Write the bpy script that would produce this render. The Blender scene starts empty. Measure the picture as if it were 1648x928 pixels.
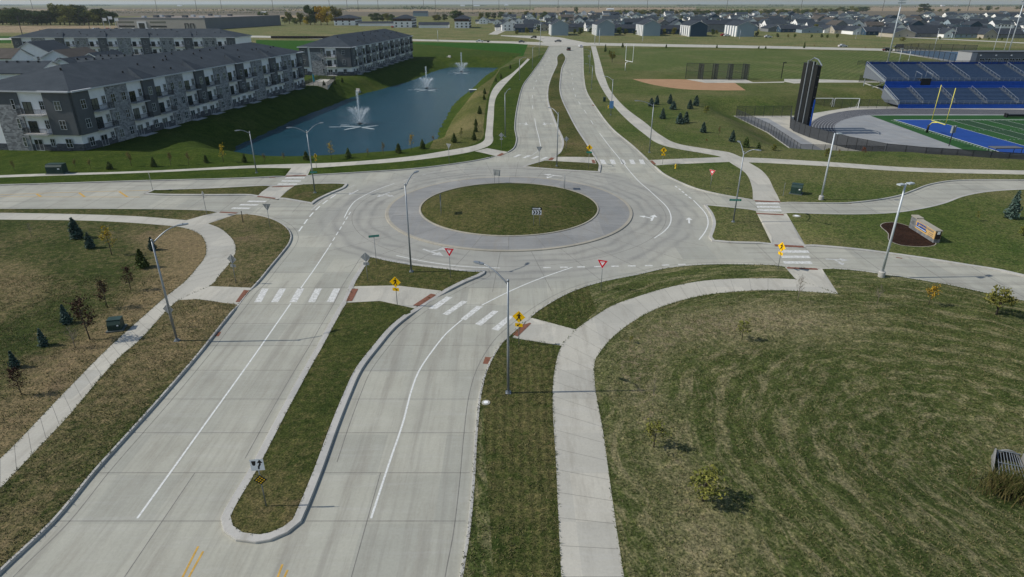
import bpy, bmesh, math, random
import numpy as np
from mathutils import Vector, Matrix
from mathutils.geometry import delaunay_2d_cdt
R = math.radians
SC = bpy.context.scene
COL = SC.collection
# ------------------------------------------------------------------ camera
CH = 26.0; FP = 1007.0; PITCH = math.atan(459/1007.0)
SP, CP = math.sin(PITCH), math.cos(PITCH)
cam = bpy.data.cameras.new('camera'); co = bpy.data.objects.new('camera', cam); COL.objects.link(co)
cam.sensor_width = 36; cam.lens = FP/1648*36; cam.clip_start = 0.5; cam.clip_end = 60000
co.location = (0, 0, CH); co.rotation_euler = (R(90)-PITCH, 0, 0)
SC.camera = co
# ------------------------------------------------------------------ light
SUN_EL = R(42); SUN_AZ = R(-92)      # azimuth from +Y clockwise: the sun stands to the left of the picture
w = bpy.data.worlds.new('World'); SC.world = w; w.use_nodes = True
nt = w.node_tree; bg = nt.nodes['Background']
sky = nt.nodes.new('ShaderNodeTexSky'); sky.sky_type = 'NISHITA'; sky.sun_disc = False
sky.sun_elevation = SUN_EL; sky.sun_rotation = SUN_AZ; sky.air_density = 1.2; sky.dust_density = 1.0; sky.ozone_density = 1.5
nt.links.new(sky.outputs[0], bg.inputs[0]); bg.inputs[1].default_value = 0.13
sl = bpy.data.lights.new('sun', 'SUN'); so = bpy.data.objects.new('sun', sl); COL.objects.link(so)
sl.energy = 4.6; sl.angle = R(0.53); sl.color = (1, 0.94, 0.84)
sd = Vector((math.sin(SUN_AZ)*math.cos(SUN_EL), math.cos(SUN_AZ)*math.cos(SUN_EL), math.sin(SUN_EL)))
so.rotation_euler = sd.to_track_quat('Z', 'Y').to_euler(); so.location = (-60, 40, 80)
vs = SC.view_settings; vs.view_transform = 'Standard'; vs.look = 'None'; vs.gamma = 1; vs.exposure = -0.42
SC.render.engine = 'CYCLES'
SC.cycles.max_bounces = 5; SC.cycles.diffuse_bounces = 3; SC.cycles.transparent_max_bounces = 16
# ------------------------------------------------------------------ helpers
random.seed(7); RNG = np.random.default_rng(7)
def P(x, y, z=0.15):
    v = y-464; t = (CH-z)/(FP*SP+v*CP)
    return ((x-824)*t, (FP*CP-v*SP)*t)
def ztop(Y, ty):
    v = ty-464
    return CH-Y*(FP*SP+v*CP)/(FP*CP-v*SP)
def wp(p, z=0.15):
    return (p[1], p[2]) if p[0] == 'w' else P(p[0], p[1], z)
def smooth(pts, step=0.8, closed=False):
    p = [np.array(q, float) for q in pts]; n = len(p); out = []
    rng = range(n if closed else n-1)
    for i in rng:
        a, b = p[i], p[(i+1) % n]
        z0 = p[(i-1) % n] if (closed or i > 0) else a-(b-a)
        z1 = p[(i+2) % n] if (closed or i < n-2) else b+(b-a)
        L = np.linalg.norm(b-a)
        if L < 1e-6: continue
        # corner guard: no overshoot at sharp turns
        def tan(u, v_, w_):
            d1 = (v_-u)/(np.linalg.norm(v_-u)+1e-9); d2 = (w_-v_)/(np.linalg.norm(w_-v_)+1e-9)
            c_ = float(d1@d2); k = max(0, min(1, (c_-0.3)/0.4))
            return (d1+d2)/2*k, k
        m0, k0 = tan(z0, a, b); m1, k1 = tan(a, b, z1)
        if k0 == 0: m0 = (b-a)/L
        if k1 == 0: m1 = (b-a)/L
        m = max(1, int(L/max(step, L/40)))
        for j in range(m):
            t = j/m; t2 = t*t; t3 = t2*t
            out.append(tuple((2*t3-3*t2+1)*a+(t3-2*t2+t)*m0*L+(-2*t3+3*t2)*b+(t3-t2)*m1*L))
    if not closed: out.append(tuple(p[-1]))
    return out
def S(px, step=0.8, z=0.15, closed=False): return smooth([wp(q, z) for q in px], step, closed)
def pip(X, Y, poly):
    X = np.asarray(X, float); Y = np.asarray(Y, float); ins = np.zeros(X.shape, bool)
    pl = np.array(poly); x0, y0 = pl[:, 0], pl[:, 1]; x1, y1 = np.roll(x0, -1), np.roll(y0, -1)
    for a, b, c_, d in zip(x0, y0, x1, y1):
        if b == d: continue
        ins ^= ((b > Y) != (d > Y)) & (X < (c_-a)*(Y-b)/(d-b)+a)
    return ins
def dist_poly(X, Y, poly):
    X = np.asarray(X, float); Y = np.asarray(Y, float); D = np.full(X.shape, 1e9)
    pl = np.array(poly)
    for a, b in zip(pl, np.roll(pl, -1, 0)):
        d = b-a; L = d@d+1e-12
        t = np.clip(((X-a[0])*d[0]+(Y-a[1])*d[1])/L, 0, 1)
        D = np.minimum(D, np.hypot(X-a[0]-t*d[0], Y-a[1]-t*d[1]))
    return D
def ss(x): x = np.clip(x, 0, 1); return x*x*(3-2*x)
# ------------------------------------------------------------------ materials
MATS = {}
class NB:
    def __init__(s, name):
        s.m = bpy.data.materials.new(name); s.m.use_nodes = True; s.t = s.m.node_tree
        s.b = s.t.nodes['Principled BSDF']; s.g = s.t.nodes.new('ShaderNodeNewGeometry')
        s.pos = s.g.outputs['Position']
    def n(s, ty, **k):
        q = s.t.nodes.new(ty)
        for a, b in k.items(): setattr(q, a, b)
        return q
    def l(s, a, b): s.t.links.new(a, b)
    def mapping(s, scale=(1, 1, 1), rot=(0, 0, 0), loc=(0, 0, 0), src=None):
        m = s.n('ShaderNodeMapping'); m.inputs['Scale'].default_value = scale; m.inputs['Rotation'].default_value = rot
        m.inputs['Location'].default_value = loc; s.l(src or s.pos, m.inputs[0]); return m.outputs[0]
    def noise(s, scale, detail=4, rough=0.6, vec=None, dist=0):
        q = s.n('ShaderNodeTexNoise'); q.inputs['Scale'].default_value = scale; q.inputs['Detail'].default_value = detail
        q.inputs['Roughness'].default_value = rough; q.inputs['Distortion'].default_value = dist
        s.l(vec or s.pos, q.inputs['Vector']); return q.outputs[0]
    def ramp(s, f, stops):
        q = s.n('ShaderNodeValToRGB'); e = q.color_ramp.elements
        while len(e) < len(stops): e.new(0.5)
        for i, (p, c_) in enumerate(stops):
            e[i].position = p; e[i].color = (c_ if isinstance(c_, tuple) else (c_, c_, c_))+(1,) if not isinstance(c_, tuple) or len(c_) == 3 else c_
        s.l(f, q.inputs[0]); return q.outputs[0]
    def mix(s, f, a, b, mode='MIX'):
        q = s.n('ShaderNodeMix', data_type='RGBA', blend_type=mode)
        for i, v in ((0, f), (6, a), (7, b)):
            if isinstance(v, (int, float)): q.inputs[i].default_value = v
            elif isinstance(v, tuple): q.inputs[i].default_value = v+(1,)
            else: s.l(v, q.inputs[i])
        return q.outputs[2]
    def math(s, op, a, b=0):
        q = s.n('ShaderNodeMath', operation=op)
        for i, v in ((0, a), (1, b)):
            if isinstance(v, (int, float)): q.inputs[i].default_value = v
            else: s.l(v, q.inputs[i])
        return q.outputs[0]
    def bump(s, h, st=0.3, d=0.05):
        q = s.n('ShaderNodeBump'); q.inputs['Strength'].default_value = st; q.inputs['Distance'].default_value = d
        s.l(h, q.inputs['Height']); s.l(q.outputs[0], s.b.inputs['Normal'])
    def done(s, col=None, rough=0.9, spec=0.2):
        if col is not None: s.l(col, s.b.inputs['Base Color'])
        s.b.inputs['Roughness'].default_value = rough; s.b.inputs['Specular IOR Level'].default_value = spec
        return s.m
def M(name, col=(0.5, 0.5, 0.5), rough=0.7, var=0.12, scale=3.0, spec=0.3, metal=0, alpha=1.0, emit=0):
    if name in MATS: return MATS[name]
    b = NB(name)
    f = b.noise(scale, 5)
    lo = tuple(max(0, x*(1-var)) for x in col); hi = tuple(min(1, x*(1+var)) for x in col)
    c_ = b.ramp(f, [(0.3, lo), (0.7, hi)])
    b.done(c_, rough, spec); b.b.inputs['Metallic'].default_value = metal
    if alpha < 1:
        b.b.inputs['Alpha'].default_value = alpha
    if emit: b.l(c_, b.b.inputs['Emission Color']); b.b.inputs['Emission Strength'].default_value = emit
    MATS[name] = b.m; return b.m
def grass(name, g1, g2, tan, dirt=None, tan_amt=0.5, fine=9.0, rings=None, stripes=None, bare=0.0, stretch=(1, 1, 1)):
    b = NB(name)
    big = b.noise(0.045, 4, 0.55); med = b.noise(0.35, 6, 0.7); fin = b.noise(fine, 4, 0.75, vec=b.mapping(stretch)); vf = b.noise(1.7, 6, 0.75)
    c_ = b.mix(b.ramp(med, [(0.35, 0.0), (0.65, 1.0)]), g1, g2)
    t = b.math('ADD', b.math('MULTIPLY', big, 0.8), b.math('MULTIPLY', vf, 0.75))
    t = b.math('ADD', t, b.math('MULTIPLY', fin, 0.35))
    at_ = b.n('ShaderNodeAttribute', attribute_name='dry'); dry = at_.outputs['Fac']
    t = b.math('ADD', t, b.math('MULTIPLY', dry, 0.33))
    lo = 1.32-tan_amt*0.75
    tm = b.ramp(b.math('SUBTRACT', t, lo-0.5), [(0.38, 0.0), (0.66, 1.0)])
    if rings:
        cx, cy, wl = rings
        sp = b.n('ShaderNodeSeparateXYZ'); b.l(b.pos, sp.inputs[0])
        dx = b.math('SUBTRACT', sp.outputs[0], cx); dy = b.math('SUBTRACT', sp.outputs[1], cy); dyp = b.math('MAXIMUM', dy, 0.0)
        dyn = b.math('MINIMUM', dy, 0.0); dx2 = b.math('SUBTRACT', dx, b.math('MULTIPLY', dyn, -0.25))
        rad = b.math('SQRT', b.math('ADD', b.math('MULTIPLY', dx2, dx2), b.math('MULTIPLY', dyp, dyp)))
        rad = b.math('ADD', rad, b.math('MULTIPLY', b.noise(0.12, 3), 3.0))
        tang = b.math('ADD', b.math('MULTIPLY', b.math('ARCTAN2', dyp, dx2), 16.0), dyn)
        cb = b.n('ShaderNodeCombineXYZ'); b.l(b.math('MULTIPLY', rad, 1.5), cb.inputs[0]); b.l(b.math('MULTIPLY', tang, 0.36), cb.inputs[1])
        sn = b.noise(1.0, 5, 0.72, vec=cb.outputs[0], dist=0.3)
        wr = b.math('SINE', b.math('MULTIPLY', rad, 2*math.pi/2.3)); wr = b.math('MULTIPLY', wr, b.ramp(b.noise(0.09, 3, 0.6), [(0.4, 0.25), (0.65, 1.0)]))
        rr = b.ramp(b.math('ADD', b.math('ADD', sn, b.math('MULTIPLY', wr, 0.075)), b.math('MULTIPLY', fin, 0.30)), [(0.62, 0.0), (0.80, 1.0)])
        tm = b.math('MAXIMUM', b.math('MULTIPLY', tm, 0.75), b.math('MULTIPLY', rr, wl))
        ft = b.noise(2.6, 5, 0.8, vec=b.mapping((1, 1, 1), loc=(5, 1, 0))); tm = b.math('MAXIMUM', tm, b.math('MULTIPLY', b.ramp(ft, [(0.56, 0.0), (0.68, 1.0)]), 0.45))
        dk = b.ramp(sn, [(0.32, 1.0), (0.46, 0.0)]); c_ = b.mix(b.math('MULTIPLY', dk, 0.6), c_, (0.030, 0.045, 0.014))
    c_ = b.mix(tm, c_, tan)
    if dirt:
        dm = b.ramp(b.noise(0.11, 5, 0.7, vec=b.mapping(loc=(31, 17, 3))), [(0.60-bare, 0.0), (0.70-bare, 1.0)])
        dm = b.math('MAXIMUM', dm, b.ramp(b.math('ADD', dry, b.math('MULTIPLY', b.math('SUBTRACT', vf, 0.5), 2.8)), [(0.85, 0.0), (1.25, 0.6)]))
        dm = b.math('MULTIPLY', dm, b.ramp(fin, [(0.3, 0.3), (0.6, 1.0)]))
        c_ = b.mix(dm, c_, dirt)
    if stripes:
        ang, sc_, amt = stripes
        wv = b.n('ShaderNodeTexWave', wave_type='BANDS', bands_direction='X'); wv.inputs['Scale'].default_value = sc_
        wv.inputs['Distortion'].default_value = 0.6; b.l(b.mapping(rot=(0, 0, ang)), wv.inputs['Vector'])
        c_ = b.mix(b.math('MULTIPLY', wv.outputs[0], amt), c_, (1.0, 1.0, 0.9), 'SOFT_LIGHT')
    fc = b.ramp(fin, [(0.28, (0.30, 0.31, 0.30)), (0.5, (0.95, 0.95, 0.95)), (0.72, (1.65, 1.6, 1.5))])
    c_ = b.mix(1.0, c_, fc, 'MULTIPLY')
    cl = b.noise(2.4, 5, 0.8, vec=b.mapping(loc=(7, 3, 1))); c_ = b.mix(1.0, c_, b.ramp(cl, [(0.34, (0.60, 0.64, 0.60)), (0.5, (1.0, 1.0, 1.0)), (0.68, (1.45, 1.38, 1.28))]), 'MULTIPLY')
    b.bump(b.math('ADD', fin, b.math('MULTIPLY', vf, 2.0)), 0.7, 0.10)
    MATS[name] = b.done(c_, 1.0, 0.05); return b.m
def concrete(name, c1, c2, stain=0.0, rough=0.85, rings=False):
    b = NB(name)
    f = b.noise(0.25, 7, 0.65); f2 = b.noise(6.0, 4, 0.7)
    c_ = b.mix(b.ramp(f, [(0.3, 0.0), (0.7, 1.0)]), c1, c2)
    # slab to slab tone differences
    br = b.n('ShaderNodeTexBrick'); br.offset = 0; br.inputs['Scale'].default_value = 1; br.inputs['Brick Width'].default_value = 3.9; br.inputs['Row Height'].default_value = 3.9
    br.inputs['Color1'].default_value = (0.86, 0.87, 0.88, 1); br.inputs['Color2'].default_value = (1.08, 1.07, 1.05, 1); br.inputs['Mortar'].default_value = (1, 1, 1, 1); br.inputs['Mortar Size'].default_value = 0
    b.l(b.mapping(loc=(0.4, 1.4, 0)), br.inputs['Vector'])
    c_ = b.mix(0.9, c_, br.outputs[0], 'MULTIPLY')
    c_ = b.mix(0.7, c_, b.ramp(f2, [(0.3, (0.9, 0.9, 0.9)), (0.7, (1.08, 1.08, 1.07))]), 'MULTIPLY')
    st = b.noise(0.9, 6, 0.75, vec=b.mapping((1, 0.16, 1)))
    c_ = b.mix(b.math('MULTIPLY', b.ramp(st, [(0.50, 0.0), (0.78, 1.0)]), 0.65), c_, (0.25, 0.23, 0.19))
    pt = b.noise(3.2, 6, 0.85); c_ = b.mix(b.math('MULTIPLY', b.ramp(pt, [(0.62, 0.0), (0.72, 1.0)]), 0.45), c_, (0.20, 0.17, 0.13))
    ws = b.noise(1.3, 5, 0.8, vec=b.mapping((0.12, 1.5, 1)))
    c_ = b.mix(b.math('MULTIPLY', b.ramp(ws, [(0.5, 0.0), (0.75, 1.0)]), 0.25), c_, (0.5, 0.5, 0.49))
    if rings:
        sy = b.n('ShaderNodeSeparateXYZ'); b.l(b.pos, sy.inputs[0]); wv = b.noise(1.0, 4, 0.7, vec=b.mapping((1.1, 0.035, 1)))
        off = b.math('GREATER_THAN', b.math('ABSOLUTE', b.math('SUBTRACT', sy.outputs[1], 86.0)), 27.0)
        c_ = b.mix(b.math('MULTIPLY', b.math('MULTIPLY', b.ramp(wv, [(0.48, 0.0), (0.66, 1.0)]), off), 0.42), c_, (0.225, 0.215, 0.19))
        we = b.noise(1.0, 4, 0.7, vec=b.mapping((0.04, 0.9, 1), loc=(3, 9, 0))); onx = b.math('GREATER_THAN', b.math('ABSOLUTE', sy.outputs[0]), 27.0); onx = b.math('MULTIPLY', onx, b.math('LESS_THAN', sy.outputs[1], 130.0))
        onx = b.math('MULTIPLY', onx, b.math('GREATER_THAN', sy.outputs[1], 48.0)); c_ = b.mix(b.math('MULTIPLY', b.math('MULTIPLY', b.ramp(we, [(0.48, 0.0), (0.66, 1.0)]), onx), 0.45), c_, (0.21, 0.20, 0.18))
    if rings:       # rubber laid down by tyres along the circulating lanes
        mp = b.mapping(loc=(0.4, -84.2, 0)); ln = b.n('ShaderNodeVectorMath', operation='LENGTH'); b.l(mp, ln.inputs[0])
        r = b.math('ADD', ln.outputs['Value'], b.math('MULTIPLY', b.math('SUBTRACT', b.noise(0.06, 3), 0.5), 5.0))
        tot = None
        for rc, wd, am in ((18.6, 0.55, 0.55), (20.3, 0.5, 0.5), (23.2, 0.6, 0.5), (24.9, 0.5, 0.4)):
            d = b.math('ABSOLUTE', b.math('SUBTRACT', r, rc)); k = b.math('MAXIMUM', b.math('SUBTRACT', 1.0, b.math('DIVIDE', d, wd)), 0.0)
            k = b.math('MULTIPLY', k, am); tot = k if tot is None else b.math('ADD', tot, k)
        tot = b.math('MULTIPLY', tot, b.ramp(b.noise(0.13, 4), [(0.35, 0.1), (0.65, 1.0)]))
        inr = b.math('MULTIPLY', b.math('SUBTRACT', 27.5, ln.outputs['Value']), 0.25); inr.node.use_clamp = True
        c_ = b.mix(b.math('MULTIPLY', inr, 0.36), c_, (0.26, 0.26, 0.26))
        c_ = b.mix(b.math('MULTIPLY', tot, 0.85), c_, (0.12, 0.12, 0.125))
    b.bump(f2, 0.12, 0.01)
    MATS[name] = b.done(c_, rough, 0.25); return b.m
G_SW = grass('grass_rough', (0.034, 0.052, 0.015), (0.066, 0.082, 0.026), (0.215, 0.170, 0.095), (0.18, 0.135, 0.085), 0.42, 7, bare=0.0)
G_SE = grass('grass_meadow', (0.050, 0.074, 0.020), (0.090, 0.110, 0.036), (0.28, 0.245, 0.145), (0.225, 0.18, 0.125), 0.27, 6, rings=(31.0, 31.0, 0.68), bare=-0.06)
G_MED = grass('grass_island', (0.040, 0.059, 0.016), (0.070, 0.083, 0.025), (0.160, 0.134, 0.062), (0.16, 0.12, 0.07), 0.42, 8)
G_VERGE = grass('grass_verge', (0.032, 0.050, 0.013), (0.058, 0.072, 0.022), (0.135, 0.115, 0.055), None, 0.42, 9, stripes=(0, 0.55, 0.35))
G_LAWN = grass('grass_lawn', (0.032, 0.060, 0.009), (0.062, 0.090, 0.016), (0.12, 0.12, 0.04), None, 0.25, 8)
G_BANK = grass('grass_bank', (0.060, 0.080, 0.020), (0.105, 0.115, 0.035), (0.17, 0.15, 0.07), None, 0.5, 5)
G_NE = grass('grass_slope', (0.050, 0.084, 0.020), (0.095, 0.120, 0.036), (0.16, 0.150, 0.070), None, 0.45, 5)
G_FIELD = grass('grass_field', (0.062, 0.094, 0.030), (0.098, 0.120, 0.042), (0.145, 0.145, 0.070), None, 0.35, 3, stripes=(R(35), 0.12, 0.3))
G_CROP = grass('grass_crop', (0.022, 0.078, 0.010), (0.036, 0.105, 0.014), (0.05, 0.10, 0.02), None, 0.15, 2)
G_FAR = grass('grass_far', (0.088, 0.125, 0.042), (0.135, 0.155, 0.062), (0.20, 0.18, 0.09), None, 0.5, 0.7)
G_TANF = grass('stubble', (0.22, 0.175, 0.115), (0.28, 0.22, 0.145), (0.32, 0.255, 0.17), None, 0.5, 0.3)
G_BRN = grass('ploughed', (0.10, 0.10, 0.08), (0.145, 0.13, 0.10), (0.19, 0.16, 0.12), None, 0.5, 0.3)
C_ROAD = concrete('concrete_road', (0.345, 0.345, 0.298), (0.42, 0.42, 0.364), rings=True)
C_WALK = concrete('concrete_walk', (0.42, 0.408, 0.36), (0.49, 0.476, 0.42))
C_KERB = concrete('concrete_kerb', (0.40, 0.395, 0.375), (0.47, 0.465, 0.44))
C_APRON = concrete('apron_paving', (0.225, 0.23, 0.23), (0.285, 0.29, 0.285))
C_TAN = concrete('apron_edge', (0.33, 0.31, 0.255), (0.39, 0.365, 0.305))
C_GREY = concrete('court_paving', (0.25, 0.265, 0.28), (0.30, 0.315, 0.33))
# ------------------------------------------------------------------ mesh collector
class MB:
    def __init__(s): s.v = []; s.f = []; s.mi = []
    def add(s, vs_, fs, mi=0):
        o = len(s.v); s.v += [tuple(map(float, q)) for q in vs_]; s.f += [tuple(i+o for i in f) for f in fs]; s.mi += [mi]*len(fs)
    def box(s, x0, x1, y0, y1, z0, z1, mi=0, fn=None):
        vs_ = [(x, y, z) for z in (z0, z1) for y in (y0, y1) for x in (x0, x1)]
        if fn: vs_ = [fn(*q) for q in vs_]
        s.add(vs_, [(0, 2, 3, 1), (4, 5, 7, 6), (0, 1, 5, 4), (2, 6, 7, 3), (0, 4, 6, 2), (1, 3, 7, 5)], mi); return s
    def tube(s, pts, r, n=8, mi=0, caps=True):
        pts = [Vector(q) for q in pts]; rs = r if isinstance(r, (list, tuple)) else [r]*len(pts)
        vs_ = []; fs = []
        for i, p in enumerate(pts):
            d = (pts[min(i+1, len(pts)-1)]-pts[max(i-1, 0)]).normalized()
            a = d.cross(Vector((0, 0, 1)) if abs(d.z) < 0.9 else Vector((1, 0, 0))).normalized(); b = d.cross(a)
            for k in range(n):
                t = 2*math.pi*k/n; vs_.append(p+a*math.cos(t)*rs[i]+b*math.sin(t)*rs[i])
        for i in range(len(pts)-1):
            for k in range(n):
                k2 = (k+1) % n; fs.append((i*n+k, i*n+k2, (i+1)*n+k2, (i+1)*n+k))
        if caps: fs += [tuple(range(n))[::-1], tuple(range((len(pts)-1)*n, len(pts)*n))]
        s.add(vs_, fs, mi); return s
    def poly(s, pts, z0, z1, mi=0, fn=None):      # extruded polygon (x,y) between z0,z1
        n = len(pts); vs_ = [(x, y, z) for z in (z0, z1) for x, y in pts]
        if fn: vs_ = [fn(*q) for q in vs_]
        s.add(vs_, [tuple(range(n))[::-1], tuple(range(n, 2*n))]+[(i, (i+1) % n, n+(i+1) % n, n+i) for i in range(n)], mi); return s
    def build(s, name, mats, parent=None, sm=False):
        me = bpy.data.meshes.new(name); me.from_pydata(s.v, [], s.f)
        for m in (mats if isinstance(mats, (list, tuple)) else [mats]): me.materials.append(m)
        if any(s.mi): me.polygons.foreach_set('material_index', s.mi)
        if sm: me.polygons.foreach_set('use_smooth', [True]*len(s.f))
        me.update(); o = bpy.data.objects.new(name, me); COL.objects.link(o)
        if parent: o.parent = parent
        return o
def tag(o, label=None, cat=None, group=None, kind=None):
    if label: o['label'] = label
    if cat: o['category'] = cat
    if group: o['group'] = group
    if kind: o['kind'] = kind
    return o
def empty(name, loc, rz=0, label=None, cat=None, group=None, sc=1):
    o = bpy.data.objects.new(name, None); COL.objects.link(o); o.location = loc; o.rotation_euler = (0, 0, rz); o.scale = (sc, sc, sc) if not isinstance(sc, tuple) else sc
    o.empty_display_size = 0.3
    return tag(o, label, cat, group)
KIDS = {}
def kids(o):
    return [c for c in bpy.data.objects if c.parent == o]
def dup(root, loc, rz=0, sc=1, label=None, group=None, tree=None):
    r = root.copy(); COL.objects.link(r); r.location = loc; r.rotation_euler = (0, 0, rz); r.scale = sc if isinstance(sc, tuple) else (sc, sc, sc)
    if label: r['label'] = label
    if group: r['group'] = group
    def rec(src, dst):
        for ch in (KIDS.get(src.name) or kids(src)):
            c_ = ch.copy(); COL.objects.link(c_); c_.parent = dst; rec(ch, c_)
    if root.name not in KIDS:
        def reg(o): KIDS[o.name] = kids(o); [reg(k) for k in KIDS[o.name]]
        reg(root)
    rec(root, r); return r
ORD = 'first second third fourth fifth sixth seventh eighth ninth tenth eleventh twelfth thirteenth fourteenth fifteenth sixteenth seventeenth eighteenth nineteenth twentieth'.split()
def nth(i):
    if i < 20: return ORD[i]
    n = i+1; return str(n)+('th' if 10 <= n % 100 <= 20 else {1: 'st', 2: 'nd', 3: 'rd'}.get(n % 10, 'th'))
# ------------------------------------------------------------------ layout (traced on the ground plane, unprojected to metres)
K1 = S([(-300,334),(0,335),(225,335.5),(325,337.5),(350,339),(381,342.5),(412,345),(437,351),(457,361),(466,370),(469.5,380),(466,391),(454,407),(439,425),(412,457),(402,466),(384,489),(363,515),(348,534),(327,561),(260,639),(206,699),(153,758),(85,839.5),('w',-25.6,22.4),('w',-25.6,-8)])
K2 = S([('w',-2.5,-8),(740,927),(751,861),(759,782),(765,691),(771,635),(781,596),(797,564),(814,541),(834,523),(851,509),(886,485),(924,466),(969,452),(1024,441),(1074,430),(1136,424.5),(1236,425),(1261,426),(1323,430),(1386,435),(1423,440.5),(1473,448),(1536,459),(1598,472.5),(1648,482.5),(1760,510),(1950,560)])
EB1 = S([(2300,312),(1950,305),(1648,305),(1586,309),(1548,316),(1516,327.5),(1486,335),(1436,342.5),(1373,345),(1311,344),(1266,342),(1216,338),(1175,334),(1145,331),(1133,330)], z=0)
EB2 = S([(1133,331),(1143,345),(1147,360),(1144,373),(1141,383),(1146,388.5),(1170,391),(1236,393),(1298,396),(1376,402.5),(1436,410),(1498,419),(1561,429),(1611,437),(1648,445.5),(1760,468),(1950,512),(2300,600)], z=0)
K4 = S([(2300,296),(1950,290),(1648,289),(1536,290),(1498,296),(1473,305),(1448,314),(1411,321),(1361,326),(1311,326),(1258,324.5),(1215,321),(1174,315),(1124,304),(1094,292.5),(1069,280),(1054,267.5),(1041.5,256),(1019,235),(986,207.5),(959,172.5),(944,147.5),(939.5,125),(938.5,95),(938,73.5)])
K5 = S([(884,73.5),(872,95),(854,120),(843,135),(834,165),(829,205),(831.5,228),(825,240),(812,246.5),(797,250.5),(774,256),(722,264),(662,271),(587,276),(499,281),(459,282.5),(412,285),(200,291),(0,297),(-300,301)])
N_ISL = S([(902,86),(895,105),(884,130),(880.5,145),(881,165),(888,185),(896.5,207.5),(904,226),(903,238),(897,248),(885,255),(866,261),(849,266),(841,269),(860,271),(949,277),(966,277.5),(967,264),(959,252.5),(946.5,232.5),(931.5,210),(916.5,182.5),(905,157.5),(902,142.5),(903,125),(905,110),(911,92.5),(906,85)], z=0, closed=True)
W_ISL = S([(232,312.5),(247,306),(340,303),(432,298.5),(476,297),(547,295.5),(559.5,296.5),(556,302),(533,312),(512,322.5),(503,329),(497,328),(449.5,320),(412,315.5),(330,315),(250,314)], z=0, closed=True)
S_ISL = S([(599.5,413),(619.5,417.5),(662,425),(720,432),(757,436),(781,436.5),(780,441),(750,455),(714.5,473),(695,483),(679.5,495),(657,511),(637,527.5),(609.5,560),(582.5,596),(564.7,635),(542.8,691),(519,758),(497,814),(485,841.5),(463.5,859),(435.8,871),(412,875),(380.6,871),(360.8,857),(356,837.6),(362.8,821.7),(396.5,766),(451.6,663),(491,591.7),(509.5,560),(527,527.5),(550.7,485),(562,460),(584.5,423.7),(590,414)], z=0, closed=True)
ROAD = K1+K2+[('x')]  # placeholder
ROAD = K1+K2+[(400, 40), (400, 100)]+K4+K5+[(-260, 90)]
EBLK = EB1+EB2+[(300, 60)]
CX, CY = -0.4, 84.2
def circ(r, n=96, cx=CX, cy=CY): return [(cx+r*math.cos(2*math.pi*i/n), cy+r*math.sin(2*math.pi*i/n)) for i in range(n)]
APR = circ(16.65); ISL = circ(12.3)
ZW = -4.0
POND = S([(385,237),(395,246),(412,249),(512,252),(587,247.5),(662,240),(692,231),(702,210),(714.5,187.5),(727,167.5),(754.5,146),(787,125),(803,109),(724.5,108),(707,112.5),(667,129),(644.5,136),(567,157.5),(537,170),(487,189),(412,224)], 2.0, z=ZW, closed=True)
ZS = -3.5
STAD = [P(x, y, ZS) for x, y in ((1180,186),(1282,186),(1378,171),(1395,171),(1460,171),(1900,171),(1900,272),(1648,268),(1561,262),(1486,257),(1423,252),(1325,250),(1285,249),(1234,213))]
RAMPS = [P(*q) for q in ((366,341),(393,477),(838,527),(1292,429),(1236,321),(1240,342),(1268,394),(1050,261),(806,248),(477,282),(455,299),(428,316),(888,253),(961,258),(565,473),(683,483))]
DIPS = [(33.0, 29.0, 11.0, 1.7)]
def height(X, Y):
    X = np.asarray(X, float); Y = np.asarray(Y, float)
    h = np.full(X.shape, 0.15)
    for rx, ry in RAMPS:
        h = np.minimum(h, 0.012+0.138*ss((np.hypot(X-rx, Y-ry)-1.6)/1.6))
    for cx, cy, r, d in DIPS: h = h-d*np.exp(-((X-cx)**2+(Y-cy)**2)/(r*r))
    # dry swale beside the culvert, gentle roll of the fields
    m = ((X > -110) & (X < 40) & (Y > 80) & (Y < 360))
    if m.any():
        d = dist_poly(X[m], Y[m], POND); ins = pip(X[m], Y[m], POND)
        xm, ym = X[m], Y[m]; pc = -40+(ym-150)*.18
        wdt = np.where(xm < pc, 12.0, 11.0-7.0*ss((ym-190)/80)); near = ss((158-ym)/22)*ss((xm+66)/8)*ss((-14-xm)/8); wdt = wdt+(20-wdt)*near
        hh = np.where(ins, -4.15-0.5*ss(d/3), -4.15+4.3*ss(d/wdt)); h[m] = np.minimum(h[m], hh)
    m = ((X > 40) & (Y > 90) & (Y < 230))
    if m.any():
        d = dist_poly(X[m], Y[m], STAD); ins = pip(X[m], Y[m], STAD)
        h[m] = np.where(ins, ZS, ZS+(0.15-ZS)*ss(d/13.0))
    r = np.hypot(X-CX, Y-CY); m = r < 16.6
    h[m] = np.where(r[m] < 12.28, 0.30+0.75*(1-(r[m]/12.3)**2), 0.10+0.12*(16.65-r[m])/4.35)
    # low mound by the pond's west end, berm north-west
    for cx, cy, rr, a in ((P(345,243)[0], P(345,243)[1], 6.0, 1.1), (P(120,258)[0], P(120,258)[1], 9.0, 0.5)):
        h = h+a*np.exp(-((X-cx)**2+(Y-cy)**2)/(rr*rr))
    return h
def h1(x, y): return float(height(np.array([x]), np.array([y]))[0])
def G(px, py, it=12):                         # where a picture point meets the terrain
    z = 0.15
    for _ in range(it):
        x, y = P(px, py, z); z = 0.5*z+0.5*h1(x, y)
    x, y = P(px, py, z); return Vector((x, y, h1(x, y)))
def poly(px, z=0.15, st=1.0): return S(px, st, z, True)
def rp(px, z=0.15): return [wp(q, z) for q in px]
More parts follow.
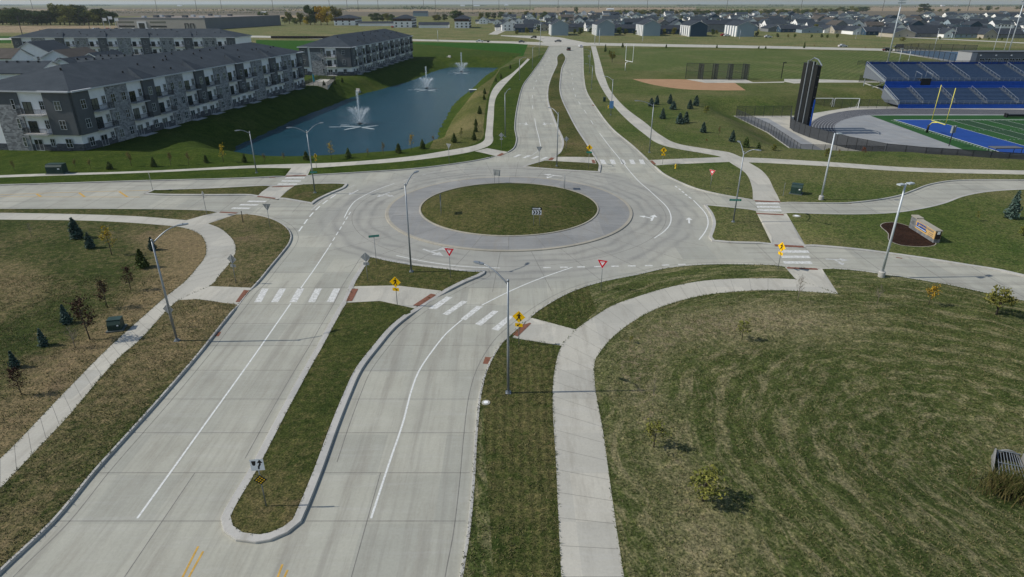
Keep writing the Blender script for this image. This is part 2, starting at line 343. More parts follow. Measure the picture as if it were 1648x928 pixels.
# painter's list: later entries win. class, polygon
SW_PATH = S([(-300,340),(0,342),(150,345),(225,348),(300,354)])+S([(335,359.5),(355,367.5),(372.5,382.5),(379,395),(379,405),(370,422.5),(355,440),(337.5,460),(313,470),(287.5,482.5),(272.5,495),(212.5,557.5),(206,562),(100,680),(0,786),(-120,925)])+S([(-220,925),(-120,842),(0,738),(100,635),(174,560),(235,505),(272.5,472.5),(295,455),(317.5,430),(330,412.5),(331,392.5),(322.5,377.5),(295,366),(250,361),(150,355),(0,353),(-300,350)])
SE_PATH = S([('w',1.5,-8),(903.3,928),(899,837.6),(895,750),(889.4,639.3),(891.4,603.6),(904,556),(926.5,530),(956.5,509),(986.5,491),(1024,477.5),(1074,462.5),(1136,451),(1236,447.5),(1281,449)])+rp([(1348.5,472.5)])+S([(1286,468),(1236,466.5),(1136.5,474),(1086.5,486),(1049,500),(1014,520),(984,544),(968.7,562),(958.8,575.9),(956.8,611.5),(970.7,694.8),(982.6,782),(994.5,865),(1004.4,928),('w',4.8,-8)])
NE_PATH = S([(951,74),(956.5,100),(959.5,122),(969,142.5),(984,165),(1004,187.5),(1036.5,215),(1064,232.5),(1089,239),(1124,245),(1160,252),(1176,262),(1199,277.5),(1210,300),(1212,321)])+S([(1257,324),(1246,305),(1236,285),(1224,272.5),(1205,261)])+S([(1236,262),(1336,267.5),(1448.5,275),(1648,280.5),(1950,286)])+S([(1950,280),(1648,274),(1461,269),(1336,260.5),(1236,254.5),(1194,252.5),(1174,245),(1136.5,239),(1091.5,231),(1064,217.5),(1039,197.5),(1009,175),(984,147.5),(974,125),(966.5,100),(959,74)])
NW_PATH = S([(-300,289),(0,282.5),(250,274),(412,265.5),(562,260),(662,251),(724.5,241),(762,234),(777,227.5),(781,215),(784.5,182.5),(791,147.5),(802,132.5),(824,117.5),(849,94)])+S([(853,95),(824,124),(809.5,140),(798,157.5),(794.5,190),(793,215),(793,227.5),(787,234),(762,243),(724.5,250),(662,258),(562,266),(498,270),(412,270),(250,277),(0,286),(-300,293)])
FZ = ZS
ZONES = [
 ('g', G_FAR, [(-9000,430),(9000,430),(9000,30000),(-9000,30000)]),
 ('g', G_BRN, [(-9000,1500),(9000,1500),(9000,2600),(-9000,2600)]),
 ('g', G_TANF, rp([(-900,14.5),(2600,14.5),(2600,17.5),(-900,17.5)])),
 ('g', G_TANF, rp([(370,24.5),(545,24.5),(545,28),(370,29)])),
 ('g', G_TANF, rp([(560,16),(860,16),(860,19.5),(560,18.5)])),
 ('g', G_TANF, rp([(-800,41),(200,41),(200,52),(-800,53)])),
 ('g', G_TANF, rp([(860,11),(1120,11),(1120,19),(860,20)])),
 ('g', G_TANF, rp([(1400,9.5),(1700,9.5),(2200,12),(2200,14),(1480,17),(1390,15)])),
 ('g', G_BRN, rp([(-800,12),(820,12),(820,14),(-800,14)])),
 ('g', G_CROP, rp([(412,64),(500,65),(640,67),(850,70),(842,90),(700,92),(560,90),(412,84)])),
 ('g', G_CROP, rp([(-300,58),(18,58),(18,69),(-300,69)])),
 ('g', G_FIELD, rp([(992,78),(1460,84),(1435,128),(1330,127),(1250,127),(1018,112)])),
 ('g', G_NE, K4[::-1]+[(400,100),(400,260),P(1660,120),P(1330,134),P(1018,137),P(985,118),P(965,80)]),
 ('g', G_LAWN, rp([(560,60),(840,86),(800,112)])+K5[25:]+[(-200,100),(-200,330),(-90,400)]),
 ('g', G_SW, K1+[(-60,-8),(-260,-8),(-260,90)]),
  ('dry', None, poly([(280,470),(330,430),(345,395),(322,372),(260,375),(255,400),(290,420),(250,455),(150,520),(60,600),(0,660),(-80,730),(-80,840),(0,745),(100,640)])),
 ('g', G_SE, K2+[(400,40),(400,-8),(60,-8)]),
  ('dry', None, poly([(972,560),(1040,512),(1150,488),(1290,492),(1380,520),(1260,548),(1140,560),(1080,590),(1095,680),(1150,790),(1180,900),(1150,1000),(1090,1000),(1080,860),(1040,740),(985,640)])),
 ('g', G_VERGE, rp([(771,560)])+[q for q in K2 if q[1] > -9 and q[0] < 8 and q[1] < 62]+rp([(960,500),(926,530),(904,556),(891,603),(889,639),(895,750),(899,838),(903,928),('w',1.5,-8)])),
 ('g', G_BANK, poly([(690,240),(705,212),(718,188),(732,168),(760,147),(792,125),(806,108),(790,140),(782,170),(778,200),(772,226),(740,238)])),
 ('road', C_ROAD, ROAD),
 ('g', G_NE, EBLK),
 ('g', G_MED, N_ISL), ('g', G_MED, W_ISL), ('g', G_MED, S_ISL),
 ('apron', C_APRON, APR), ('g', G_MED, ISL),
 ('walk', C_WALK, SW_PATH),
 ('walk', C_WALK, rp([(300,354),(352,339),(381,342.5),(335,359.5)])),
 ('walk', C_WALK, rp([(337,460),(405,461.5),(383,489),(375,486.5),(317,481),(287,482.5),(290,470)])),
 ('walk', C_WALK, SE_PATH), ('walk', C_WALK, rp([(824,541),(853,509),(926.5,530),(904,556)])),
 ('walk', C_WALK, rp([(1262,425.8),(1323,430),(1349,472.5),(1281,449.5)])),
 ('walk', C_WALK, NE_PATH), ('walk', C_WALK, rp([(1044,256.5),(1162,252.5),(1178,260),(1056,264.5)])),
 ('walk', C_WALK, rp([(1216.5,338),(1266,342.2),(1298,396),(1243.5,393)])),
 ('walk', C_WALK, NW_PATH), ('walk', C_WALK, rp([(764,243),(784,238),(818,244),(800,250.2)])),
 ('walk', C_WALK, rp([(470,269),(458,282.6),(494.5,281.4),(501,269)])),
 ('walk', C_WALK, rp([(434,298.5),(474,297),(447,319.8),(412,315.2)])),
 ('walk', C_WALK, rp([(890,251),(956,252.5),(960,262),(878,257.5)])),
 ('walk', C_WALK, rp([(563,459),(637,459),(710,467),(703,478),(668,494),(612,484),(550,485)])),
 ('path', C_WALK, rp([(-400,65),(412,57),(560,60.5),(700,63.5),(824,66.3),(884,68),(946,68.3),(1236,73.6),(1425,78),(1700,87),(2300,105),(2300,109),(1700,90.5),(1425,81.5),(1236,77.6),(960,73),(938,73.5),(884,73.5),(824,69.6),(700,66.2),(560,63),(412,60),(-400,68)])),
 ('path', C_WALK, S([(878,69),(858,62),(824,59),(806,57.5)],3)+S([(806,56.2),(824,56.8),(850,57),(892,59),(922,64),(948,69)],3)),
 ('path', C_WALK, rp([(786,55),(800,47.5),(806,43),(800,40.5),(815,41),(824,44.5),(812,50),(800,55.5)])),
 ('path', C_WALK, rp([(1410,57),(1648,68),(1900,78),(1900,80),(1648,69.5),(1410,58)])),
 ('infield', None, poly([(1018,127),(1104,127.5),(1135,132),(1181,132),(1200,145),(1149,145),(1099,143),(1049,135.5)],0.15,2.5)),
 ('path', C_WALK, rp([(1104,127.3),(1200,127.5),(1212,132),(1262,131),(1262,132.5),(1200,133.5),(1181,133),(1135,133)])),
 ('path', C_WALK, rp([(1262,126.8),(1310,127),(1440,131),(1440,132.5),(1310,132.5),(1278,134),(1262,131)])),
 ('court', C_WALK, STAD),
 ('court', C_GREY, rp([(1200,187.5),(1236,190),(1326,242),(1320,249),(1287,248.5),(1236,212),(1187,188)], FZ)),
]
TR_O = S([(2100,176),(1648,176),(1383,176),(1350,180),(1322,187),(1306,196),(1300,207),(1303,216),(1328,228),(1361,235.5),(1423,248),(1486,254.5),(1561,259.5),(1648,265.5),(2100,298)], 2, FZ)
TR_I = S([(2100,184),(1648,184),(1420,184.2),(1390,185.5),(1366,190),(1347,198),(1343,206),(1350,213),(1372,221),(1423,235),(1486,242),(1561,247),(1648,253),(2100,285)], 2, FZ)
DRY = [z[2] for z in ZONES if z[0] == 'dry']+[poly(q) for q in (((260,380),(322,380),(340,400),(300,440),(255,470),(240,440)),((1490,760),(1560,800),(1660,830),(1660,880),(1540,840),(1480,790)),((1540,640),(1660,660),(1660,740),(1580,730)),((0,420),(60,430),(90,470),(20,500),(-60,460)),((310,490),(350,505),(205,690),(60,870),(20,925),(-140,925),(40,760),(212,565)),((390,760),(470,800),(440,850),(380,840)),((1180,500),(1420,505),(1400,560),(1200,560)))]
ZONES = [z for z in ZONES if z[0] != 'dry']
ZONES += [
 ('track', None, TR_O), ('court', C_GREY, TR_I),
 ('turf', None, rp([(1400,185.5),(2300,184.5),(2300,253),(1586,253.5)], FZ)),
]
# ------------------------------------------------------------------ ground, roads, paths: one planar partition
def simple(name, col1, col2, sc_=1.0, rough=0.9):
    b = NB(name); f = b.noise(sc_, 6, 0.7); f2 = b.noise(12, 3)
    c_ = b.mix(b.ramp(f, [(0.3, 0.0), (0.7, 1.0)]), col1, col2); c_ = b.mix(1.0, c_, b.ramp(f2, [(0.3, (0.85,)*3), (0.7, (1.1,)*3)]), 'MULTIPLY')
    return b.done(c_, rough, 0.15)
M_CLAY = simple('clay', (0.34, 0.205, 0.115), (0.42, 0.26, 0.15), 0.3)
M_TRACK = simple('track_rubber', (0.075, 0.078, 0.088), (0.10, 0.103, 0.115), 0.2)
M_TURF = simple('turf', (0.020, 0.075, 0.020), (0.030, 0.098, 0.026), 0.1)
def build_ground():
    verts = []; edges = []
    def addloop(pts):
        o = len(verts); n = len(pts); verts.extend(pts); edges.extend((o+i, o+(i+1) % n) for i in range(n))
    addloop([(-20000, -60), (20000, -60), (20000, 32000), (-20000, 32000)])
    for _, _, pl in ZONES: addloop(pl)
    addloop(POND)
    def grid(x0, x1, y0, y1, s):
        xs = np.arange(x0, x1, s)+0.137; ys = np.arange(y0, y1, s)+0.211
        for i, y in enumerate(ys):
            for x in xs: verts.append((float(x+(i % 2)*s/2), float(y)))
    grid(-130, 170, 16, 330, 6.5)
    grid(5, 58, 14, 64, 1.5)
    grid(-60, -20, 18, 92, 2.0)
    grid(-100, 40, 96, 300, 3.2)
    grid(44, 140, 108, 222, 3.0)
    for rx, ry in RAMPS:
        for rr in (0.0, 0.7, 1.3, 1.9, 2.5, 3.1): verts.extend(circ(max(rr, 0.05), max(3, int(rr*8)), rx, ry))
    for r in (3, 6, 9, 11): verts.extend(circ(r, 8*r))
    cd = delaunay_2d_cdt([Vector(v) for v in verts], edges, [], 0, 1e-3)
    V = np.array([tuple(v) for v in cd[0]]); F = np.array([f for f in cd[2] if len(f) == 3])
    C = V[F].mean(1); cls = np.zeros(len(F), int)
    for i, (k, m, pl) in enumerate(ZONES): cls[pip(C[:, 0], C[:, 1], pl)] = i+1
    H = height(V[:, 0], V[:, 1])
    # orientation
    a, b, c_ = V[F[:, 0]], V[F[:, 1]], V[F[:, 2]]
    cr = (b[:, 0]-a[:, 0])*(c_[:, 1]-a[:, 1])-(b[:, 1]-a[:, 1])*(c_[:, 0]-a[:, 0])
    F[cr < 0] = F[cr < 0][:, ::-1]; ok = np.abs(cr) > 1e-5; F = F[ok]; cls = cls[ok]
    kinds = ['g']+[z[0] for z in ZONES]; mats = [G_NE]+[z[1] for z in ZONES]
    kd = np.array([['g', 'road', 'apron', 'walk', 'path', 'infield', 'court', 'track', 'turf'].index(k) for k in kinds])[cls]
    out = {}
    spec = {0: ('ground', None), 1: ('road', C_ROAD), 2: ('truck_apron', C_APRON), 3: ('sidewalk', C_WALK), 4: ('crossroad', C_WALK),
            5: ('ball_infield', M_CLAY), 6: ('stadium_paving', None), 7: ('running_track', M_TRACK), 8: ('football_turf', M_TURF)}
    for k, (name, m) in spec.items():
        sel = np.where(kd == k)[0]
        if not len(sel): continue
        Fk = F[sel]; u, inv = np.unique(Fk, return_inverse=True)
        z = np.zeros(len(u)) if k == 1 else H[u]
        if k == 2: r = np.hypot(V[u, 0]-CX, V[u, 1]-CY); z = 0.10+0.12*(16.65-np.minimum(r, 16.65))/4.35
        if k in (7, 8): z = z*0+ZS
        me = bpy.data.meshes.new(name)
        me.from_pydata(np.c_[V[u], z].tolist(), [], inv.reshape(-1, 3).tolist())
        if m is None:
            ml = []
            idx = []
            for c1 in cls[sel]:
                mm = mats[c1] or C_WALK
                if mm not in ml: ml.append(mm)
                idx.append(ml.index(mm))
            for mm in ml: me.materials.append(mm)
            me.polygons.foreach_set('material_index', idx)
        else: me.materials.append(m)
        if k == 0: me.polygons.foreach_set('use_smooth', [True]*len(me.polygons))
        if k == 0:
            dr = np.zeros(len(u)); xx, yy = V[u, 0], V[u, 1]
            for i_, pl in enumerate(DRY):
                d = dist_poly(xx, yy, pl); sg = np.where(pip(xx, yy, pl), d, -d); dr = np.maximum(dr, ss(0.5+sg/6.0)*(0.88 if i_ < 2 else 0.5))
            at_ = me.attributes.new('dry', 'FLOAT', 'POINT'); at_.data.foreach_set('value', dr.astype(np.float32))
        me.update(); o = bpy.data.objects.new(name, me); COL.objects.link(o); tag(o, kind='structure'); out[name] = o
    return out
GR = build_ground()
# kerbs
def kerb_mesh(mb, pts, w_in, side=1, closed=True, top=0.012, skip=True, zfun=None):
    """side=+1: raised ground lies to the left of the walking direction"""
    p = np.array(pts); n = len(p)
    if closed: d = np.roll(p, -1, 0)-np.roll(p, 1, 0)
    else: d = np.gradient(p, axis=0)
    d /= np.linalg.norm(d, axis=1)[:, None]+1e-9
    nrm = np.c_[-d[:, 1], d[:, 0]]*side
    q0 = p-nrm*0.02; q1 = p+nrm*w_in; q05 = p+nrm*0.025
    h0 = height(p[:, 0], p[:, 1]) if zfun is None else np.full(n, zfun)
    h1_ = height(q1[:, 0], q1[:, 1]) if zfun is None else np.full(n, zfun)
    vs_ = []
    for i in range(n):
        z = max(h0[i], 0.012)+top; z1 = max(h1_[i], 0.012)+top
        vs_ += [(q0[i][0], q0[i][1], -0.02), (q0[i][0], q0[i][1], z-0.03), (q05[i][0], q05[i][1], z), (q1[i][0], q1[i][1], z1), (q1[i][0], q1[i][1], z1-0.06)]
    m = n if closed else n-1; fs = []
    for i in range(m):
        a = i*5; b = ((i+1) % n)*5
        for k in range(4):
            f = (a+k, b+k, b+k+1, a+k+1); fs.append(f if side > 0 else f[::-1])
    mb.add(vs_, fs)
def area(p):
    p = np.array(p); x, y = p[:, 0], p[:, 1]; return 0.5*float((x*np.roll(y, -1)-np.roll(x, -1)*y).sum())
kb = MB()
for pl, wd in ((N_ISL, 0.42), (W_ISL, 0.45), (S_ISL, 0.5)): kerb_mesh(kb, pl, wd, 1 if area(pl) > 0 else -1)
kerb_mesh(kb, K1, 0.17, -1, False); kerb_mesh(kb, K2, 0.17, -1, False); kerb_mesh(kb, K4, 0.2, -1, False); kerb_mesh(kb, K5, 0.2, -1, False)
eb = EB1+EB2; kerb_mesh(kb, eb, 0.38, 1 if area(EBLK) > 0 else -1, False)
tag(kb.build('kerb', C_KERB), kind='structure')
kb = MB(); kerb_mesh(kb, circ(17.0), 0.42, 1, True, zfun=0.10); kerb_mesh(kb, circ(12.42), 0.20, 1, True, zfun=0.30)
kb.build('apron_kerb', C_TAN, GR['truck_apron'])
# ------------------------------------------------------------------ markings
M_PAINT = NB('white_paint'); _b = M_PAINT
_f = _b.noise(5.0, 6, 0.8)
M_PAINT = _b.done(_b.mix(_b.ramp(_f, [(0.36, 0.2), (0.54, 1.0)]), (0.44, 0.44, 0.42), (0.72, 0.74, 0.72)), 0.7, 0.3)
_b = NB('worn_white_paint'); _f = _b.noise(3.5, 7, 0.85)
M_WORN = _b.done(_b.mix(_b.ramp(_f, [(0.42, 0.0), (0.56, 1.0)]), (0.42, 0.42, 0.39), (0.70, 0.71, 0.69)), 0.7, 0.3)
_b = NB('faded_paint'); _f = _b.noise(2.5, 6, 0.8)
M_FADE = _b.done(_b.mix(_b.ramp(_f, [(0.4, 0.0), (0.6, 1.0)]), (0.38, 0.385, 0.37), (0.58, 0.59, 0.57)), 0.7, 0.3)
M_YEL = M('yellow_paint', (0.52, 0.32, 0.07), 0.7, 0.2, 5)
M_RUST = M('tactile_plate', (0.20, 0.085, 0.052), 0.75, 0.25, 4)
M_JOINT = M('joint_seal', (0.19, 0.185, 0.17), 0.9, 0.25, 2)
ZM = 0.005
def ribbon(mb, pts, wd, z=ZM, mi=0):
    p = np.array(pts)
    if len(p) < 2: return
    d = np.gradient(p, axis=0); d /= np.linalg.norm(d, axis=1)[:, None]+1e-9; nn = np.c_[-d[:, 1], d[:, 0]]*wd/2
    a, b = p+nn, p-nn; vs_ = []
    for i in range(len(p)): vs_ += [(b[i][0], b[i][1], z), (a[i][0], a[i][1], z)]
    mb.add(vs_, [(2*i, 2*i+2, 2*i+3, 2*i+1) for i in range(len(p)-1)], mi)
ROADO = GR['road']
def line(px, wd=0.13, m=None, name='lane_line', z=ZM, st=1.0, label=None):
    mb = MB(); ribbon(mb, S(px, st, 0), wd, z); o = mb.build(name, m or M_PAINT, ROADO)
    return o
def dashes(px, n, frac=0.35, wd=0.13, m=None):
    pts = np.array(S(px, 0.4, 0)); L = np.r_[0, np.cumsum(np.linalg.norm(np.diff(pts, axis=0), axis=1))]; T = L[-1]/n
    mb = MB()
    for i in range(n):
        s0 = i*T; s1 = s0+T*frac; ss_ = np.linspace(s0, s1, 4)
        ribbon(mb, np.c_[np.interp(ss_, L, pts[:, 0]), np.interp(ss_, L, pts[:, 1])], wd)
    mb.build('dashed_line', m or M_PAINT, ROADO)
line([(221,834),(310,710),(412,568),(440,528),(468,488)])
line([(483,465),(505,434),(529,398)]); dashes([(529.5,397),(546,370),(566,338)], 7, 0.6)
line([(554,350),(562,335),(572,323),(587,314),(609,304),(634.5,295)])
dashes([(481,372),(497,350),(512,334),(530,320),(545,310)], 6, 0.65, 0.2)
line([(501,338),(512,328),(530,316),(550,307),(572,297)], 0.14, M_FADE)
line([(597,834),(626,746),(650,675),(660,635),(673.7,597.7),(697.5,562),(719.5,535),(744,514)])
line([(775,491),(817,470),(861,451),(921.5,429.5)])
dashes([(874,430.5),(924,429.5),(995,428),(1050,427),(1118,424.5)], 9, 0.45, 0.3, M_WORN)
line([(638,411),(687,421),(735,427.5),(762,429.5),(804.5,431)])
line([(1014,276),(1029,292.5),(1045,306),(1059,319),(1069,328),(1076.5,338),(1080,350),(1078,361),(1069,372),(1053,383)], 0.14)
line([(965,214),(980,234),(998,256),(1014,276)])
dashes([(920,118),(921.5,130),(924,147),(928,158),(935,169),(946,186),(957,203),(964,213)], 8, 0.35)
line([(1116,322),(1124,330),(1136.5,345),(1139.5,360),(1134,374),(1125,385.5)], 0.15)
dashes([(1086.5,299),(1092,303),(1099,308.5),(1106.5,315),(1115,321)], 5, 0.6, 0.22)
dashes([(884,92),(877,104),(868,120),(860,138),(857,152),(857,170),(860,190)], 9, 0.3)
line([(860.5,190),(863,205),(867,220),(870,235)])
line([(868,240),(860,247),(850,253)], 0.13, M_FADE)
dashes([(760,262),(700,276),(640,293)], 8, 0.4, 0.13, M_FADE)
line([(1250,397),(1340,400)], 0.1, M_FADE)
line([(0,313),(120,309),(240,306)], 0.13, M_YEL); line([(0,316.3),(120,316.6),(225,316.8)], 0.13, M_YEL)
for a, b in (((59,312),(66,316)), ((127.5,310),(136,316.3)), ((192,308),(205,316.6)), ((-10,314),(-3,316))): line([a, b], 0.3, M_YEL)
for a, b in (((319,879),(293,930)), ((327,887),(303,930)), ((454.5,908),(446.5,930)), ((463,917),(457,930))): line([a, ('w', wp(b,0)[0]+(wp(b,0)[0]-wp(a,0)[0])*3, wp(b,0)[1]+(wp(b,0)[1]-wp(a,0)[1])*3)], 0.11, M_YEL, st=5)
def quad(pts, m, name, z=ZM, parent=None, zin=0):
    mb = MB(); q = [P(x, y, zin) for x, y in pts]
    if area(q) < 0: q = q[::-1]
    # subdivide to follow the ground
    n = 6; vs_ = []; fs = []
    for j in range(n+1):
        for i in range(n+1):
            u, v = i/n, j/n
            x = (1-u)*(1-v)*q[0][0]+u*(1-v)*q[1][0]+u*v*q[2][0]+(1-u)*v*q[3][0]
            y = (1-u)*(1-v)*q[0][1]+u*(1-v)*q[1][1]+u*v*q[2][1]+(1-u)*v*q[3][1]
            vs_.append((x, y, z if parent is None or parent is ROADO else h1(x, y)+z))
    for j in range(n):
        for i in range(n): a = j*(n+1)+i; fs.append((a, a+1, a+n+2, a+n+1))
    mb.add(vs_, fs); return mb.build(name, m, parent or ROADO)
def C4(ox, oy, s, pts): return [(ox+x/s, oy+y/s) for x, y in pts]
for k, (t, bt) in enumerate(zip((60, 172, 288, 402, 520), (12, 120, 240, 358, 478))):
    quad(C4(412, 330, 4, [(bt-24, 624), (bt+22, 624), (t+22, 536), (t-20, 536)]), M_WORN, 'crosswalk_bar')
for q in ([(1225,588),(1265,592),(1160,670),(1110,665)],[(1325,615),(1362,620),(1235,708),(1200,700)],[(1420,648),(1462,652),(1350,740),(1318,732)],[(1525,678),(1562,682),(1450,775),(1410,765)],[(1625,710),(1660,714),(1560,808),(1515,798)]):
    quad(C4(412, 330, 4, q)[::-1], M_WORN, 'crosswalk_bar')
for x in (565, 628, 692, 753, 816): quad(C4(824, 120, 4, [(x, 546), (x+28, 546), (x+44, 576), (x+12, 574)])[::-1], M_WORN, 'crosswalk_bar')
for x in (5, 65, 122, 180): quad(C4(824, 120, 4, [(x, 530+x*.09), (x+20, 530+x*.09), (x+58, 514+x*.09), (x+36, 512+x*.09)]), M_WORN, 'crosswalk_bar')
for x, y in ((185, 663), (160, 684), (135, 704)): quad(C4(412, 120, 4, [(x, y+4), (x+125, y+4), (x+133, y-4), (x+10, y-4)]), M_WORN, 'crosswalk_bar')
for x, y in ((397, 323.5), (384, 329), (371, 334.5)): quad([(x, y+1.2), (x+29, y+1.6), (x+33, y-.6), (x+4, y-1)], M_WORN, 'crosswalk_bar')
for x, y in ((1217, 327), (1219, 332.6), (1221, 338)): quad([(x, y+1.3), (x+38, y+1.5), (x+35.5, y-1.2), (x-1.5, y-1.4)], M_WORN, 'crosswalk_bar')
for x, y in ((1257, 404.3), (1259, 412.9), (1262, 422)): quad([(x, y+2), (x+46, y+2.4), (x+43, y-1.7), (x-2, y-2)], M_WORN, 'crosswalk_bar')
for q in (C4(0,330,4,[(1515,618),(1540,618),(1604,545),(1570,541)]), C4(412,330,4,[(580,612),(618,612),(658,534),(618,531)]), C4(412,330,4,[(1010,640),(1050,644),(1163,572),(1125,565)]),
          [(825,537),(833,540),(855,519),(847,515)], C4(1236,330,4,[(120,394),(325,402),(320,412),(125,404)]), C4(1236,330,4,[(40,247),(228,258),(232,269),(48,260)]),
          [(1215,321.2),(1256,323),(1256,324.6),(1215,323)], [(1217,341.5),(1261,343.5),(1262,345.4),(1218,343.2)], C4(824,120,4,[(885,550),(905,550),(930,574),(908,573)]),
          C4(824,120,4,[(512,545),(533,545),(540,566),(518,566)]), C4(824,120,4,[(230,548),(258,548),(274,531),(250,530)]), C4(412,120,4,[(1548,518),(1572,520),(1606,506),(1582,501)]),
          [(459,283),(493,282),(493,280.6),(460.5,281.6)], [(437,300.2),(471,299),(473,297.6),(439,298.8)], [(413,315.4),(442,318.8),(444,317.4),(415,314)], [(352,341),(379,342.6),(383,341),(356,339.4)]):
    quad(q[::-1], M_RUST, "tactile_plate", 0.022, GR['sidewalk'], 0.1)
# storm drain castings
for q in ([(340,541),(352,541),(356,534),(345,534)], [(777,585),(789,586),(791,575),(781,574)], [(714,430.5),(730,431.3),(730,432.5),(714,431.6)], [(1360,325.8),(1370,326),(1370,327.6),(1360,327.4)], [(953,168),(958,169),(958,170.5),(953,169.5)], [(433,284.5),(443,284.2),(443,285.6),(433,286)],[(1442,413.4),(1452,415),(1452,416.2),(1442,414.4)]):
    quad(q[::-1], M_RUST, 'drain_cover', 0.012, ROADO)
# arrows
def arrow(px, dirpx, shapes, m, sc=1.0):
    a = np.array(P(*px, 0)); b = np.array(P(*dirpx, 0)); u = (b-a)/np.linalg.norm(b-a); v = np.array([u[1], -u[0]])
    mb = MB()
    for poly_ in shapes:
        q = [a+u*y*sc+v*x*sc for x, y in poly_]
        if area(q) < 0: q = q[::-1]
        mb.add([(x, y, ZM+0.002) for x, y in q], [tuple(range(len(q)))])
    mb.build('turn_arrow', m, ROADO)
STRAIGHT = [[(-.13, -1.4), (.13, -1.4), (.13, .35), (-.13, .35)], [(-.5, .35), (.5, .35), (0, 1.4)]]
LEFTARM = [[(-.13, -.5), (-.13, -.2), (-1.1, .15), (-1.1, -.1)], [(-1.1, -.4), (-1.1, .45), (-1.9, .05)]]
RIGHTARM = [[(-x, y) for x, y in q][::-1] for q in LEFTARM]
arrow((1051, 350), (1056, 341), STRAIGHT+LEFTARM, M_PAINT, 1.0)
arrow((1109, 354.5), (1108.6, 346), STRAIGHT, M_PAINT, 0.9)
arrow((569, 309.5), (560, 314), STRAIGHT, M_WORN, 1.0)
arrow((617, 313), (604, 318), STRAIGHT+LEFTARM, M_FADE, 1.1)
arrow((697, 406), (712, 411), STRAIGHT+LEFTARM, M_FADE, 1.2)
arrow((847, 199), (848, 207), STRAIGHT+RIGHTARM, M_WORN, 1.25)
arrow((876, 199), (878, 207), STRAIGHT+LEFTARM, M_WORN, 1.25)
arrow((889, 281.5), (880, 280.5), STRAIGHT+LEFTARM, M_WORN, 1.2)
arrow((1348, 417.5), (1368, 418.5), STRAIGHT+RIGHTARM, M_FADE, 0.9)
# slab joints
SEG = []
def jl(a, b, wd=0.045):
    a = np.array(a); b = np.array(b); n = max(2, int(np.linalg.norm(b-a)/0.35))
    for i in range(n): SEG.append((a+(b-a)*i/n, a+(b-a)*(i+1)/n, wd))
for k in range(0, 14): jl((-27, 10.5+3.9*k), (-1.5, 10.5+3.9*k))
for x in (-19.3, -8.0): jl((x, 5), (x, 30))
for k in range(0, 76): jl((-12, 112+4.4*k), (50, 112+4.4*k), 0.06)
for k in range(0, 14): jl((-30-5.0*k, 82), (-31-5.0*k, 112), 0.06)
for k in range(0, 14): jl((29+5.2*k, 50), (29+5.2*k, 100), 0.06)
for k in range(30):
    t = 2*math.pi*k/30+0.05; jl((CX+17.1*math.cos(t), CY+17.1*math.sin(t)), (CX+28*math.cos(t), CY+28*math.sin(t)), 0.05)
for r in (21.4,):
    q = circ(r, 72)
    for a, b in zip(q, q[1:]+q[:1]): jl(a, b, 0.05)
def offs(pl, d, wd=0.05):
    p = np.array(pl); g = np.gradient(p, axis=0); g /= np.linalg.norm(g, axis=1)[:, None]+1e-9; q = p+np.c_[-g[:, 1], g[:, 0]]*d
    for a, b in zip(q[:-1], q[1:]): jl(a, b, wd)
CR = [(-25.2+.2*k, 0) for k in range(1)]
offs(K1, 0.75); offs(K2, 0.75); offs(K4, 0.75); offs(K5, 0.75)
A0_ = len(SEG); offs(S_ISL+[S_ISL[0]], -0.7 if area(S_ISL) > 0 else 0.7); SEG[A0_:] = [s for s in SEG[A0_:] if s[0][1] > 31]
A = np.array([(s[0]+s[1])/2 for s in SEG]); ok = pip(A[:, 0], A[:, 1], ROAD)
ok &= ~pip(A[:, 0], A[:, 1], EBLK)
for pl in (N_ISL, W_ISL, S_ISL): ok &= ~pip(A[:, 0], A[:, 1], pl)
ok &= np.hypot(A[:, 0]-CX, A[:, 1]-CY) > 16.9
mb = MB()
for (a, b, wd), k in zip(SEG, ok):
    if not k: continue
    d = (b-a)/np.linalg.norm(b-a); nn = np.array([-d[1], d[0]])*wd/2
    mb.add([(*(a-nn), .003), (*(b-nn), .003), (*(b+nn), .003), (*(a+nn), .003)], [(0, 1, 2, 3)])
mb.build('slab_joints', M_JOINT, ROADO)
# apron and path joints
mb = MB()
for k in range(24):
    t = 2*math.pi*k/24; a = np.array((CX+12.5*math.cos(t), CY+12.5*math.sin(t))); b = np.array((CX+16.5*math.cos(t), CY+16.5*math.sin(t))); d = (b-a)/np.linalg.norm(b-a); nn = np.array([-d[1], d[0]])*0.025
    mb.add([(*(a-nn), .224), (*(b-nn), .108), (*(b+nn), .108), (*(a+nn), .224)], [(0, 1, 2, 3)])
mb.build('paving_joints', M_JOINT, GR['truck_apron'])
def pathjoints(La, Lb, n):
    A_ = np.array(S(La, 1.0)); B_ = np.array(S(Lb, 1.0)); out = MB()
    def res(Q, n):
        L = np.r_[0, np.cumsum(np.linalg.norm(np.diff(Q, axis=0), axis=1))]; t = np.linspace(0, L[-1], n); return np.c_[np.interp(t, L, Q[:, 0]), np.interp(t, L, Q[:, 1])]
    A_, B_ = res(A_, n), res(B_, n)
    for a, b in zip(A_, B_):
        a2 = a+(b-a)*.02; b2 = b-(b-a)*.02; d = (b-a)/np.linalg.norm(b-a); nn = np.array([-d[1], d[0]])*0.011
        out.add([(*(a2-nn), h1(*a2)+.005), (*(b2-nn), h1(*b2)+.005), (*(b2+nn), h1(*b2)+.005), (*(a2+nn), h1(*a2)+.005)], [(0, 1, 2, 3)])
    out.build('path_joints', M_JOINT, GR['sidewalk'])
pathjoints([(903.3,928),(895,750),(889.4,639.3),(891.4,603.6),(904,556),(956.5,509),(1024,477.5),(1136,451),(1236,447.5)], [(1004.4,928),(982.6,782),(956.8,611.5),(958.8,575.9),(984,544),(1049,500),(1086.5,486),(1136.5,474),(1236,466.5)], 27)
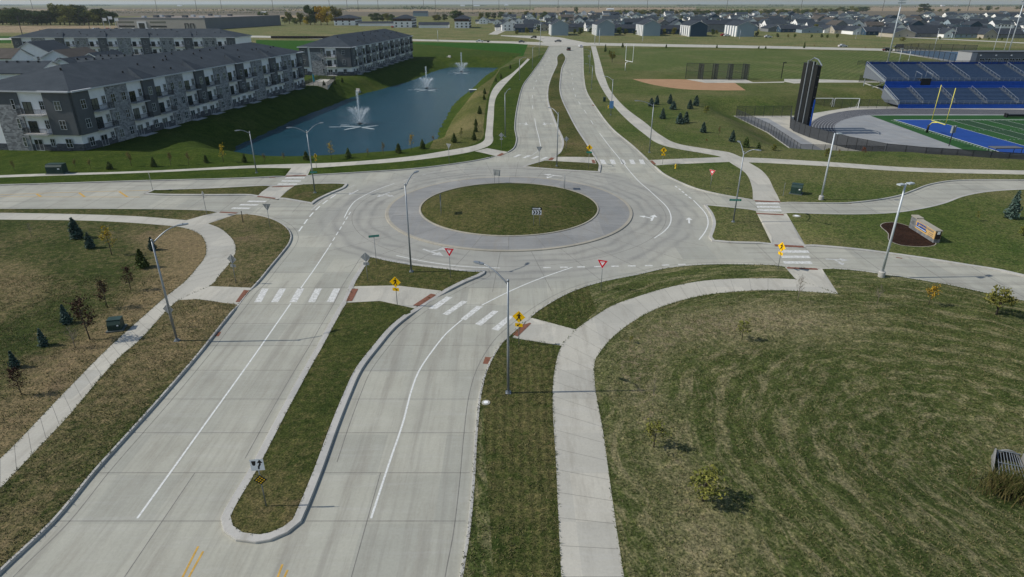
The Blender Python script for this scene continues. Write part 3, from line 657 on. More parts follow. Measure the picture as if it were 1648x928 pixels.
pathjoints([(0,738),(100,635),(174,560),(235,505),(272.5,472.5)], [(0,786),(100,680),(206,562),(245,525),(287.5,482.5)], 18)
pathjoints([(295,455),(317.5,430),(330,412.5),(331,392.5),(322.5,377.5),(295,366)], [(355,440),(370,422.5),(379,405),(379,395),(372.5,382.5),(335,359.5)], 14)
# water
b = NB('pond_water'); f = b.noise(1.6, 5, 0.7, vec=b.mapping((1, 1.6, 1))); f2 = b.noise(0.12, 4, 0.6)
c_ = b.mix(b.ramp(f2, [(0.3, 0.0), (0.7, 1.0)]), (0.005, 0.040, 0.062), (0.010, 0.056, 0.082))
b.b.inputs['IOR'].default_value = 1.33; b.bump(f, 0.9, 0.2); M_WATER = b.done(c_, 0.22, 0.22)
pw = circ(1, 4); mb = MB(); pp = np.array(POND); cpt = pp.mean(0)
x0, y0 = pp.min(0)-2; x1, y1 = pp.max(0)+2
mb.add([(x0, y0, ZW), (x1, y0, ZW), (x1, y1, ZW), (x0, y1, ZW)], [(0, 1, 2, 3)])
tag(mb.build('pond_water', M_WATER), kind='structure')
# football markings, track lanes
M_BLUE = M('endzone_blue', (0.008, 0.055, 0.26), 0.9, 0.12, 0.4); M_FW = M('field_white', (0.62, 0.65, 0.63), 0.9, 0.1, 3)
T = GR['football_turf']
def frect(x0, x1, y0, y1, m, name, dz=0.005):
    mb = MB(); mb.add([(x0, y0, ZS+dz), (x1, y0, ZS+dz), (x1, y1, ZS+dz), (x0, y1, ZS+dz)], [(0, 1, 2, 3)]); return mb.build(name, m, T)
ex0, fy1 = P(1440, 192.5, ZS); ex1 = P(1498, 192.5, ZS)[0]; fy0 = P(1591, 248, ZS)[1]
frect(ex0, ex1, fy0, fy1, M_BLUE, 'end_zone', 0.006)
mb = MB()
def fl(x0, x1, y0, y1, z=0.011): mb.add([(x0, y0, ZS+z), (x1, y0, ZS+z), (x1, y1, ZS+z), (x0, y1, ZS+z)], [(0, 1, 2, 3)])
fl(ex0-.3, 260, fy1, fy1+.35); fl(ex0-.3, 260, fy0-.35, fy0); fl(ex0-.3, ex0, fy0, fy1); fl(ex1, ex1+.15, fy0, fy1)
YD = (ex1-ex0)/10
for k in range(1, 14): fl(ex1+5*YD*k-.06, ex1+5*YD*k+.06, fy0, fy1)
for k in range(1, 66):
    for yy in (fy0+.6, fy0+(fy1-fy0)*.36, fy0+(fy1-fy0)*.64, fy1-1.2): fl(ex1+YD*k-.05, ex1+YD*k+.05, yy, yy+.6)
for k in range(40):
    yy = fy0+(fy1-fy0)*k/40; fl(ex0-1.6, ex0-1.1, yy, yy+.25)
mb.build('field_lines', M_FW, T)
frs = [(5*YD*k, 5*YD*(k+1)) for k in range(0, 12, 2)]
for a, c2 in frs: frect(ex1+a+YD*5+.1, ex1+c2+YD*5-.1, fy0, fy1, M_TURF2 if 'M_TURF2' in globals() else M('turf_dark', (0.017, 0.055, 0.02), 0.9), 'turf_band', 0.005)
mb = MB(); a_, b_ = np.array(TR_O), np.array(TR_I)
def res(Q, n=160):
    L = np.r_[0, np.cumsum(np.linalg.norm(np.diff(Q, axis=0), axis=1))]; t = np.linspace(0, L[-1], n); return np.c_[np.interp(t, L, Q[:, 0]), np.interp(t, L, Q[:, 1])]
ra, rb = res(a_), res(b_)
for k in range(9):
    f = 0.04+0.92*k/8; ribbon(mb, ra*(1-f)+rb*f, 0.09, ZS+0.006)
mb.build('lane_lines', M('lane_paint', (0.40, 0.42, 0.44), 0.9, 0.3, 1), GR['running_track'])
# infield chalk
# ------------------------------------------------------------------ poles, lamps, signs
M_GALV = M('galvanised_steel', (0.30, 0.33, 0.36), 0.45, 0.12, 2, 0.5, 0.55)
M_POST = M('sign_post', (0.26, 0.28, 0.29), 0.5, 0.12, 5, 0.4, 0.4)
M_SBACK = M('sign_back', (0.36, 0.38, 0.39), 0.45, 0.08, 3, 0.4, 0.4)
M_SILV = M('painted_light_pole', (0.52, 0.57, 0.61), 0.45, 0.06, 2, 0.5, 0.2)
M_YSIGN = M('sign_yellow', (0.95, 0.56, 0.0), 0.4, 0.04, 3); M_BLK = M('black', (0.012, 0.013, 0.014), 0.5, 0.2, 3)
M_WSIGN = M('sign_white', (0.86, 0.88, 0.90), 0.4, 0.05, 3); M_RED = M('sign_red', (0.62, 0.015, 0.03), 0.4, 0.05, 3)
M_GSIGN = M('sign_green', (0.0, 0.20, 0.145), 0.4, 0.05, 3); M_LENS = M('lamp_lens', (0.6, 0.65, 0.68), 0.2, 0.05, 3, 0.5)
M_BSIGN = M('sign_blue', (0.15, 0.32, 0.60), 0.4, 0.1, 3)
def arm_pts(dx, dy, z0, rise):
    L = math.hypot(dx, dy); out = []
    for k in range(9):
        t = k/8; out.append((dx*t, dy*t, z0+rise*math.sin(t*math.pi/2)))
    return out
def street_lamp(px, ty, arms, label, group='cobra head street lamps', cat='street lamp'):
    """px: base in the picture; arms: list of (dx,dy,rise) in metres"""
    b = G(*px); h = ztop(b.y, ty)-b.z
    r = empty('street_lamp', b, 0, label, cat, group)
    mb = MB(); mb.tube([(0, 0, 0.0), (0, 0, h*.5), (0, 0, h)], [0.10, 0.085, 0.06], 12); mb.build('pole', M_GALV, r, True)
    mb = MB(); mb.box(-.2, .2, -.2, .2, -.1, .05); mb.tube([(0, 0, .05), (0, 0, .16)], .16, 12); mb.build('base_plate', M_GALV, r)
    mb = MB(); mb.tube([(0, 0, h-.02), (0, 0, h+.08), (0, 0, h+.14)], [.1, .09, .03], 10); mb.build('pole_cap', M_GALV, r, True)
    for dx, dy, rise in arms:
        a = MB(); a.tube([(p[0], p[1], p[2]) for p in arm_pts(dx, dy, h-.25, rise)], [.055]*5+[.045]*4, 8); ao = a.build('arm', M_GALV, r, True)
        L = math.hypot(dx, dy); ux, uy = dx/L, dy/L; ang = math.atan2(uy, ux); z = h-.25+rise
        def fn(x, y, zz): return (dx+x*ux-y*uy, dy+x*uy+y*ux, z+zz)
        m = MB(); q = [(-.12, -.07), (.1, -.15), (.5, -.16), (.72, -.09), (.72, .09), (.5, .16), (.1, .15), (-.12, .07)]
        m.poly(q, -.035, .05, 0, fn); m.box(.28, .36, -.04, .04, .05, .12, 0, fn); ho = m.build('lamp_head', M_GALV, r)
        m = MB(); m.box(.18, .58, -.1, .1, -.055, -.036, 0, fn); m.build('lens', M_LENS, ho)
    return r
def post(r, h, rad=.032): MB().tube([(0, 0, -.1), (0, 0, h)], rad, 8).build('post', M_POST, r, True)
def plate(r, pts, z, name, mf, off=0.05, th=.006, yaw=0, border=None, back=True):
    """flat sign face in local xz plane looking to -y"""
    m = MB(); m.add([(x, -off, z+y) for x, y in pts], [tuple(range(len(pts)))])
    m.add([(x, -off+th, z+y) for x, y in pts], [tuple(range(len(pts)))[::-1]], 1)
    n = len(pts); a = [(x, -off, z+y) for x, y in pts]+[(x, -off+th, z+y) for x, y in pts]
    m.add(a, [(i, n+i, n+(i+1) % n, (i+1) % n) for i in range(n)], 1)
    return m.build(name, [mf, M_SBACK], r)
def glyph(par, polys, z, name, m, off=0.055, s=1.0):
    g = MB()
    for q in polys:
        if area(q) < 0: q = q[::-1]
        g.add([(x*s, -off, z+y*s) for x, y in q], [tuple(range(len(q)))])
    return g.build(name, m, par)
def disc(cx, cy, r, n=12): return [(cx+r*math.cos(2*math.pi*i/n), cy+r*math.sin(2*math.pi*i/n)) for i in range(n)]
WALKER = [disc(.03, .30, .055), [(-.06, .22), (.07, .22), (.08, 0), (-.05, 0)], [(-.05, .22), (-.02, .16), (-.15, .02), (-.19, .05)], [(.05, .22), (.08, .18), (.19, .08), (.16, .04), (.05, .14)],
          [(-.05, .02), (.04, .02), (-.02, -.14), (-.15, -.32), (-.21, -.28), (-.09, -.12)], [(.0, .02), (.085, .02), (.1, -.12), (.19, -.29), (.13, -.33), (.03, -.14)]]
DWALK = [[(-.14, .13), (-.10, .17), (.10, -.02), (.06, -.06)], [(.16, -.12), (-.02, -.08), (.12, .06)]]
DIAM = lambda s: [(-s, 0), (0, -s), (s, 0), (0, s)]
def sign_root(name, px, yaw, label, cat, group=None):
    b = G(*px); return empty(name, b, yaw, label, cat, group), b
def face_yaw(b, extra=0):      # rotate local -y towards the camera
    return math.atan2(b.y, b.x)-math.pi/2+extra
def crossing_sign(px, ty, label, yaw=0, back=False, s=.55, arrow=True, flip=False, street=False):
    b = G(*px); h = ztop(b.y, ty)-b.z
    r = empty('crossing_sign', b, yaw, label, 'road sign', 'pedestrian crossing signs'); post(r, h-.1)
    p = plate(r, DIAM(s), h-s, 'sign_panel', M_YSIGN)
    glyph(p, WALKER, h-s, 'walking_figure', M_BLK, s=s/.55*1.15)
    if arrow:
        p2 = plate(r, [(-.32, -.16), (.32, -.16), (.32, .16), (-.32, .16)], h-2*s-.2, 'arrow_plaque', M_YSIGN)
        glyph(p2, DWALK if not flip else [[(-x, y) for x, y in q] for q in DWALK], h-2*s-.2, 'arrow_mark', M_BLK)
    if street:
        plate(r, [(-.48, -.12), (.48, -.12), (.48, .12), (-.48, .12)], h-2*s-.22, 'street_name_blade', M_GSIGN)
    return r
def text_mesh(body, size, name, mat, par, loc, rot=(R(90), 0, 0), align='CENTER'):
    cu = bpy.data.curves.new('t', 'FONT'); cu.body = body; cu.size = size; cu.align_x = align; cu.align_y = 'CENTER'
    to = bpy.data.objects.new('t', cu); COL.objects.link(to); dg = bpy.context.evaluated_depsgraph_get()
    me = bpy.data.meshes.new_from_object(to.evaluated_get(dg)); bpy.data.objects.remove(to); me.materials.clear(); me.materials.append(mat)
    o = bpy.data.objects.new(name, me); COL.objects.link(o); o.parent = par; o.location = loc; o.rotation_euler = rot; return o
def yield_sign(px, ty, label, yaw=0, s=.52):
    b = G(*px); h = ztop(b.y, ty)-b.z
    r = empty('yield_sign', b, yaw, label, 'road sign', 'triangular give way signs'); post(r, h-.2)
    tri = lambda k: [(-k, k*.58), (0, -k*1.155), (k, k*.58)]
    p = plate(r, tri(s*1.02), h-.58*s, 'sign_panel', M_WSIGN)
    g = MB()
    a, c_ = tri(s*.97), tri(s*.48)
    for i in range(3):
        j = (i+1) % 3; g.add([(a[i][0], -.053, h-.58*s+a[i][1]), (a[j][0], -.053, h-.58*s+a[j][1]), (c_[j][0], -.053, h-.58*s+c_[j][1]), (c_[i][0], -.053, h-.58*s+c_[i][1])], [(0, 1, 2, 3)])
    g.build('red_border', M_RED, p)
    text_mesh('YIELD', .13, 'lettering', M_RED, p, (0, -.056, h-.48*s))
    return r
N = 'street_lamp'
street_lamp((818,632), 452, [(-1.75, 1.2, 1.0)], 'nearest street lamp, on the narrow verge beside the foreground sidewalk, arm curving left')
street_lamp((285,548), 387, [(1.7, 1.2, 1.1)], 'leaning-looking street lamp between the left sidewalk and the inbound carriageway, arm curving right')
street_lamp((662,437), 297, [(.75, 1.9, 1.0)], 'street lamp on the small triangular splitter island in front of the roundabout')
street_lamp((507,310), 211, [(-1.9, -.6, .9), (1.3, 2.2, 1.0)], 'twin arm street lamp on the west splitter island before the pond')
street_lamp((413,278), 212, [(-1.2, -1.0, .7)], 'single arm street lamp left of the twin arm lamp, near the pond corner')
street_lamp((1180,357), 245, [(.2, 2.6, 1.0), (1.0, -1.0, .8)], 'twin arm street lamp with green blade on the small island east of the roundabout')
street_lamp((1045,245), 168, [(-2.8, .2, .9)], 'street lamp on the verge right of the outgoing north road, beside the yellow crossing sign')
street_lamp((896,267), 182, [(-1.2, 1.4, .9)], 'street lamp at the near tip of the north median island')
street_lamp((983,185), 128, [(-1.5, 1.2, .9)], 'street lamp with blue banner box beside the curved northeast sidewalk')
street_lamp((813,220), 150, [(.8, 1.5, .9)], 'street lamp on the grass between the north road and the pond sidewalk')
for i, (x, y, t, dx) in enumerate([(952,143,106,-1.8),(948.5,117,82,-1.8),(836,128,95,1.8),(857,110,76,1.8),(867.5,93,64,1.8)]):
    street_lamp((x, y), t, [(dx, .3, .9)], ('nearer', 'farther')[i] + ' of the two thin lamps right of the north road beyond the blue banner lamp' if i < 2 else ('nearest', 'middle', 'farthest')[i-2]+' of the three thin lamps left of the north road')
# banner box, street name blades on lamps
def blade(px, py_, depth_px, wd, yaw, label, at=None, txt=True):
    b = G(*depth_px); z = ztop(b.y, py_)
    x = (px-824)*((CH-z)/(FP*SP+(py_-464)*CP))
    r = empty('street_name_sign', (x, b.y-.16, z), yaw, label, 'street sign', 'green street name signs')
    m = MB(); m.box(-wd/2, wd/2, -.01, .01, -.13, .13); m.build('blade', M_GSIGN, r)
    m = MB(); m.box(-.05, .05, 0.0, .14, -.06, .06); m.build('bracket', M_GALV, r)
    m = MB(); xx = -wd*.4
    random.seed(int(px))
    while xx < wd*.36: l = random.uniform(.05, .13); m.box(xx, xx+l, -.013, -.0105, -.05, .06); xx += l+.05
    m.build('faint_lettering', M('sign_letter', (0.25, 0.50, 0.42)), r); return r
blade(1183, 321, (1180,357), 1.5, R(-4), 'long green street name blade bolted to the twin arm lamp east of the roundabout')
blade(505, 276.5, (507,310), 1.0, R(8), 'green street name blade bolted to the twin arm lamp by the pond')
def street_sign(px, ty, label, yaw):
    b = G(*px); h = ztop(b.y, ty)-b.z; r = empty('street_name_sign', b, yaw, label, 'street sign', 'green street name signs'); post(r, h-.2, .03)
    m = MB(); m.box(-.56, .56, -.012, .012, h-.24, h); bo = m.build('blade', M_GSIGN, r)
    m = MB(); random.seed(3); xx = -.46
    while xx < .42: l = random.uniform(.05, .12); m.box(xx, xx+l, -.016, -.0125, h-.17, h-.06); xx += l+.05
    m.build('faint_lettering', M('sign_letter', (0.25, 0.50, 0.42)), bo)
street_sign((606,424), 378, 'green street name blade on a thin post at the near splitter island', R(18))
# pedestrian crossing signs
crossing_sign((639.5,491), 444.5, 'yellow walking figure diamond on the cut-through of the near splitter island', R(-13))
crossing_sign((835,554), 499.5, 'yellow walking figure diamond beside the right foreground crosswalk ramp, largest of its kind', R(-14), flip=True)
crossing_sign((1066,264), 236.5, 'yellow walking figure diamond on the verge right of the north road crosswalk', R(-12))
crossing_sign((947,271), 232, 'yellow walking figure diamond with green blade under it on the north median', R(-12), arrow=False, street=True, flip=True)
crossing_sign((1252,432), 389, 'yellow diamond sign seen nearly edge-on beside the east crosswalk', R(-68))
crossing_sign((509.5,270), 246, 'yellow diamond sign seen nearly edge-on beside the pond sidewalk ramp', R(72), s=.5)
# backs of diamonds
for px, ty, yw, lb, sp in (((380,455), 409, 168, 'grey back of a diamond sign with plaque inside the left sidewalk loop', 1),
        ((592,451), 406, 178, 'grey back of a diamond sign with plaque, left end of the near splitter island', 1),
        ((277.5,527), 489, 170, 'grey back of a diamond sign half hidden behind the left foreground lamp', 0),
        ((333,345), 307, 140, 'grey back of a diamond sign beside the west crosswalk ramp', 0),
        ((246,306), 276, 120, 'turned grey sign at the left tip of the long west island', 0),
        ((911,240), 219, 178, 'small grey back of a diamond sign on the north median grass', 0),
        ((807,240), 213, 176, 'pale grey back of a diamond sign on the grass right of the pond sidewalk', 1),
        ((947,100), 88, 176, 'small pale sign back beside the top of the north road', 0)):
    b = G(*px); h = ztop(b.y, ty)-b.z; r = empty('diamond_sign', b, R(yw), lb, 'road sign', 'diamond signs seen from behind'); post(r, h-.05)
    plate(r, DIAM(.52), h-.52, 'sign_panel', M_YSIGN)
    if sp: plate(r, [(-.3, -.15), (.3, -.15), (.3, .15), (-.3, .15)], h-1.24, 'plaque', M_YSIGN)
yield_sign((725,447), 399, 'red and white give way triangle on the near splitter island', R(-12))
yield_sign((967,467), 418, 'red and white give way triangle on the curved verge right of the roundabout exit', R(-22))
yield_sign((1143,303), 273, 'red and white give way triangle turned aside on the northeast grass wedge', R(-48))
yield_sign((435,367), 328, 'grey back of a give way triangle on the grass corner left of the roundabout', R(178))
yield_sign((867.5,268), 236, 'grey back of a give way triangle at the tip of the north median', R(176))
yield_sign((723,263), 231, 'grey back of a give way triangle between the pond sidewalk and the roundabout', R(150))
# one way + chevron boards on the island
def chevron_board(px1, px2, ty, label, yaw, flip=False):
    b1, b2 = G(*px1), G(*px2); c = (b1+b2)/2; z = min(b1.z, b2.z); h = ztop(c.y, ty)-z
    r = empty('chevron_sign', (c.x, c.y, z), yaw, label, 'road sign', 'chevron boards on the central island')
    for x in (-.38, .38): MB().tube([(x, 0, -.2), (x, 0, h-.1)], .028, 8).build('post', M_POST, r, True)
    p = plate(r, [(-.58, -.30), (.58, -.30), (.58, .30), (-.58, .30)], h-.68, 'chevron_panel', M_WSIGN)
    ch = [[(x-.02, .26), (x+.14, .26), (x+.29, 0), (x+.14, -.26), (x-.02, -.26), (x+.12, 0)] for x in (-.47, -.13, .21)]
    g = MB()
    for q in ch:
        a = [(x, -.0545, h-.68+y) for x, y in q]; g.add(a, [(0, 5, 2, 1), (5, 4, 3, 2)])
    g.build('chevrons', M_BLK, p)
    p = plate(r, [(-.64, -.17), (.64, -.17), (.64, .17), (-.64, .17)], h-.19, 'one_way_panel', M_BLK)
    glyph(p, [[(-.52, -.08), (.28, -.08), (.28, .08), (-.52, .08)], [(.28, -.14), (.52, 0), (.28, .14)]], h-.19, 'arrow', M_WSIGN)
    text_mesh('ONE WAY', .14, 'lettering', M_BLK, p, (-.1, -.058, h-.19))
chevron_board((858,361), (869,364), 333, 'black and white one way and chevron boards facing the viewer on the central island', R(-3))
chevron_board((796,294), (803,295), 272.5, 'weathered back of the chevron boards on the far side of the central island', R(155))
chevron_board((709,344), (711,346), 312, 'edge-on chevron boards at the left side of the central island', R(-88))
chevron_board((907,303), (909,304), 281, 'edge-on chevron boards at the right far side of the central island', R(92))
# keep right + object marker
b = G(428.5,814); h = ztop(b.y, 738)-b.z
r = empty('keep_right_sign', b, R(6), 'white keep right sign over a black and yellow marker at the long island end', 'road sign'); post(r, h-.1, .035)
p = plate(r, [(-.36, -.38), (.36, -.38), (.36, .38), (-.36, .38)], h-.38, 'white_panel', M_WSIGN)
glyph(p, [[(-.29, .27), (-.05, .27), (-.09, 0), (-.17, -.06), (-.25, 0)], [(.0, -.30), (.09, -.30), (.12, -.12), (.20, .02), (.11, .06), (.02, -.10)], [(.11, .02), (.20, .0), (.20, .14), (.11, .14)], [(.0, .12), (.31, .12), (.155, .34)]], h-.38, 'arrow_and_island', M_BLK)
p = plate(r, DIAM(.36), h-1.42, 'object_marker', M_BLK)
g = MB()
for i in (-1, 0, 1):
    for j in (-1, 0, 1):
        x, y = (i-j)*.1, (i+j)*.1; g.add([(x+q[0], -.0545, h-1.42+y+q[1]) for q in disc(0, 0, .05, 8)], [tuple(range(8))])
g.build('reflectors', M_YSIGN, p)
# thin marker post
b = G(391.5,358); r = empty('marker_post', b, 0, 'thin dark marker post on the grass near the west crosswalk ramp', 'post')
MB().box(-.04, .04, -.02, .02, 0, 1.5).build('stake', M('dark_post', (.05, .045, .04)), r); MB().box(-.05, .05, -.03, .03, 1.5, 1.56).build('cap', M_BLK, r)
# small green reflective delineators
for (x, y, hh, lb) in ((1260,315,1.9,'thin pale post on the grass left of the transformer box'), (1529,420/4+120-8,1.2,None)):
    if lb:
        b = G(x, y); r = empty('marker_post', b, 0, lb, 'post'); MB().tube([(0, 0, 0), (0, 0, hh)], .03, 6).build('rod', M_POST, r); MB().tube([(0, 0, hh), (0, 0, hh+.05)], .045, 6).build('cap', M_SBACK, r)
# utility boxes
M_TGRN = M('transformer_green', (0.022, 0.050, 0.042), 0.5, 0.15, 2)
def transformer(px, w_, d_, h_, yaw, label):
    b = G(*px); r = empty('transformer_box', b, yaw, label, 'utility box', 'green pad mounted utility boxes')
    MB().box(-w_/2-.15, w_/2+.15, -d_/2-.15, d_/2+.15, -.1, .1).build('pad', M('pad_dark', (.10, .12, .115)), r)
    m = MB(); m.poly([(-d_/2, .1), (d_/2, .1), (d_/2, h_), (-d_/2+.25, h_), (-d_/2, h_-.35)], -w_/2, w_/2, 0, lambda a, z, x: (x, a, z)); m.build('cabinet', M_TGRN, r)
    m = MB(); m.box(-w_/2-.02, w_/2+.02, -d_/2+.22, d_/2+.02, h_, h_+.04); m.build('lid', M_TGRN, r)
    m = MB(); m.box(-.01, .01, -d_/2-.012, -d_/2-.002, .15, h_-.4); m.build('door_seam', M_BLK, r)
    m = MB(); m.box(w_*.22, w_*.36, -d_/2-.012, -d_/2-.003, h_*.5, h_*.62); m.build('label_plate', M_WSIGN, r)
transformer((188,529), 1.05, 1.0, 0.95, R(14), 'green transformer box on the dry grass left of the foreground sidewalk')
transformer((93,278), 2.6, 1.5, 1.5, R(3), 'wide dark green transformer box on the lawn before the nearest apartment block')
transformer((1281,311), 1.5, 1.3, 1.4, R(-30), 'green transformer box on the grass between the two east paths')
b = G(761,147); r = empty('pump_box', (b.x, b.y, b.z), R(5), 'pale low pump housing on the right bank of the pond', 'utility box'); MB().box(-1.2, 1.2, -.6, .6, -.3, .55).build('housing', M('pump_grey', (.25, .26, .26)), r); MB().box(-1.3, 1.3, -.7, .7, .55, .68).build('lid', M_WSIGN, r)
def hydrant(px, label):
    b = G(*px); r = empty('fire_hydrant', b, 0, label, 'fire hydrant', 'yellow fire hydrants'); Y = M('hydrant_yellow', (.62, .42, .02), .5)
    MB().tube([(0, 0, 0), (0, 0, .06), (0, 0, .07), (0, 0, .62), (0, 0, .66), (0, 0, .70), (0, 0, .80), (0, 0, .84)], [.17, .17, .12, .12, .16, .15, .09, .03], 12).build('barrel', Y, r, True)
    MB().tube([(-.22, 0, .48), (.22, 0, .48)], .065, 8).build('side_outlets', Y, r, True); MB().tube([(0, 0, .46), (0, -.22, .46)], .08, 8).build('front_outlet', Y, r, True)
hydrant((1087,271), 'yellow fire hydrant on the northeast grass wedge near the crosswalk'); hydrant((979,174), 'yellow fire hydrant beside the blue banner lamp')
b = G(983,185); z = ztop(b.y, 168); r = empty('banner_box', (b.x, b.y-.2, z), 0, 'small blue panel strapped to a street lamp on the northeast verge', 'sign'); MB().box(-.5, .5, -.03, .03, -.9, .9).build('panel', M_BSIGN, r); MB().box(-.06, .06, .02, .2, -.3, .3).build('bracket', M_GALV, r)
b = G(972.5,163); r = empty('cable_pedestal', b, 0, 'tiny dark green cable pedestal on the verge of the north road', 'utility box'); MB().box(-.35, .35, -.3, .3, 0, 1.1).build('housing', M_TGRN, r); MB().box(-.4, .4, -.35, .35, 1.1, 1.2).build('lid', M_TGRN, r)
for px, w_, lb in (((782,648), .30, 'round concrete utility cover on the verge beside the right foreground kerb'), ((1282,347.5), .5, 'small round white cover on the grass south of the east crosswalk')):
    b = G(*px); r = empty('utility_cover', b, 0, lb, 'manhole'); MB().tube([(0, 0, -.05), (0, 0, .05)], w_, 20).build('concrete_ring', C_ROAD, r); MB().tube([(0, 0, .052), (0, 0, .07)], w_*.55, 16).build('lid', C_TAN if w_ > .52 else M_WSIGN, r)
# car park style lights
def area_light(px, ty, yaw, label, single=True):
    b = G(*px); h = ztop(b.y, ty)-b.z; r = empty('area_light', b, yaw, label, 'light pole', 'tall pale poles with flat heads')
    MB().tube([(0, 0, -.1), (0, 0, .55), (0, 0, .62)], [.33, .33, .26], 16).build('concrete_base', C_KERB, r)
    MB().tube([(0, 0, .6), (0, 0, h*.5), (0, 0, h)], [.13, .11, .085], 12).build('pole', M_SILV, r, True)
    MB().box(-.03, .5, -.03, .03, h-.12, h-.04).build('arm', M_SILV, r)
    m = MB(); m.box(.3, .95, -.22, .22, h-.1, h+.02); ho = m.build('lamp_head', M_SILV, r); MB().box(.36, .9, -.17, .17, h-.13, h-.102).build('lens', M_LENS, ho)
    if not single: MB().box(-.95, -.3, -.22, .22, h-.1, h+.02).build('lamp_head', M_SILV, r); MB().box(-.5, .0, -.03, .03, h-.12, h-.04).build('arm', M_SILV, r)
area_light((1418,445), 295, R(20), 'pale pole with flat twin heads standing beside the lower east road', False)
area_light((1321,321), 214, R(0), 'pale pole with one flat head on the grass beside the upper east road')
# monument sign on its mulch bed
bed = poly([(1416,362),(1425,357.5),(1440,357),(1462,363),(1490,380),(1507,390),(1504,395),(1480,397),(1450,394.5),(1432,388),(1428,375)], 0.15, .5)
mb = MB(); mb.add([(x, y, .15+.006) for x, y in (bed if area(bed) > 0 else bed[::-1])], [tuple(range(len(bed)))])
M_MULCH = grass('mulch', (.028, .016, .012), (.05, .028, .02), (.075, .045, .032), None, .4, 10)
tag(mb.build('mulch_bed', M_MULCH), 'dark brown mulch bed around the school monument sign', 'planting bed')
mb = MB(); kerb_mesh(mb, bed, .12, 1 if area(bed) > 0 else -1, True, .01, True, .15); mb.build('bed_edging', C_TAN, bpy.data.objects['mulch_bed'])
a = G(1463,366); c = G(1501.5,390.5); d = (c-a); L = d.length; yaw = math.atan2(d.y, d.x)
r = empty('monument_sign', a, yaw, 'long stone and tan monument sign with a lit message screen, facing left', 'monument sign'); HH = ztop(a.y, 346.5)-.15
def stone_mat():
    b = NB('ashlar_stone'); br = b.n('ShaderNodeTexBrick'); br.inputs['Scale'].default_value = 1; br.inputs['Brick Width'].default_value = .5; br.inputs['Row Height'].default_value = .22; br.inputs['Mortar Size'].default_value = .012
    br.inputs['Color1'].default_value = (.12, .13, .14, 1); br.inputs['Color2'].default_value = (.22, .225, .23, 1); br.inputs['Mortar'].default_value = (.16, .16, .16, 1)
    m = b.n('ShaderNodeTexCoord'); s = b.n('ShaderNodeSeparateXYZ'); b.l(m.outputs['Object'], s.inputs[0]); cb = b.n('ShaderNodeCombineXYZ'); b.l(b.math('ADD', s.outputs[0], s.outputs[1]), cb.inputs[0]); b.l(s.outputs[2], cb.inputs[1]); b.l(cb.outputs[0], br.inputs['Vector'])
    c_ = b.mix(1.0, br.outputs[0], b.ramp(b.noise(2.5, 5), [(.3, (.75,)*3), (.7, (1.25,)*3)]), 'MULTIPLY'); return b.done(c_, .9, .2)
M_STONE = stone_mat(); M_TANP = M('tan_sign_panel', (.56, .37, .155), .7, .08, 2)
MB().box(-.1, 1.15, 0, .75, 0, HH-.08).build('stone_pier', M_STONE, r); MB().box(-.16, 1.2, -.05, .8, HH-.08, HH+.06).build('pier_cap', C_TAN, r)
MB().box(1.15, L, .02, .7, 0, .42).build('stone_plinth', M_STONE, r)
MB().box(1.2, L-.02, -.02, .7, .42, HH-.2).build('tan_body', M_TANP, r); MB().box(1.2, L+.02, -.05, .74, HH-.2, HH-.08).build('cap', C_TAN, r)
sc_ = MB(); sc_.box(1.3, 3.75, -.05, -.02, .62, HH-.75); so_ = sc_.build('screen_frame', M_BLK, r)
MB().box(1.36, 3.69, -.056, -.051, .68, HH-.81).build('screen', M('led_screen', (.32, .42, .68), .3, .15, 1.2, .3, 0, 1, .35), so_)
g = MB(); random.seed(5)
for zz in (.85, 1.15):
    x = 2.0+random.random()*.2
    while x < 3.5: l = random.uniform(.08, .16); g.box(x, x+l, -.060, -.057, zz, zz+.17); x += l+.05
g.add([(1.68+q[0], -.059, 1.08+q[1]) for q in disc(0, 0, .2, 14)], [tuple(range(14))[::-1]])
g.build('screen_message', M('led_dark', (.05, .10, .35), .4, .1, 2, .3, 0, 1, .1), so_)
g = MB(); x = 1.6
while x < L-.5: l = random.uniform(.12, .2); g.box(x, x+l, -.026, -.021, HH-.52, HH-.32); x += l+.06
for k, zz in enumerate((HH-.78, HH-.98, HH-1.18)):
    x = 4.1+.25*(k == 0)
    while x < L-.4: l = random.uniform(.05, .12); g.box(x, x+l, -.026, -.021, zz, zz+.09); x += l+.04
g.build('raised_lettering', M('sign_letter_grey', (.13, .14, .16)), r)
MB().box(L-.03, L+.01, .05, .65, .45, HH-.25).build('end_panel', M('end_dark', (.03, .02, .018)), r); MB().box(L+.01, L+.03, .2, .5, 1.05, 1.4).build('power_box', M_WSIGN, r)
# culvert outlet with grate
b = G(1616,742)
r = empty('culvert_outlet', (b.x+.1, b.y, b.z-.12), R(-20), 'concrete flared pipe end with steel safety grate in the grass at the right edge', 'culvert', None, .72)
CO = M('weathered_concrete', (.22, .22, .21), .9, .25, 4)
m = MB(); 
for sx in (-1, 1): m.poly([(0, -.1), (2.6, -.1), (2.6, .1), (0, 1.35)], 0, .14, 0, lambda y, z, t, sx=sx: (sx*(1.0+.25*y)+sx*t, -y, z))
m.build('wing_walls', CO, r)
m = MB(); n = 14; m.add([(math.cos(math.pi*i/n)*rr, yy, math.sin(math.pi*i/n)*rr+.25) for yy in (0, .16) for rr in (.95, 1.12) for i in range(n+1)], [])
k = n+1; m.f = [(i, i+1, k+i+1, k+i) for i in range(n)]+[(k+i, k+i+1, 3*k+i+1, 3*k+i) for i in range(n)]+[(2*k+i+1, 2*k+i, 3*k+i, 3*k+i+1) for i in range(n)]; m.mi = [0]*len(m.f)
m.build('pipe_rim', CO, r); MB().box(-.9, .9, .12, .2, .0, 1.1).build('dark_bore', M_BLK, r)
m = MB()
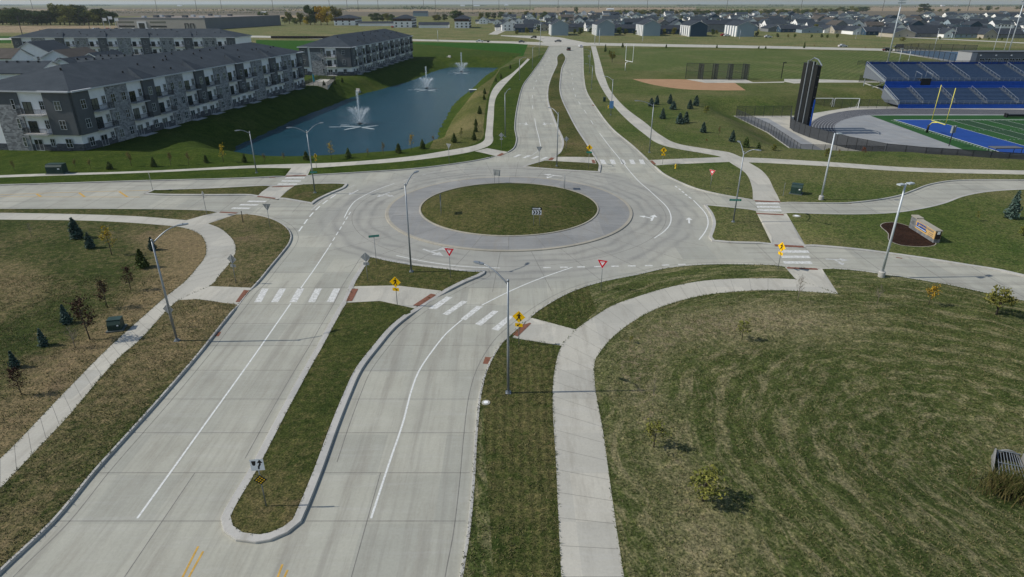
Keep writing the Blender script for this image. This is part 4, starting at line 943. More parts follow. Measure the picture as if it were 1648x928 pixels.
for i in range(9):
    x = -.8+.2*i; m.tube([(x, .05, 1.18-.35*abs(x)), (x*1.35, -2.3, .12)], .03, 6)
for t in (.0, .5, 1): m.tube([(-.9*(1+.35*t), -2.3*t, 1.2-1.05*t), (.9*(1+.35*t), -2.3*t, 1.2-1.05*t)], .035, 6)
m.build('safety_grate', M_GALV, r)
# ------------------------------------------------------------------ plants
def leafmat(name, c1, c2, sc_=1.2):
    b = NB(name); oi = b.n('ShaderNodeObjectInfo')
    f = b.noise(sc_, 3); rp_ = b.g.outputs['Random Per Island']
    v = b.math('ADD', b.math('MULTIPLY', f, .5), b.math('MULTIPLY', rp_, .5))
    c_ = b.mix(b.ramp(v, [(.3, 0.0), (.7, 1.0)]), c1, c2)
    hs = b.n('ShaderNodeHueSaturation'); b.l(c_, hs.inputs['Color']); hs.inputs['Saturation'].default_value = 1
    b.l(b.math('ADD', .485, b.math('MULTIPLY', oi.outputs['Random'], .03)), hs.inputs['Hue']); b.l(b.math('ADD', .85, b.math('MULTIPLY', oi.outputs['Random'], .3)), hs.inputs['Value'])
    b.b.inputs['Subsurface Weight'].default_value = 0
    return b.done(hs.outputs[0], .8, .1)
L_SPR = leafmat('spruce_needles', (.045, .085, .070), (.11, .155, .125)); L_PINE = leafmat('pine_needles', (.055, .088, .028), (.13, .16, .05))
L_GRN = leafmat('leaves_green', (.060, .100, .022), (.125, .16, .042)); L_DK = leafmat('leaves_dark', (.040, .070, .022), (.090, .12, .038))
L_OLV = leafmat('leaves_olive', (.11, .125, .028), (.21, .20, .05)); L_YEL = leafmat('leaves_yellow', (.36, .25, .02), (.55, .38, .04)); L_TANL = leafmat('leaves_tan', (.14, .105, .04), (.24, .18, .07))
L_BRN = leafmat('leaves_brown', (.030, .016, .012), (.070, .035, .022)); L_RED = leafmat('leaves_red', (.13, .035, .02), (.22, .08, .03)); L_GRN2 = leafmat('reed_leaves', (.05, .075, .018), (.15, .13, .05)); BARK = M('bark', (.085, .07, .055), .9, .3, 6); BARKL = M('bark_pale', (.22, .19, .155), .9, .3, 6)
def quads(P0, size, flat=0.0, seed=1, asp=1.0):
    """leaf sized faces at points P0 (n,3); returns verts, faces"""
    rg = np.random.default_rng(seed); n = len(P0)
    a = rg.normal(size=(n, 3)); a[:, 2] *= (1-flat); a /= np.linalg.norm(a, axis=1)[:, None]
    b = rg.normal(size=(n, 3)); b -= (b*a).sum(1)[:, None]*a; b /= np.linalg.norm(b, axis=1)[:, None]
    s = size*rg.uniform(.6, 1.3, n)[:, None]
    V = np.stack([P0-a*s*asp, P0-b*s*.55+a*s*.1, P0+a*s*asp, P0+b*s*.55+a*s*.1], 1).reshape(-1, 3)
    return V, np.arange(4*n).reshape(-1, 4)
def leafobj(name, P0, size, mat, parent, seed, asp=1.0, flat=0.0):
    V, F = quads(np.array(P0), size, flat, seed, asp); me = bpy.data.meshes.new(name); me.from_pydata(V.tolist(), [], F.tolist()); me.materials.append(mat); me.update()
    o = bpy.data.objects.new(name, me); COL.objects.link(o); o.parent = parent; return o
HID = []
def proto(name, cat, build):
    r = empty(name, (0, 0, -500)); r['category'] = cat; r['label'] = 'x'; build(r); HID.append(r); return r
def conifer(seed, mat, h=3.0, w_=.36, n=1500, dens=1.0):
    def f(r):
        rg = np.random.default_rng(seed); t = rg.uniform(0, 1, n)**.70
        lay = np.round(t*11)/11*.7+t*.3; ang = rg.uniform(0, 2*np.pi, n); lob = 1+.28*np.sin(ang*5+lay*40)+.2*np.sin(ang*3+seed+lay*9)
        prof = np.minimum(lay**.85*1.05+.03, 1.0)*(1-.35*np.clip((t-.85)/.15, 0, 1)); rad = prof*w_*h*(.45+.6*rg.uniform(0, 1, n)**.6)*lob*(.75+.25*np.cos(lay*70))*rg.uniform(.7, 1.2, n); z = h*(1-t)*.97+.05*h
        z = z-.10*rad; Pp = np.c_[rad*np.cos(ang), rad*np.sin(ang), z+rg.normal(0, .03*h, n)]
        leafobj('crown', Pp, .062*h, mat, r, seed, 1.3, .3)
        MB().tube([(0, 0, -.1), (0, 0, h*.5), (0, 0, h*.97)], [.035*h, .02*h, .004*h], 7).build('trunk', BARK, r, True)
        MB().tube([(0, 0, -.02), (0, 0, .02)], .32*h*.5, 14).build('mulch_ring', M_MULCH, r) if False else None
    return f
def sapling(seed, mat, h=3.0, spread=.22, n=260, leaf=.045, bare=False, bk=None):
    def f(r):
        rg = np.random.default_rng(seed); m = MB(); tips = []
        lean = rg.uniform(-.05, .05, 2)*h
        tp = [(0, 0, -.1), (lean[0]*.3, lean[1]*.3, h*.4), (lean[0], lean[1], h*.95)]; m.tube(tp, [.016*h, .012*h, .003*h], 6)
        for k in range(16 if not bare else 24):
            t = rg.uniform(.28, .92); a = rg.uniform(0, 2*math.pi); z = h*t; L = spread*h*(1.25-t)*rg.uniform(.7, 1.2)
            p0 = np.array([lean[0]*t, lean[1]*t, z]); p1 = p0+np.array([math.cos(a)*L, math.sin(a)*L, L*1.1]); pm = (p0+p1)/2+np.array([math.cos(a)*L*.12, math.sin(a)*L*.12, -L*.1])
            m.tube([p0, pm, p1], [.006*h, .004*h, .002*h], 4, caps=False); tips += [p1, pm*.4+p1*.6, pm]
            for j in range(3 if bare else 2):
                q = pm+(p1-pm)*rg.uniform(0, 1); q2 = q+rg.normal(0, .07*h, 3)+np.array([0, 0, .07*h]); m.tube([q, q2], [.003*h, .0015*h], 3, caps=False); tips.append(q2)
        m.build('trunk', bk or BARK, r, True)
        if n:
            T_ = np.array(tips); i = rg.integers(0, len(T_), n); leafobj('crown', T_[i]+rg.normal(0, .035*h, (n, 3)), leaf*h*.6, mat, r, seed)
    return f
def broadleaf(seed, mat, h=9.0, n=2600, rx=.42, leaf=.034, base=.12):
    def f(r):
        rg = np.random.default_rng(seed); m = MB(); m.tube([(0, 0, -.2), (0.01*h, 0, h*.25), (0, 0.02*h, h*.7)], [.028*h, .02*h, .006*h], 7)
        cl = []
        for k in range(22):
            a = rg.uniform(0, 2*math.pi); zz = rg.uniform(base+.08, .92); rr = rx*h*math.sqrt(max(0, 1-((zz-.5)/.55)**2))*rg.uniform(.25, .85)
            c_ = np.array([rr*math.cos(a), rr*math.sin(a), zz*h]); cl.append((c_, rg.uniform(.10, .19)*h))
            if k < 12: m.tube([(0, 0, h*rg.uniform(.15, .45)), tuple(c_*np.array([.55, .55, .8])), tuple(c_)], [.012*h, .008*h, .003*h], 5, caps=False)
        m.build('trunk', BARK, r, True); pts = []
        for i in range(n):
            c_, s = cl[rg.integers(len(cl))]; d = rg.normal(size=3); d /= np.linalg.norm(d); pts.append(c_+d*s*rg.uniform(.55, 1.05)*np.array([1, 1, .8]))
        leafobj('crown', pts, leaf*h, mat, r, seed)
    return f
SPR = [proto('spruce_tree', 'tree', conifer(s, L_SPR, 3, .27, 1500)) for s in (1, 2)]
PIN = [proto('conifer_tree', 'tree', conifer(s, L_PINE, 3, .29, 1200)) for s in (3, 4)]
SGY = [proto('young_tree', 'tree', sapling(s, L_YEL, 3, .2, 300)) for s in (5, 6)]
SGO = [proto('young_tree', 'tree', sapling(s, L_OLV, 3, .26, 420, .055)) for s in (7, 8)]
SGT = [proto('young_tree', 'tree', sapling(s, L_TANL, 3, .17, 330)) for s in (9, 10)]
SGB = [proto('young_tree', 'tree', sapling(s, L_BRN, 3, .22, 420, .05, True)) for s in (11, 12)]
SGN = [proto('young_tree', 'tree', sapling(s, L_TANL, 3, .3, 14, .03, True, BARKL)) for s in (13, 14)]
SGR = [proto('shrub', 'shrub', sapling(s, L_RED, 3, .3, 300, .06)) for s in (15,)]
SHR = [proto('shrub', 'shrub', broadleaf(s, L_OLV, 3, 900, .5, .05, 0)) for s in (16,)]
YT = [proto('young_tree', 'tree', broadleaf(s, L_OLV, 3, 500, .36, .045, .3)) for s in (17,)]
YC = [proto('young_tree', 'tree', sapling(s, L_YEL, 3, .3, 420, .06)) for s in (18,)]
DEC = [proto('broadleaf_tree', 'tree', broadleaf(s, m, 9)) for s, m in ((21, L_DK), (22, L_GRN), (23, L_OLV), (24, L_YEL))]
PR = dict(spr=SPR, pin=PIN, yel=SGY, olv=SGO, tan=SGT, brn=SGB, bare=SGN, red=SGR, shr=SHR, yt=YT, yc=YC)
KN = dict(spr='dark blue-green spruce', pin='small green conifer', yel='slim yellow sapling', olv='thin olive-leaved sapling', tan='slim tan-leaved sapling', brn='brown-leaved young tree', bare='bare grey sapling', red='small reddish shrub', shr='round olive shrub', yt='leafy green-gold young tree', yc='yellow-leaved young tree')
random.seed(11)
def plant(kind, bx, by, ty, where, h=None, wsc=1.0):
    b = G(bx, by); hh = h or ztop(b.y, ty)-b.z; hh = max(hh, .5); s = hh/3.0*(.78 if kind in ('yel', 'olv', 'tan', 'brn', 'bare', 'red', 'yc') else .90)
    src = random.choice(PR[kind]); o = dup(src, b, random.uniform(0, 6.28), (s*wsc, s*wsc, s), where); o['category'] = src['category']; return o
def row(kind, items, fmt, group):
    n = len(items)
    for i, it in enumerate(items):
        o = plant(kind, it[0], it[1], it[2], fmt % (nth(i)), wsc=it[3] if len(it) > 3 else 1); o['group'] = group
# southwest field
plant('spr', 124, 383, 348, 'largest dark spruce in the left field, below the west sidewalk')
plant('spr', 146, 399, 373, 'dark spruce just right of and below the largest one in the left field')
plant('spr', 246, 402, 380, 'small dark spruce near the right edge of the left field')
plant('pin', 230, 430, 398, 'greener conifer left of the street lamp in the left field')
plant('spr', 108, 520, 488, 'dark spruce left of the green transformer box', wsc=.8)
plant('spr', 71, 556, 527, 'small dark spruce low in the left field beside the sidewalk', wsc=.8)
plant('spr', 25, 591, 563, 'dark spruce at the left edge of the picture above the sidewalk', wsc=.8)
plant('brn', 211, 467, 420, 'brown-leaved young tree closest to the street lamp in the left field')
plant('brn', 173, 495, 440, 'brown-leaved young tree above the green transformer box')
plant('brn', 145, 546, 462, 'tallest brown-leaved young tree, left of the green transformer box')
plant('brn', 35, 635, 580, 'brown-leaved young tree at the left edge beside the foreground sidewalk')
plant('yel', 180, 410, 350, 'slim orange-yellow sapling standing before the west sidewalk')
plant('bare', 51, 380, 355, 'thin bare sapling near the top left of the left field')
plant('bare', 122, 560, 515, 'thin bare sapling below the green transformer box')
# southeast
plant('olv', 1052, 719, 668, 'leaning olive-leaved sapling in the meadow above the shrub-like one', wsc=1.5)
plant('yt', 1131, 806, 752, 'lowest young tree in the meadow with yellow-green leaves', wsc=1.4)
plant('bare', 1283, 486, 435, 'bare sapling at the corner where the right sidewalk ends', wsc=.8)
plant('bare', 1411, 490, 450, 'faint bare sapling in the grass right of the sidewalk corner', wsc=.8)
plant('yc', 1494, 491, 452, 'yellow-leaved young tree staked with white ropes beside the lower east road')
plant('yt', 1603, 506, 455, 'fuller green and orange young tree at the right beside the lower east road', wsc=1.2)
plant('olv', 1194, 546, 508, 'sparse olive-leaved sapling on the dry upper rim of the meadow', wsc=1.4)
plant('olv', 1016, 552, 538, 'tiny olive-leaved sapling close to the curve of the right sidewalk', wsc=1.4)
plant('spr', 1626, 351, 304, 'tall dark spruce at the right edge beyond the monument sign', wsc=.72)
plant('olv', 1572, 355, 336, 'small olive-leaved sapling between the monument sign and the tall spruce')
plant('shr', 1646, 379, 362, 'round olive shrub cut by the right edge of the picture')
plant('bare', 1050, 652, 600, 'dry bare weed stalk above the meadow saplings', wsc=.3)
# lawn by the apartments
row('tan', [(24,275,254),(122,270,251),(146,271,251),(212,267,237),(275,266,240),(304,265,240),(426,261,242),(458,260,242),(618,249,225),(592,252,236)], '%s tan-leaved sapling from the left along the pond sidewalk', 'tan saplings along the pond sidewalk')
row('pin', [(177,272,259,1.4),(248,268,251),(332,262,248),(394,261,246),(493,257,242,1.2),(561,254,237,1.1),(641.5,246,229,1.1),(680,239,223,1.1),(731,229,213,1.1)], '%s small conifer from the left along the pond sidewalk', 'conifers along the pond sidewalk')
row('yel', [(360,261,227),(534,256,224),(662,241,211)], '%s tall yellow sapling from the left along the pond sidewalk', 'yellow saplings along the pond sidewalk')
row('pin', [(763,225,210),(765.5,212,199),(766,202,190),(772,183,169),(779,160,151),(780,151,141),(798,131,124),(806,126,119),(806,123,117),(821,110,103)], '%s small conifer, counted from the roundabout, on the grass strip between pond and north sidewalk', 'conifers between the pond and the north sidewalk')
plant('olv', 742, 222, 202, 'faint olive-leaved sapling on the right bank of the pond'); plant('tan', 697, 229, 214, 'low tan-leaved sapling at the right corner of the pond')
row('pin', [(522,140,129),(539,135,127),(551,132,124)], '%s small conifer from the left beside the fenced patio at the pond', 'conifers by the patio')
# northeast slope
row('spr', [(1048,171,156,1.3),(1057,168,152),(1066,191,173),(1078,167,150),(1083,176,161,1.5),(1093.5,199,180,1.3),(1103.5,197,178,1.1),(1110,175,159,1.1),(1120,170,152,1.1),(1131.5,213,195,1.1),(1178,228,208)], '%s spruce from the left on the slope above the curved northeast sidewalk', 'spruces on the northeast slope')
plant('shr', 1136.5, 181, 168, 'rounded brownish shrub right of the spruces on the northeast slope'); plant('tan', 1156, 221, 199, 'thin tan sapling on the slope near the stadium fence', wsc=.7)
plant('pin', 1200, 237, 218, 'green conifer on the slope right of the twin arm lamp head'); plant('pin', 1220, 241, 228, 'low wide conifer near the corner of the stadium fence', wsc=1.2)
plant('red', 1137, 230, 222, 'tiny reddish shrub on the slope above the northeast sidewalk')
plant('shr', 1245, 242, 230, 'yellow-green shrub beside the court fence'); plant('shr', 1330, 251, 236, 'green shrub behind the pale one-head light pole', wsc=.7); plant('tan', 1350, 250, 237, 'small tan sapling right of the light pole at the stadium fence', wsc=1.3); plant('red', 1389, 251, 234, 'red-brown shrub against the dark track fence')
plant('pin', 974, 83, 70, 'dark narrow conifer at the top of the northeast sidewalk', wsc=.6); plant('yt', 985, 100, 80, 'yellow-green tree beside the top of the northeast sidewalk'); plant('pin', 981, 87, 80, 'tiny conifer between the two taller trees at the top of the northeast sidewalk')
row('pin', [(1002,76,68),(1072,77,70.5),(1153.5,77,71),(1221,78,73),(1232,78,73),(1294,77,66,.6)], '%s small dark tree from the left along the far crossroad', 'dark trees along the far crossroad')
row('red', [(1310,76,71),(1320,76.5,73),(1392,79,74.5)], '%s russet shrub from the left along the far crossroad', 'russet shrubs along the far crossroad')
plant('shr', 1452, 66, 58, 'wide yellow shrub beyond the far crossroad', wsc=1.6)
# reeds at the culvert
def blades(name, pts, hmin, hmax, wd, mat, seed, parent=None, lean=.35):
    rg = np.random.default_rng(seed); n = len(pts); B = np.array(pts, float); a = rg.uniform(0, 2*np.pi, n); h = rg.uniform(hmin, hmax, n); l = rg.normal(0, lean, (n, 2))*h[:, None]
    s = np.c_[np.cos(a), np.sin(a), np.zeros(n)]*wd/2; tip = B+np.c_[l, h]; mid = B+np.c_[l*.35, h*.6]
    V = np.stack([B-s, B+s, mid+s*.7, mid-s*.7, tip], 1).reshape(-1, 3); i = np.arange(n)*5
    F = [(k, k+1, k+2, k+3) for k in i]+[(k+3, k+2, k+4) for k in i]
    me = bpy.data.meshes.new(name); me.from_pydata(V.tolist(), [], F); me.materials.append(mat); me.update(); o = bpy.data.objects.new(name, me); COL.objects.link(o)
    if parent: o.parent = parent
    return o
rg = np.random.default_rng(4); c = G(1636, 792); r = empty('reed_clump', (0, 0, 0), 0, 'tall green reeds growing in front of the culvert at the right edge', 'reeds')
p = [(c.x+rg.normal(0, .95), c.y+rg.normal(0, .6)) for _ in range(1400)]; p = [(x, y, h1(x, y)) for x, y in p]
blades('leaves', p, .5, 1.15, .05, L_GRN2, 3, r, .28)
# rough grass tufts over the unmown near ground
def near_grass(polyp, n, mat, name, hmin, hmax, wd, seed, ymax=62, label=None):
    rg = np.random.default_rng(seed); pl = np.array(polyp); x0, y0 = np.maximum(pl.min(0), (-60, 14)); x1, y1 = np.minimum(pl.max(0), (60, ymax))
    X = rg.uniform(x0, x1, n*4); Y = y0+(y1-y0)*rg.uniform(0, 1, n*4)**1.3
    t = np.abs(X) < (Y*.83+9)
    ok = pip(X, Y, polyp) & t
    for k, _, q in ZONES:
        if k in ('walk', 'road'): ok &= ~pip(X, Y, q)
    # clumping
    cl = np.sin(X*1.7+3*np.sin(Y*.9))*np.sin(Y*1.9+2*np.sin(X*.7)); ok &= rg.uniform(-1.1, 1, n*4) < cl
    X, Y = X[ok][:n], Y[ok][:n]
    pts = np.c_[X, Y, height(X, Y)-.01]
    mat = mat if isinstance(mat, bpy.types.Material) else mat
    tag(blades(name, pts, hmin, hmax, wd, mat, seed, None, .8), label, 'grass', None, 'stuff')
# ------------------------------------------------------------------ apartment blocks
M_SID = M('white_siding', (.84, .85, .86), .7, .05, .8); M_GRY = M('grey_panel', (.105, .115, .125), .7, .08, 1.0); M_FASC = M('fascia', (.55, .57, .59), .6, .05, 2)
M_FLOOR = M('balcony_slab', (.50, .50, .50), .8, .06); M_RAILB = M('balcony_rail', (.02, .024, .028), .5)
def shingle(name, c1, c2):
    b = NB(name); f = b.noise(.35, 4); f2 = b.noise(7, 4, .8, vec=b.mapping((1, 1, 3)))
    c_ = b.mix(b.ramp(f, [(.3, 0.0), (.7, 1.0)]), c1, c2); return b.done(b.mix(1.0, c_, b.ramp(f2, [(.3, (.75,)*3), (.7, (1.25,)*3)]), 'MULTIPLY'), .9, .15)
M_SHG = shingle('roof_shingle', (.034, .046, .058), (.054, .068, .082)); M_SHD = shingle('roof_shingle_dark', (.030, .038, .050), (.048, .058, .072)); M_SHB = shingle('roof_shingle_brown', (.075, .068, .06), (.10, .09, .08))
def glassmat():
    b = NB('window_glass'); oi = b.n('ShaderNodeObjectInfo'); b.b.inputs['Base Color'].default_value = (.02, .03, .035, 1)
    c_ = b.mix(b.math('GREATER_THAN', oi.outputs['Random'], .72), (.014, .022, .026), (.13, .14, .12)); b.l(c_, b.b.inputs['Base Color']); b.b.inputs['Roughness'].default_value = .12; b.b.inputs['Specular IOR Level'].default_value = .7; return b.m
M_GLASS = glassmat()
def brickmat(name, c1, c2, c3, bw=.6, bh=.25):
    b = NB(name); br = b.n('ShaderNodeTexBrick'); br.inputs['Scale'].default_value = 1; br.inputs['Brick Width'].default_value = bw; br.inputs['Row Height'].default_value = bh; br.inputs['Mortar Size'].default_value = .01
    br.inputs['Color1'].default_value = c1+(1,); br.inputs['Color2'].default_value = c2+(1,); br.inputs['Mortar'].default_value = c3+(1,)
    m = b.n('ShaderNodeTexCoord'); s = b.n('ShaderNodeSeparateXYZ'); b.l(m.outputs['Object'], s.inputs[0]); cb = b.n('ShaderNodeCombineXYZ'); b.l(b.math('ADD', s.outputs[0], s.outputs[1]), cb.inputs[0]); b.l(s.outputs[2], cb.inputs[1]); b.l(cb.outputs[0], br.inputs['Vector'])
    return b.done(b.mix(.8, br.outputs[0], b.ramp(b.noise(.9, 6, .8), [(.3, (.7,)*3), (.7, (1.3,)*3)]), 'MULTIPLY'), .9, .15)
M_BST = brickmat('wall_stone', (.17, .175, .185), (.38, .39, .40), (.28, .28, .29), .5, .28); M_DBR = brickmat('dark_brick', (.065, .072, .082), (.12, .13, .145), (.06, .06, .065), .4, .2)
WINMESH = {}
def window(par, fn, s, z, w_, h_, out, name='window', fr=None, sash=2):
    key = (round(w_, 2), round(h_, 2), name, fn(1, 0, 0)[0] > .5)
    m = MB(); F = .07
    m.box(s, s+w_, out+.0, out+.05, z, z+h_, 1, fn)
    for a in range(sash+1):
        x = s+a*(w_-F)/sash; m.box(x, x+F, out+.05, out+.09, z, z+h_, 0, fn)
    m.box(s, s+w_, out+.05, out+.088, z, z+F, 0, fn); m.box(s, s+w_, out+.05, out+.088, z+h_-F, z+h_, 0, fn)
    if name == 'window': m.box(s, s+w_, out+.05, out+.086, z+h_*.5-.03, z+h_*.5+.03, 0, fn)
    return m.build(name, [M_FASC if fr is None else fr, M_GLASS], par)
def hiproof(par, x0, x1, y0, y1, ze, zr, ov=.6, name='roof', mat=None, hipx=True, sb=None):
    X0, X1, Y0, Y1 = x0-ov, x1+ov, y0-ov, y1+ov; w_ = (Y1-Y0)/2; sb = sb or (w_*1.15, w_*1.15); m = MB(); cy = (Y0+Y1)/2
    v = [(X0, Y0, ze), (X1, Y0, ze), (X1, Y1, ze), (X0, Y1, ze), (X0+sb[0], cy, zr), (X1-sb[1], cy, zr)]
    m.add(v, [(0, 1, 5, 4), (1, 2, 5), (2, 3, 4, 5), (3, 0, 4)]); o = m.build(name, mat or M_SHG, par)
    f = MB(); f.box(X0, X1, Y0, Y1, ze-.28, ze-.004); f.build('fascia', M_FASC, par); return o
def balcony(par, fn, s, w_, z, out, dep=1.5):
    m = MB(); m.box(s, s+w_, out, out+dep, z-.18, z, 0, fn); o = m.build('balcony', M_FLOOR, par); r = MB()
    for t in np.arange(0, w_+.01, .16): r.box(s+min(t, w_-.03), s+min(t, w_-.03)+.03, out+dep-.06, out+dep-.03, z, z+1.0, 0, fn)
    for sx in (s, s+w_-.04):
        for t in np.arange(0, dep, .2): r.box(sx, sx+.03, out+t, out+t+.03, z, z+1.0, 0, fn)
        r.box(sx, sx+.05, out, out+dep-.02, z+1.0, z+1.06, 0, fn)
    r.box(s, s+w_, out+dep-.08, out+dep-.02, z+1.0, z+1.06, 0, fn); r.build('railing', M_RAILB, o)
def apartment(o, yaw, L, W, label, EV, RG, endstyle=0, mods=5, facing='long', front_end=True):
    r = empty('apartment_building', (o[0], o[1], .1), yaw, label, 'building', 'three storey apartment blocks'); FL = [0, 3.45, 6.95]; 
    MB().box(0.02, L-.02, .02, W-.02, -.6, EV-.3).build('wall', M_SID, r)
    lf = lambda s, q, z: (s, -q, z); ef = lambda s, q, z: (-q, W-s, z)
    hiproof(r, 0, L, 0, W, EV, RG)
    st = MB(); gr = MB(); lo = MB(); bump = MB(); bf = MB(); vent = MB(); random.seed(3)
    def facade(fn, LL, plan):
        s = 0
        for kind, w_ in plan:
            if s >= LL-.5: break
            w_ = min(w_, LL-s)
            if kind == 'W':
                lo = MB(); lo.box(s, s+w_, .02, .10, -.5, 1.3, 0, fn); lo.build('brick_base', M_DBR, r)
                for k, z in enumerate(FL):
                    window(r, fn, s+.55, z+.05 if k else z+.1, 1.75, 2.15, .02, 'patio_door', M_RAILB if k else None)
                    window(r, fn, s+w_-1.35, z+.85, .95, 1.55, .02)
                    if k: balcony(r, fn, s+.2, w_-.4, z, .03)
                    else:
                        q = MB(); q.box(s+.2, s+w_-.3, .1, 1.7, -.3, .06, 0, fn); q.build('patio', M_FLOOR, r)
            elif kind in 'SG':
                m = MB(); pr = .45 if kind == 'G' else .22
                m.box(s, s+w_, .0, pr, -.5 if kind == 'S' else 3.2, EV-.3, 0, fn); m.build('stone_facing' if kind == 'S' else 'grey_panelling', M_BST if kind == 'S' else M_GRY, r)
                if kind == 'G':
                    lo = MB(); lo.box(s, s+w_, .0, .2, -.5, 1.5, 0, fn); lo.build('brick_base', M_DBR, r); bump = MB(); bf = MB(); a = [(s-.4, .95), (s+w_+.4, .95), (s+w_+.4, -3.2), (s-.4, -3.2)]
                    rise = (RG-EV)*.28
                    v = [fn(a[0][0], a[0][1], EV+.02), fn(a[1][0], a[1][1], EV+.02), fn(s+w_+.4, -2.6, EV+rise*1.6), fn(s-.4, -2.6, EV+rise*1.6)]
                    bump.add([fn(s-.5, 1.0, EV+.03), fn(s+w_+.5, 1.0, EV+.03), fn(s+w_*.5+.3, -3.4, EV+rise*2.3), fn(s+w_*.5-.3, -3.4, EV+rise*2.3)], [(0, 1, 2, 3) if fn is lf else (0, 1, 2, 3)])
                    bump.add([fn(s-.5, 1.0, EV+.03), fn(s+w_*.5-.3, -3.4, EV+rise*2.3), fn(s-.5, -1.5, EV+.03)], [(0, 1, 2)]); bump.add([fn(s+w_+.5, 1.0, EV+.03), fn(s+w_+.5, -1.5, EV+.03), fn(s+w_*.5+.3, -3.4, EV+rise*2.3)], [(0, 1, 2)])
                    if s < 1 or s+w_ > LL-.6: bump = MB(); bump.box(s, s+w_, .05, .4, EV-.3, EV-.29, 0, fn)
                    bf.box(s-.5, s+w_+.5, .3, 1.0, EV-.26, EV+.02, 0, fn); bo_ = bump.build('roof_dormer', M_SHG, r); bf.build('dormer_fascia', M_FASC, bo_)
                nw = 1 if (w_ < 3.6 or kind == 'G') else 2
                for k, z in enumerate(FL):
                    for j in range(nw): window(r, fn, s+(j+.5)*w_/nw-.65, z+.8, 1.3 if w_ > 1.8 else .7, 1.7, pr if (kind == 'S' or k) else .2)
            elif kind == 'N':       # narrow tall windows in stone
                st = MB(); gr = MB(); st.box(s, s+w_, 0, .25, -.5, 8.6, 0, fn); gr.box(s, s+w_, 0, .25, 8.6, EV-.3, 0, fn); st.build('stone_facing', M_BST, r); gr.build('grey_panelling', M_GRY, r)
                for z in FL: window(r, fn, s+w_-1.5, z+.8, .7, 1.9, .25, sash=1)
            elif kind == 'P': lo = MB(); lo.box(s, s+w_, .02, .10, -.5, 1.3, 0, fn); lo.build('brick_base', M_DBR, r)
            s += w_
    mm_ = (L-4.2)/mods; mod = [('W', mm_*.245), ('S', mm_*.315), ('W', mm_*.245), ('G', mm_*.195)]
    facade(lf, L, [('G', 4.2)]+mod*mods)
    if front_end: facade(ef, W, [('P', 5.2), ('N', 5.2), ('W', 5.3), ('G', W-15.7)] if endstyle == 0 else [('G', 3.2), ('P', 1.0), ('N', 6.0), ('W', 4.6), ('G', W-14.8)])
    for k in range(26):
        x = random.uniform(8, L-8); y = random.uniform(1.5, W*.45); z = EV+(RG-EV)*(y+.6)/(W/2+.6); vent.box(x-.12, x+.12, y-.12, y+.12, z-.1, z+.4)
    vent.build('roof_vents', M_BLK, r)
    for k in range(mods):
        s = 4.2+.245*mm_+k*mm_
        if s < L-.3: MB().box(s, s+.1, -.14, -.04, .1, EV-.4).build('downpipe', M_FASC, r)
    return r
def yawof(a, b): return math.atan2(b[1]-a[1], b[0]-a[0])
a, b_ = P(138,244), P(489,139); ap_yaw = yawof(P(161,236), b_); L1 = math.hypot(b_[0]-a[0], b_[1]-a[1])
EV1 = ztop(a[1], 147); 
apartment(a, ap_yaw, L1, 21, 'nearest three storey apartment block, long and balconied, on the left bank of the pond', EV1, EV1+3.5)
a, b_ = P(568,121.5), P(664,91.5); yw = yawof(a, b_); L2 = math.hypot(b_[0]-a[0], b_[1]-a[1]); EV2 = ztop(a[1], 76)
apartment(a, yw, L2, 20.5, 'apartment block beyond the fenced patio, past the far end of the nearest block', EV2, EV2+3.8, 1)
# third block: long side faces the camera
X0, X1, Y3 = -240.0, -133.0, 323.0
r3 = apartment((X0, Y3), 0, X1-X0, 20, 'long apartment block farthest left, behind the small gabled buildings', 11.1, 14.6, 1, 5, front_end=False)
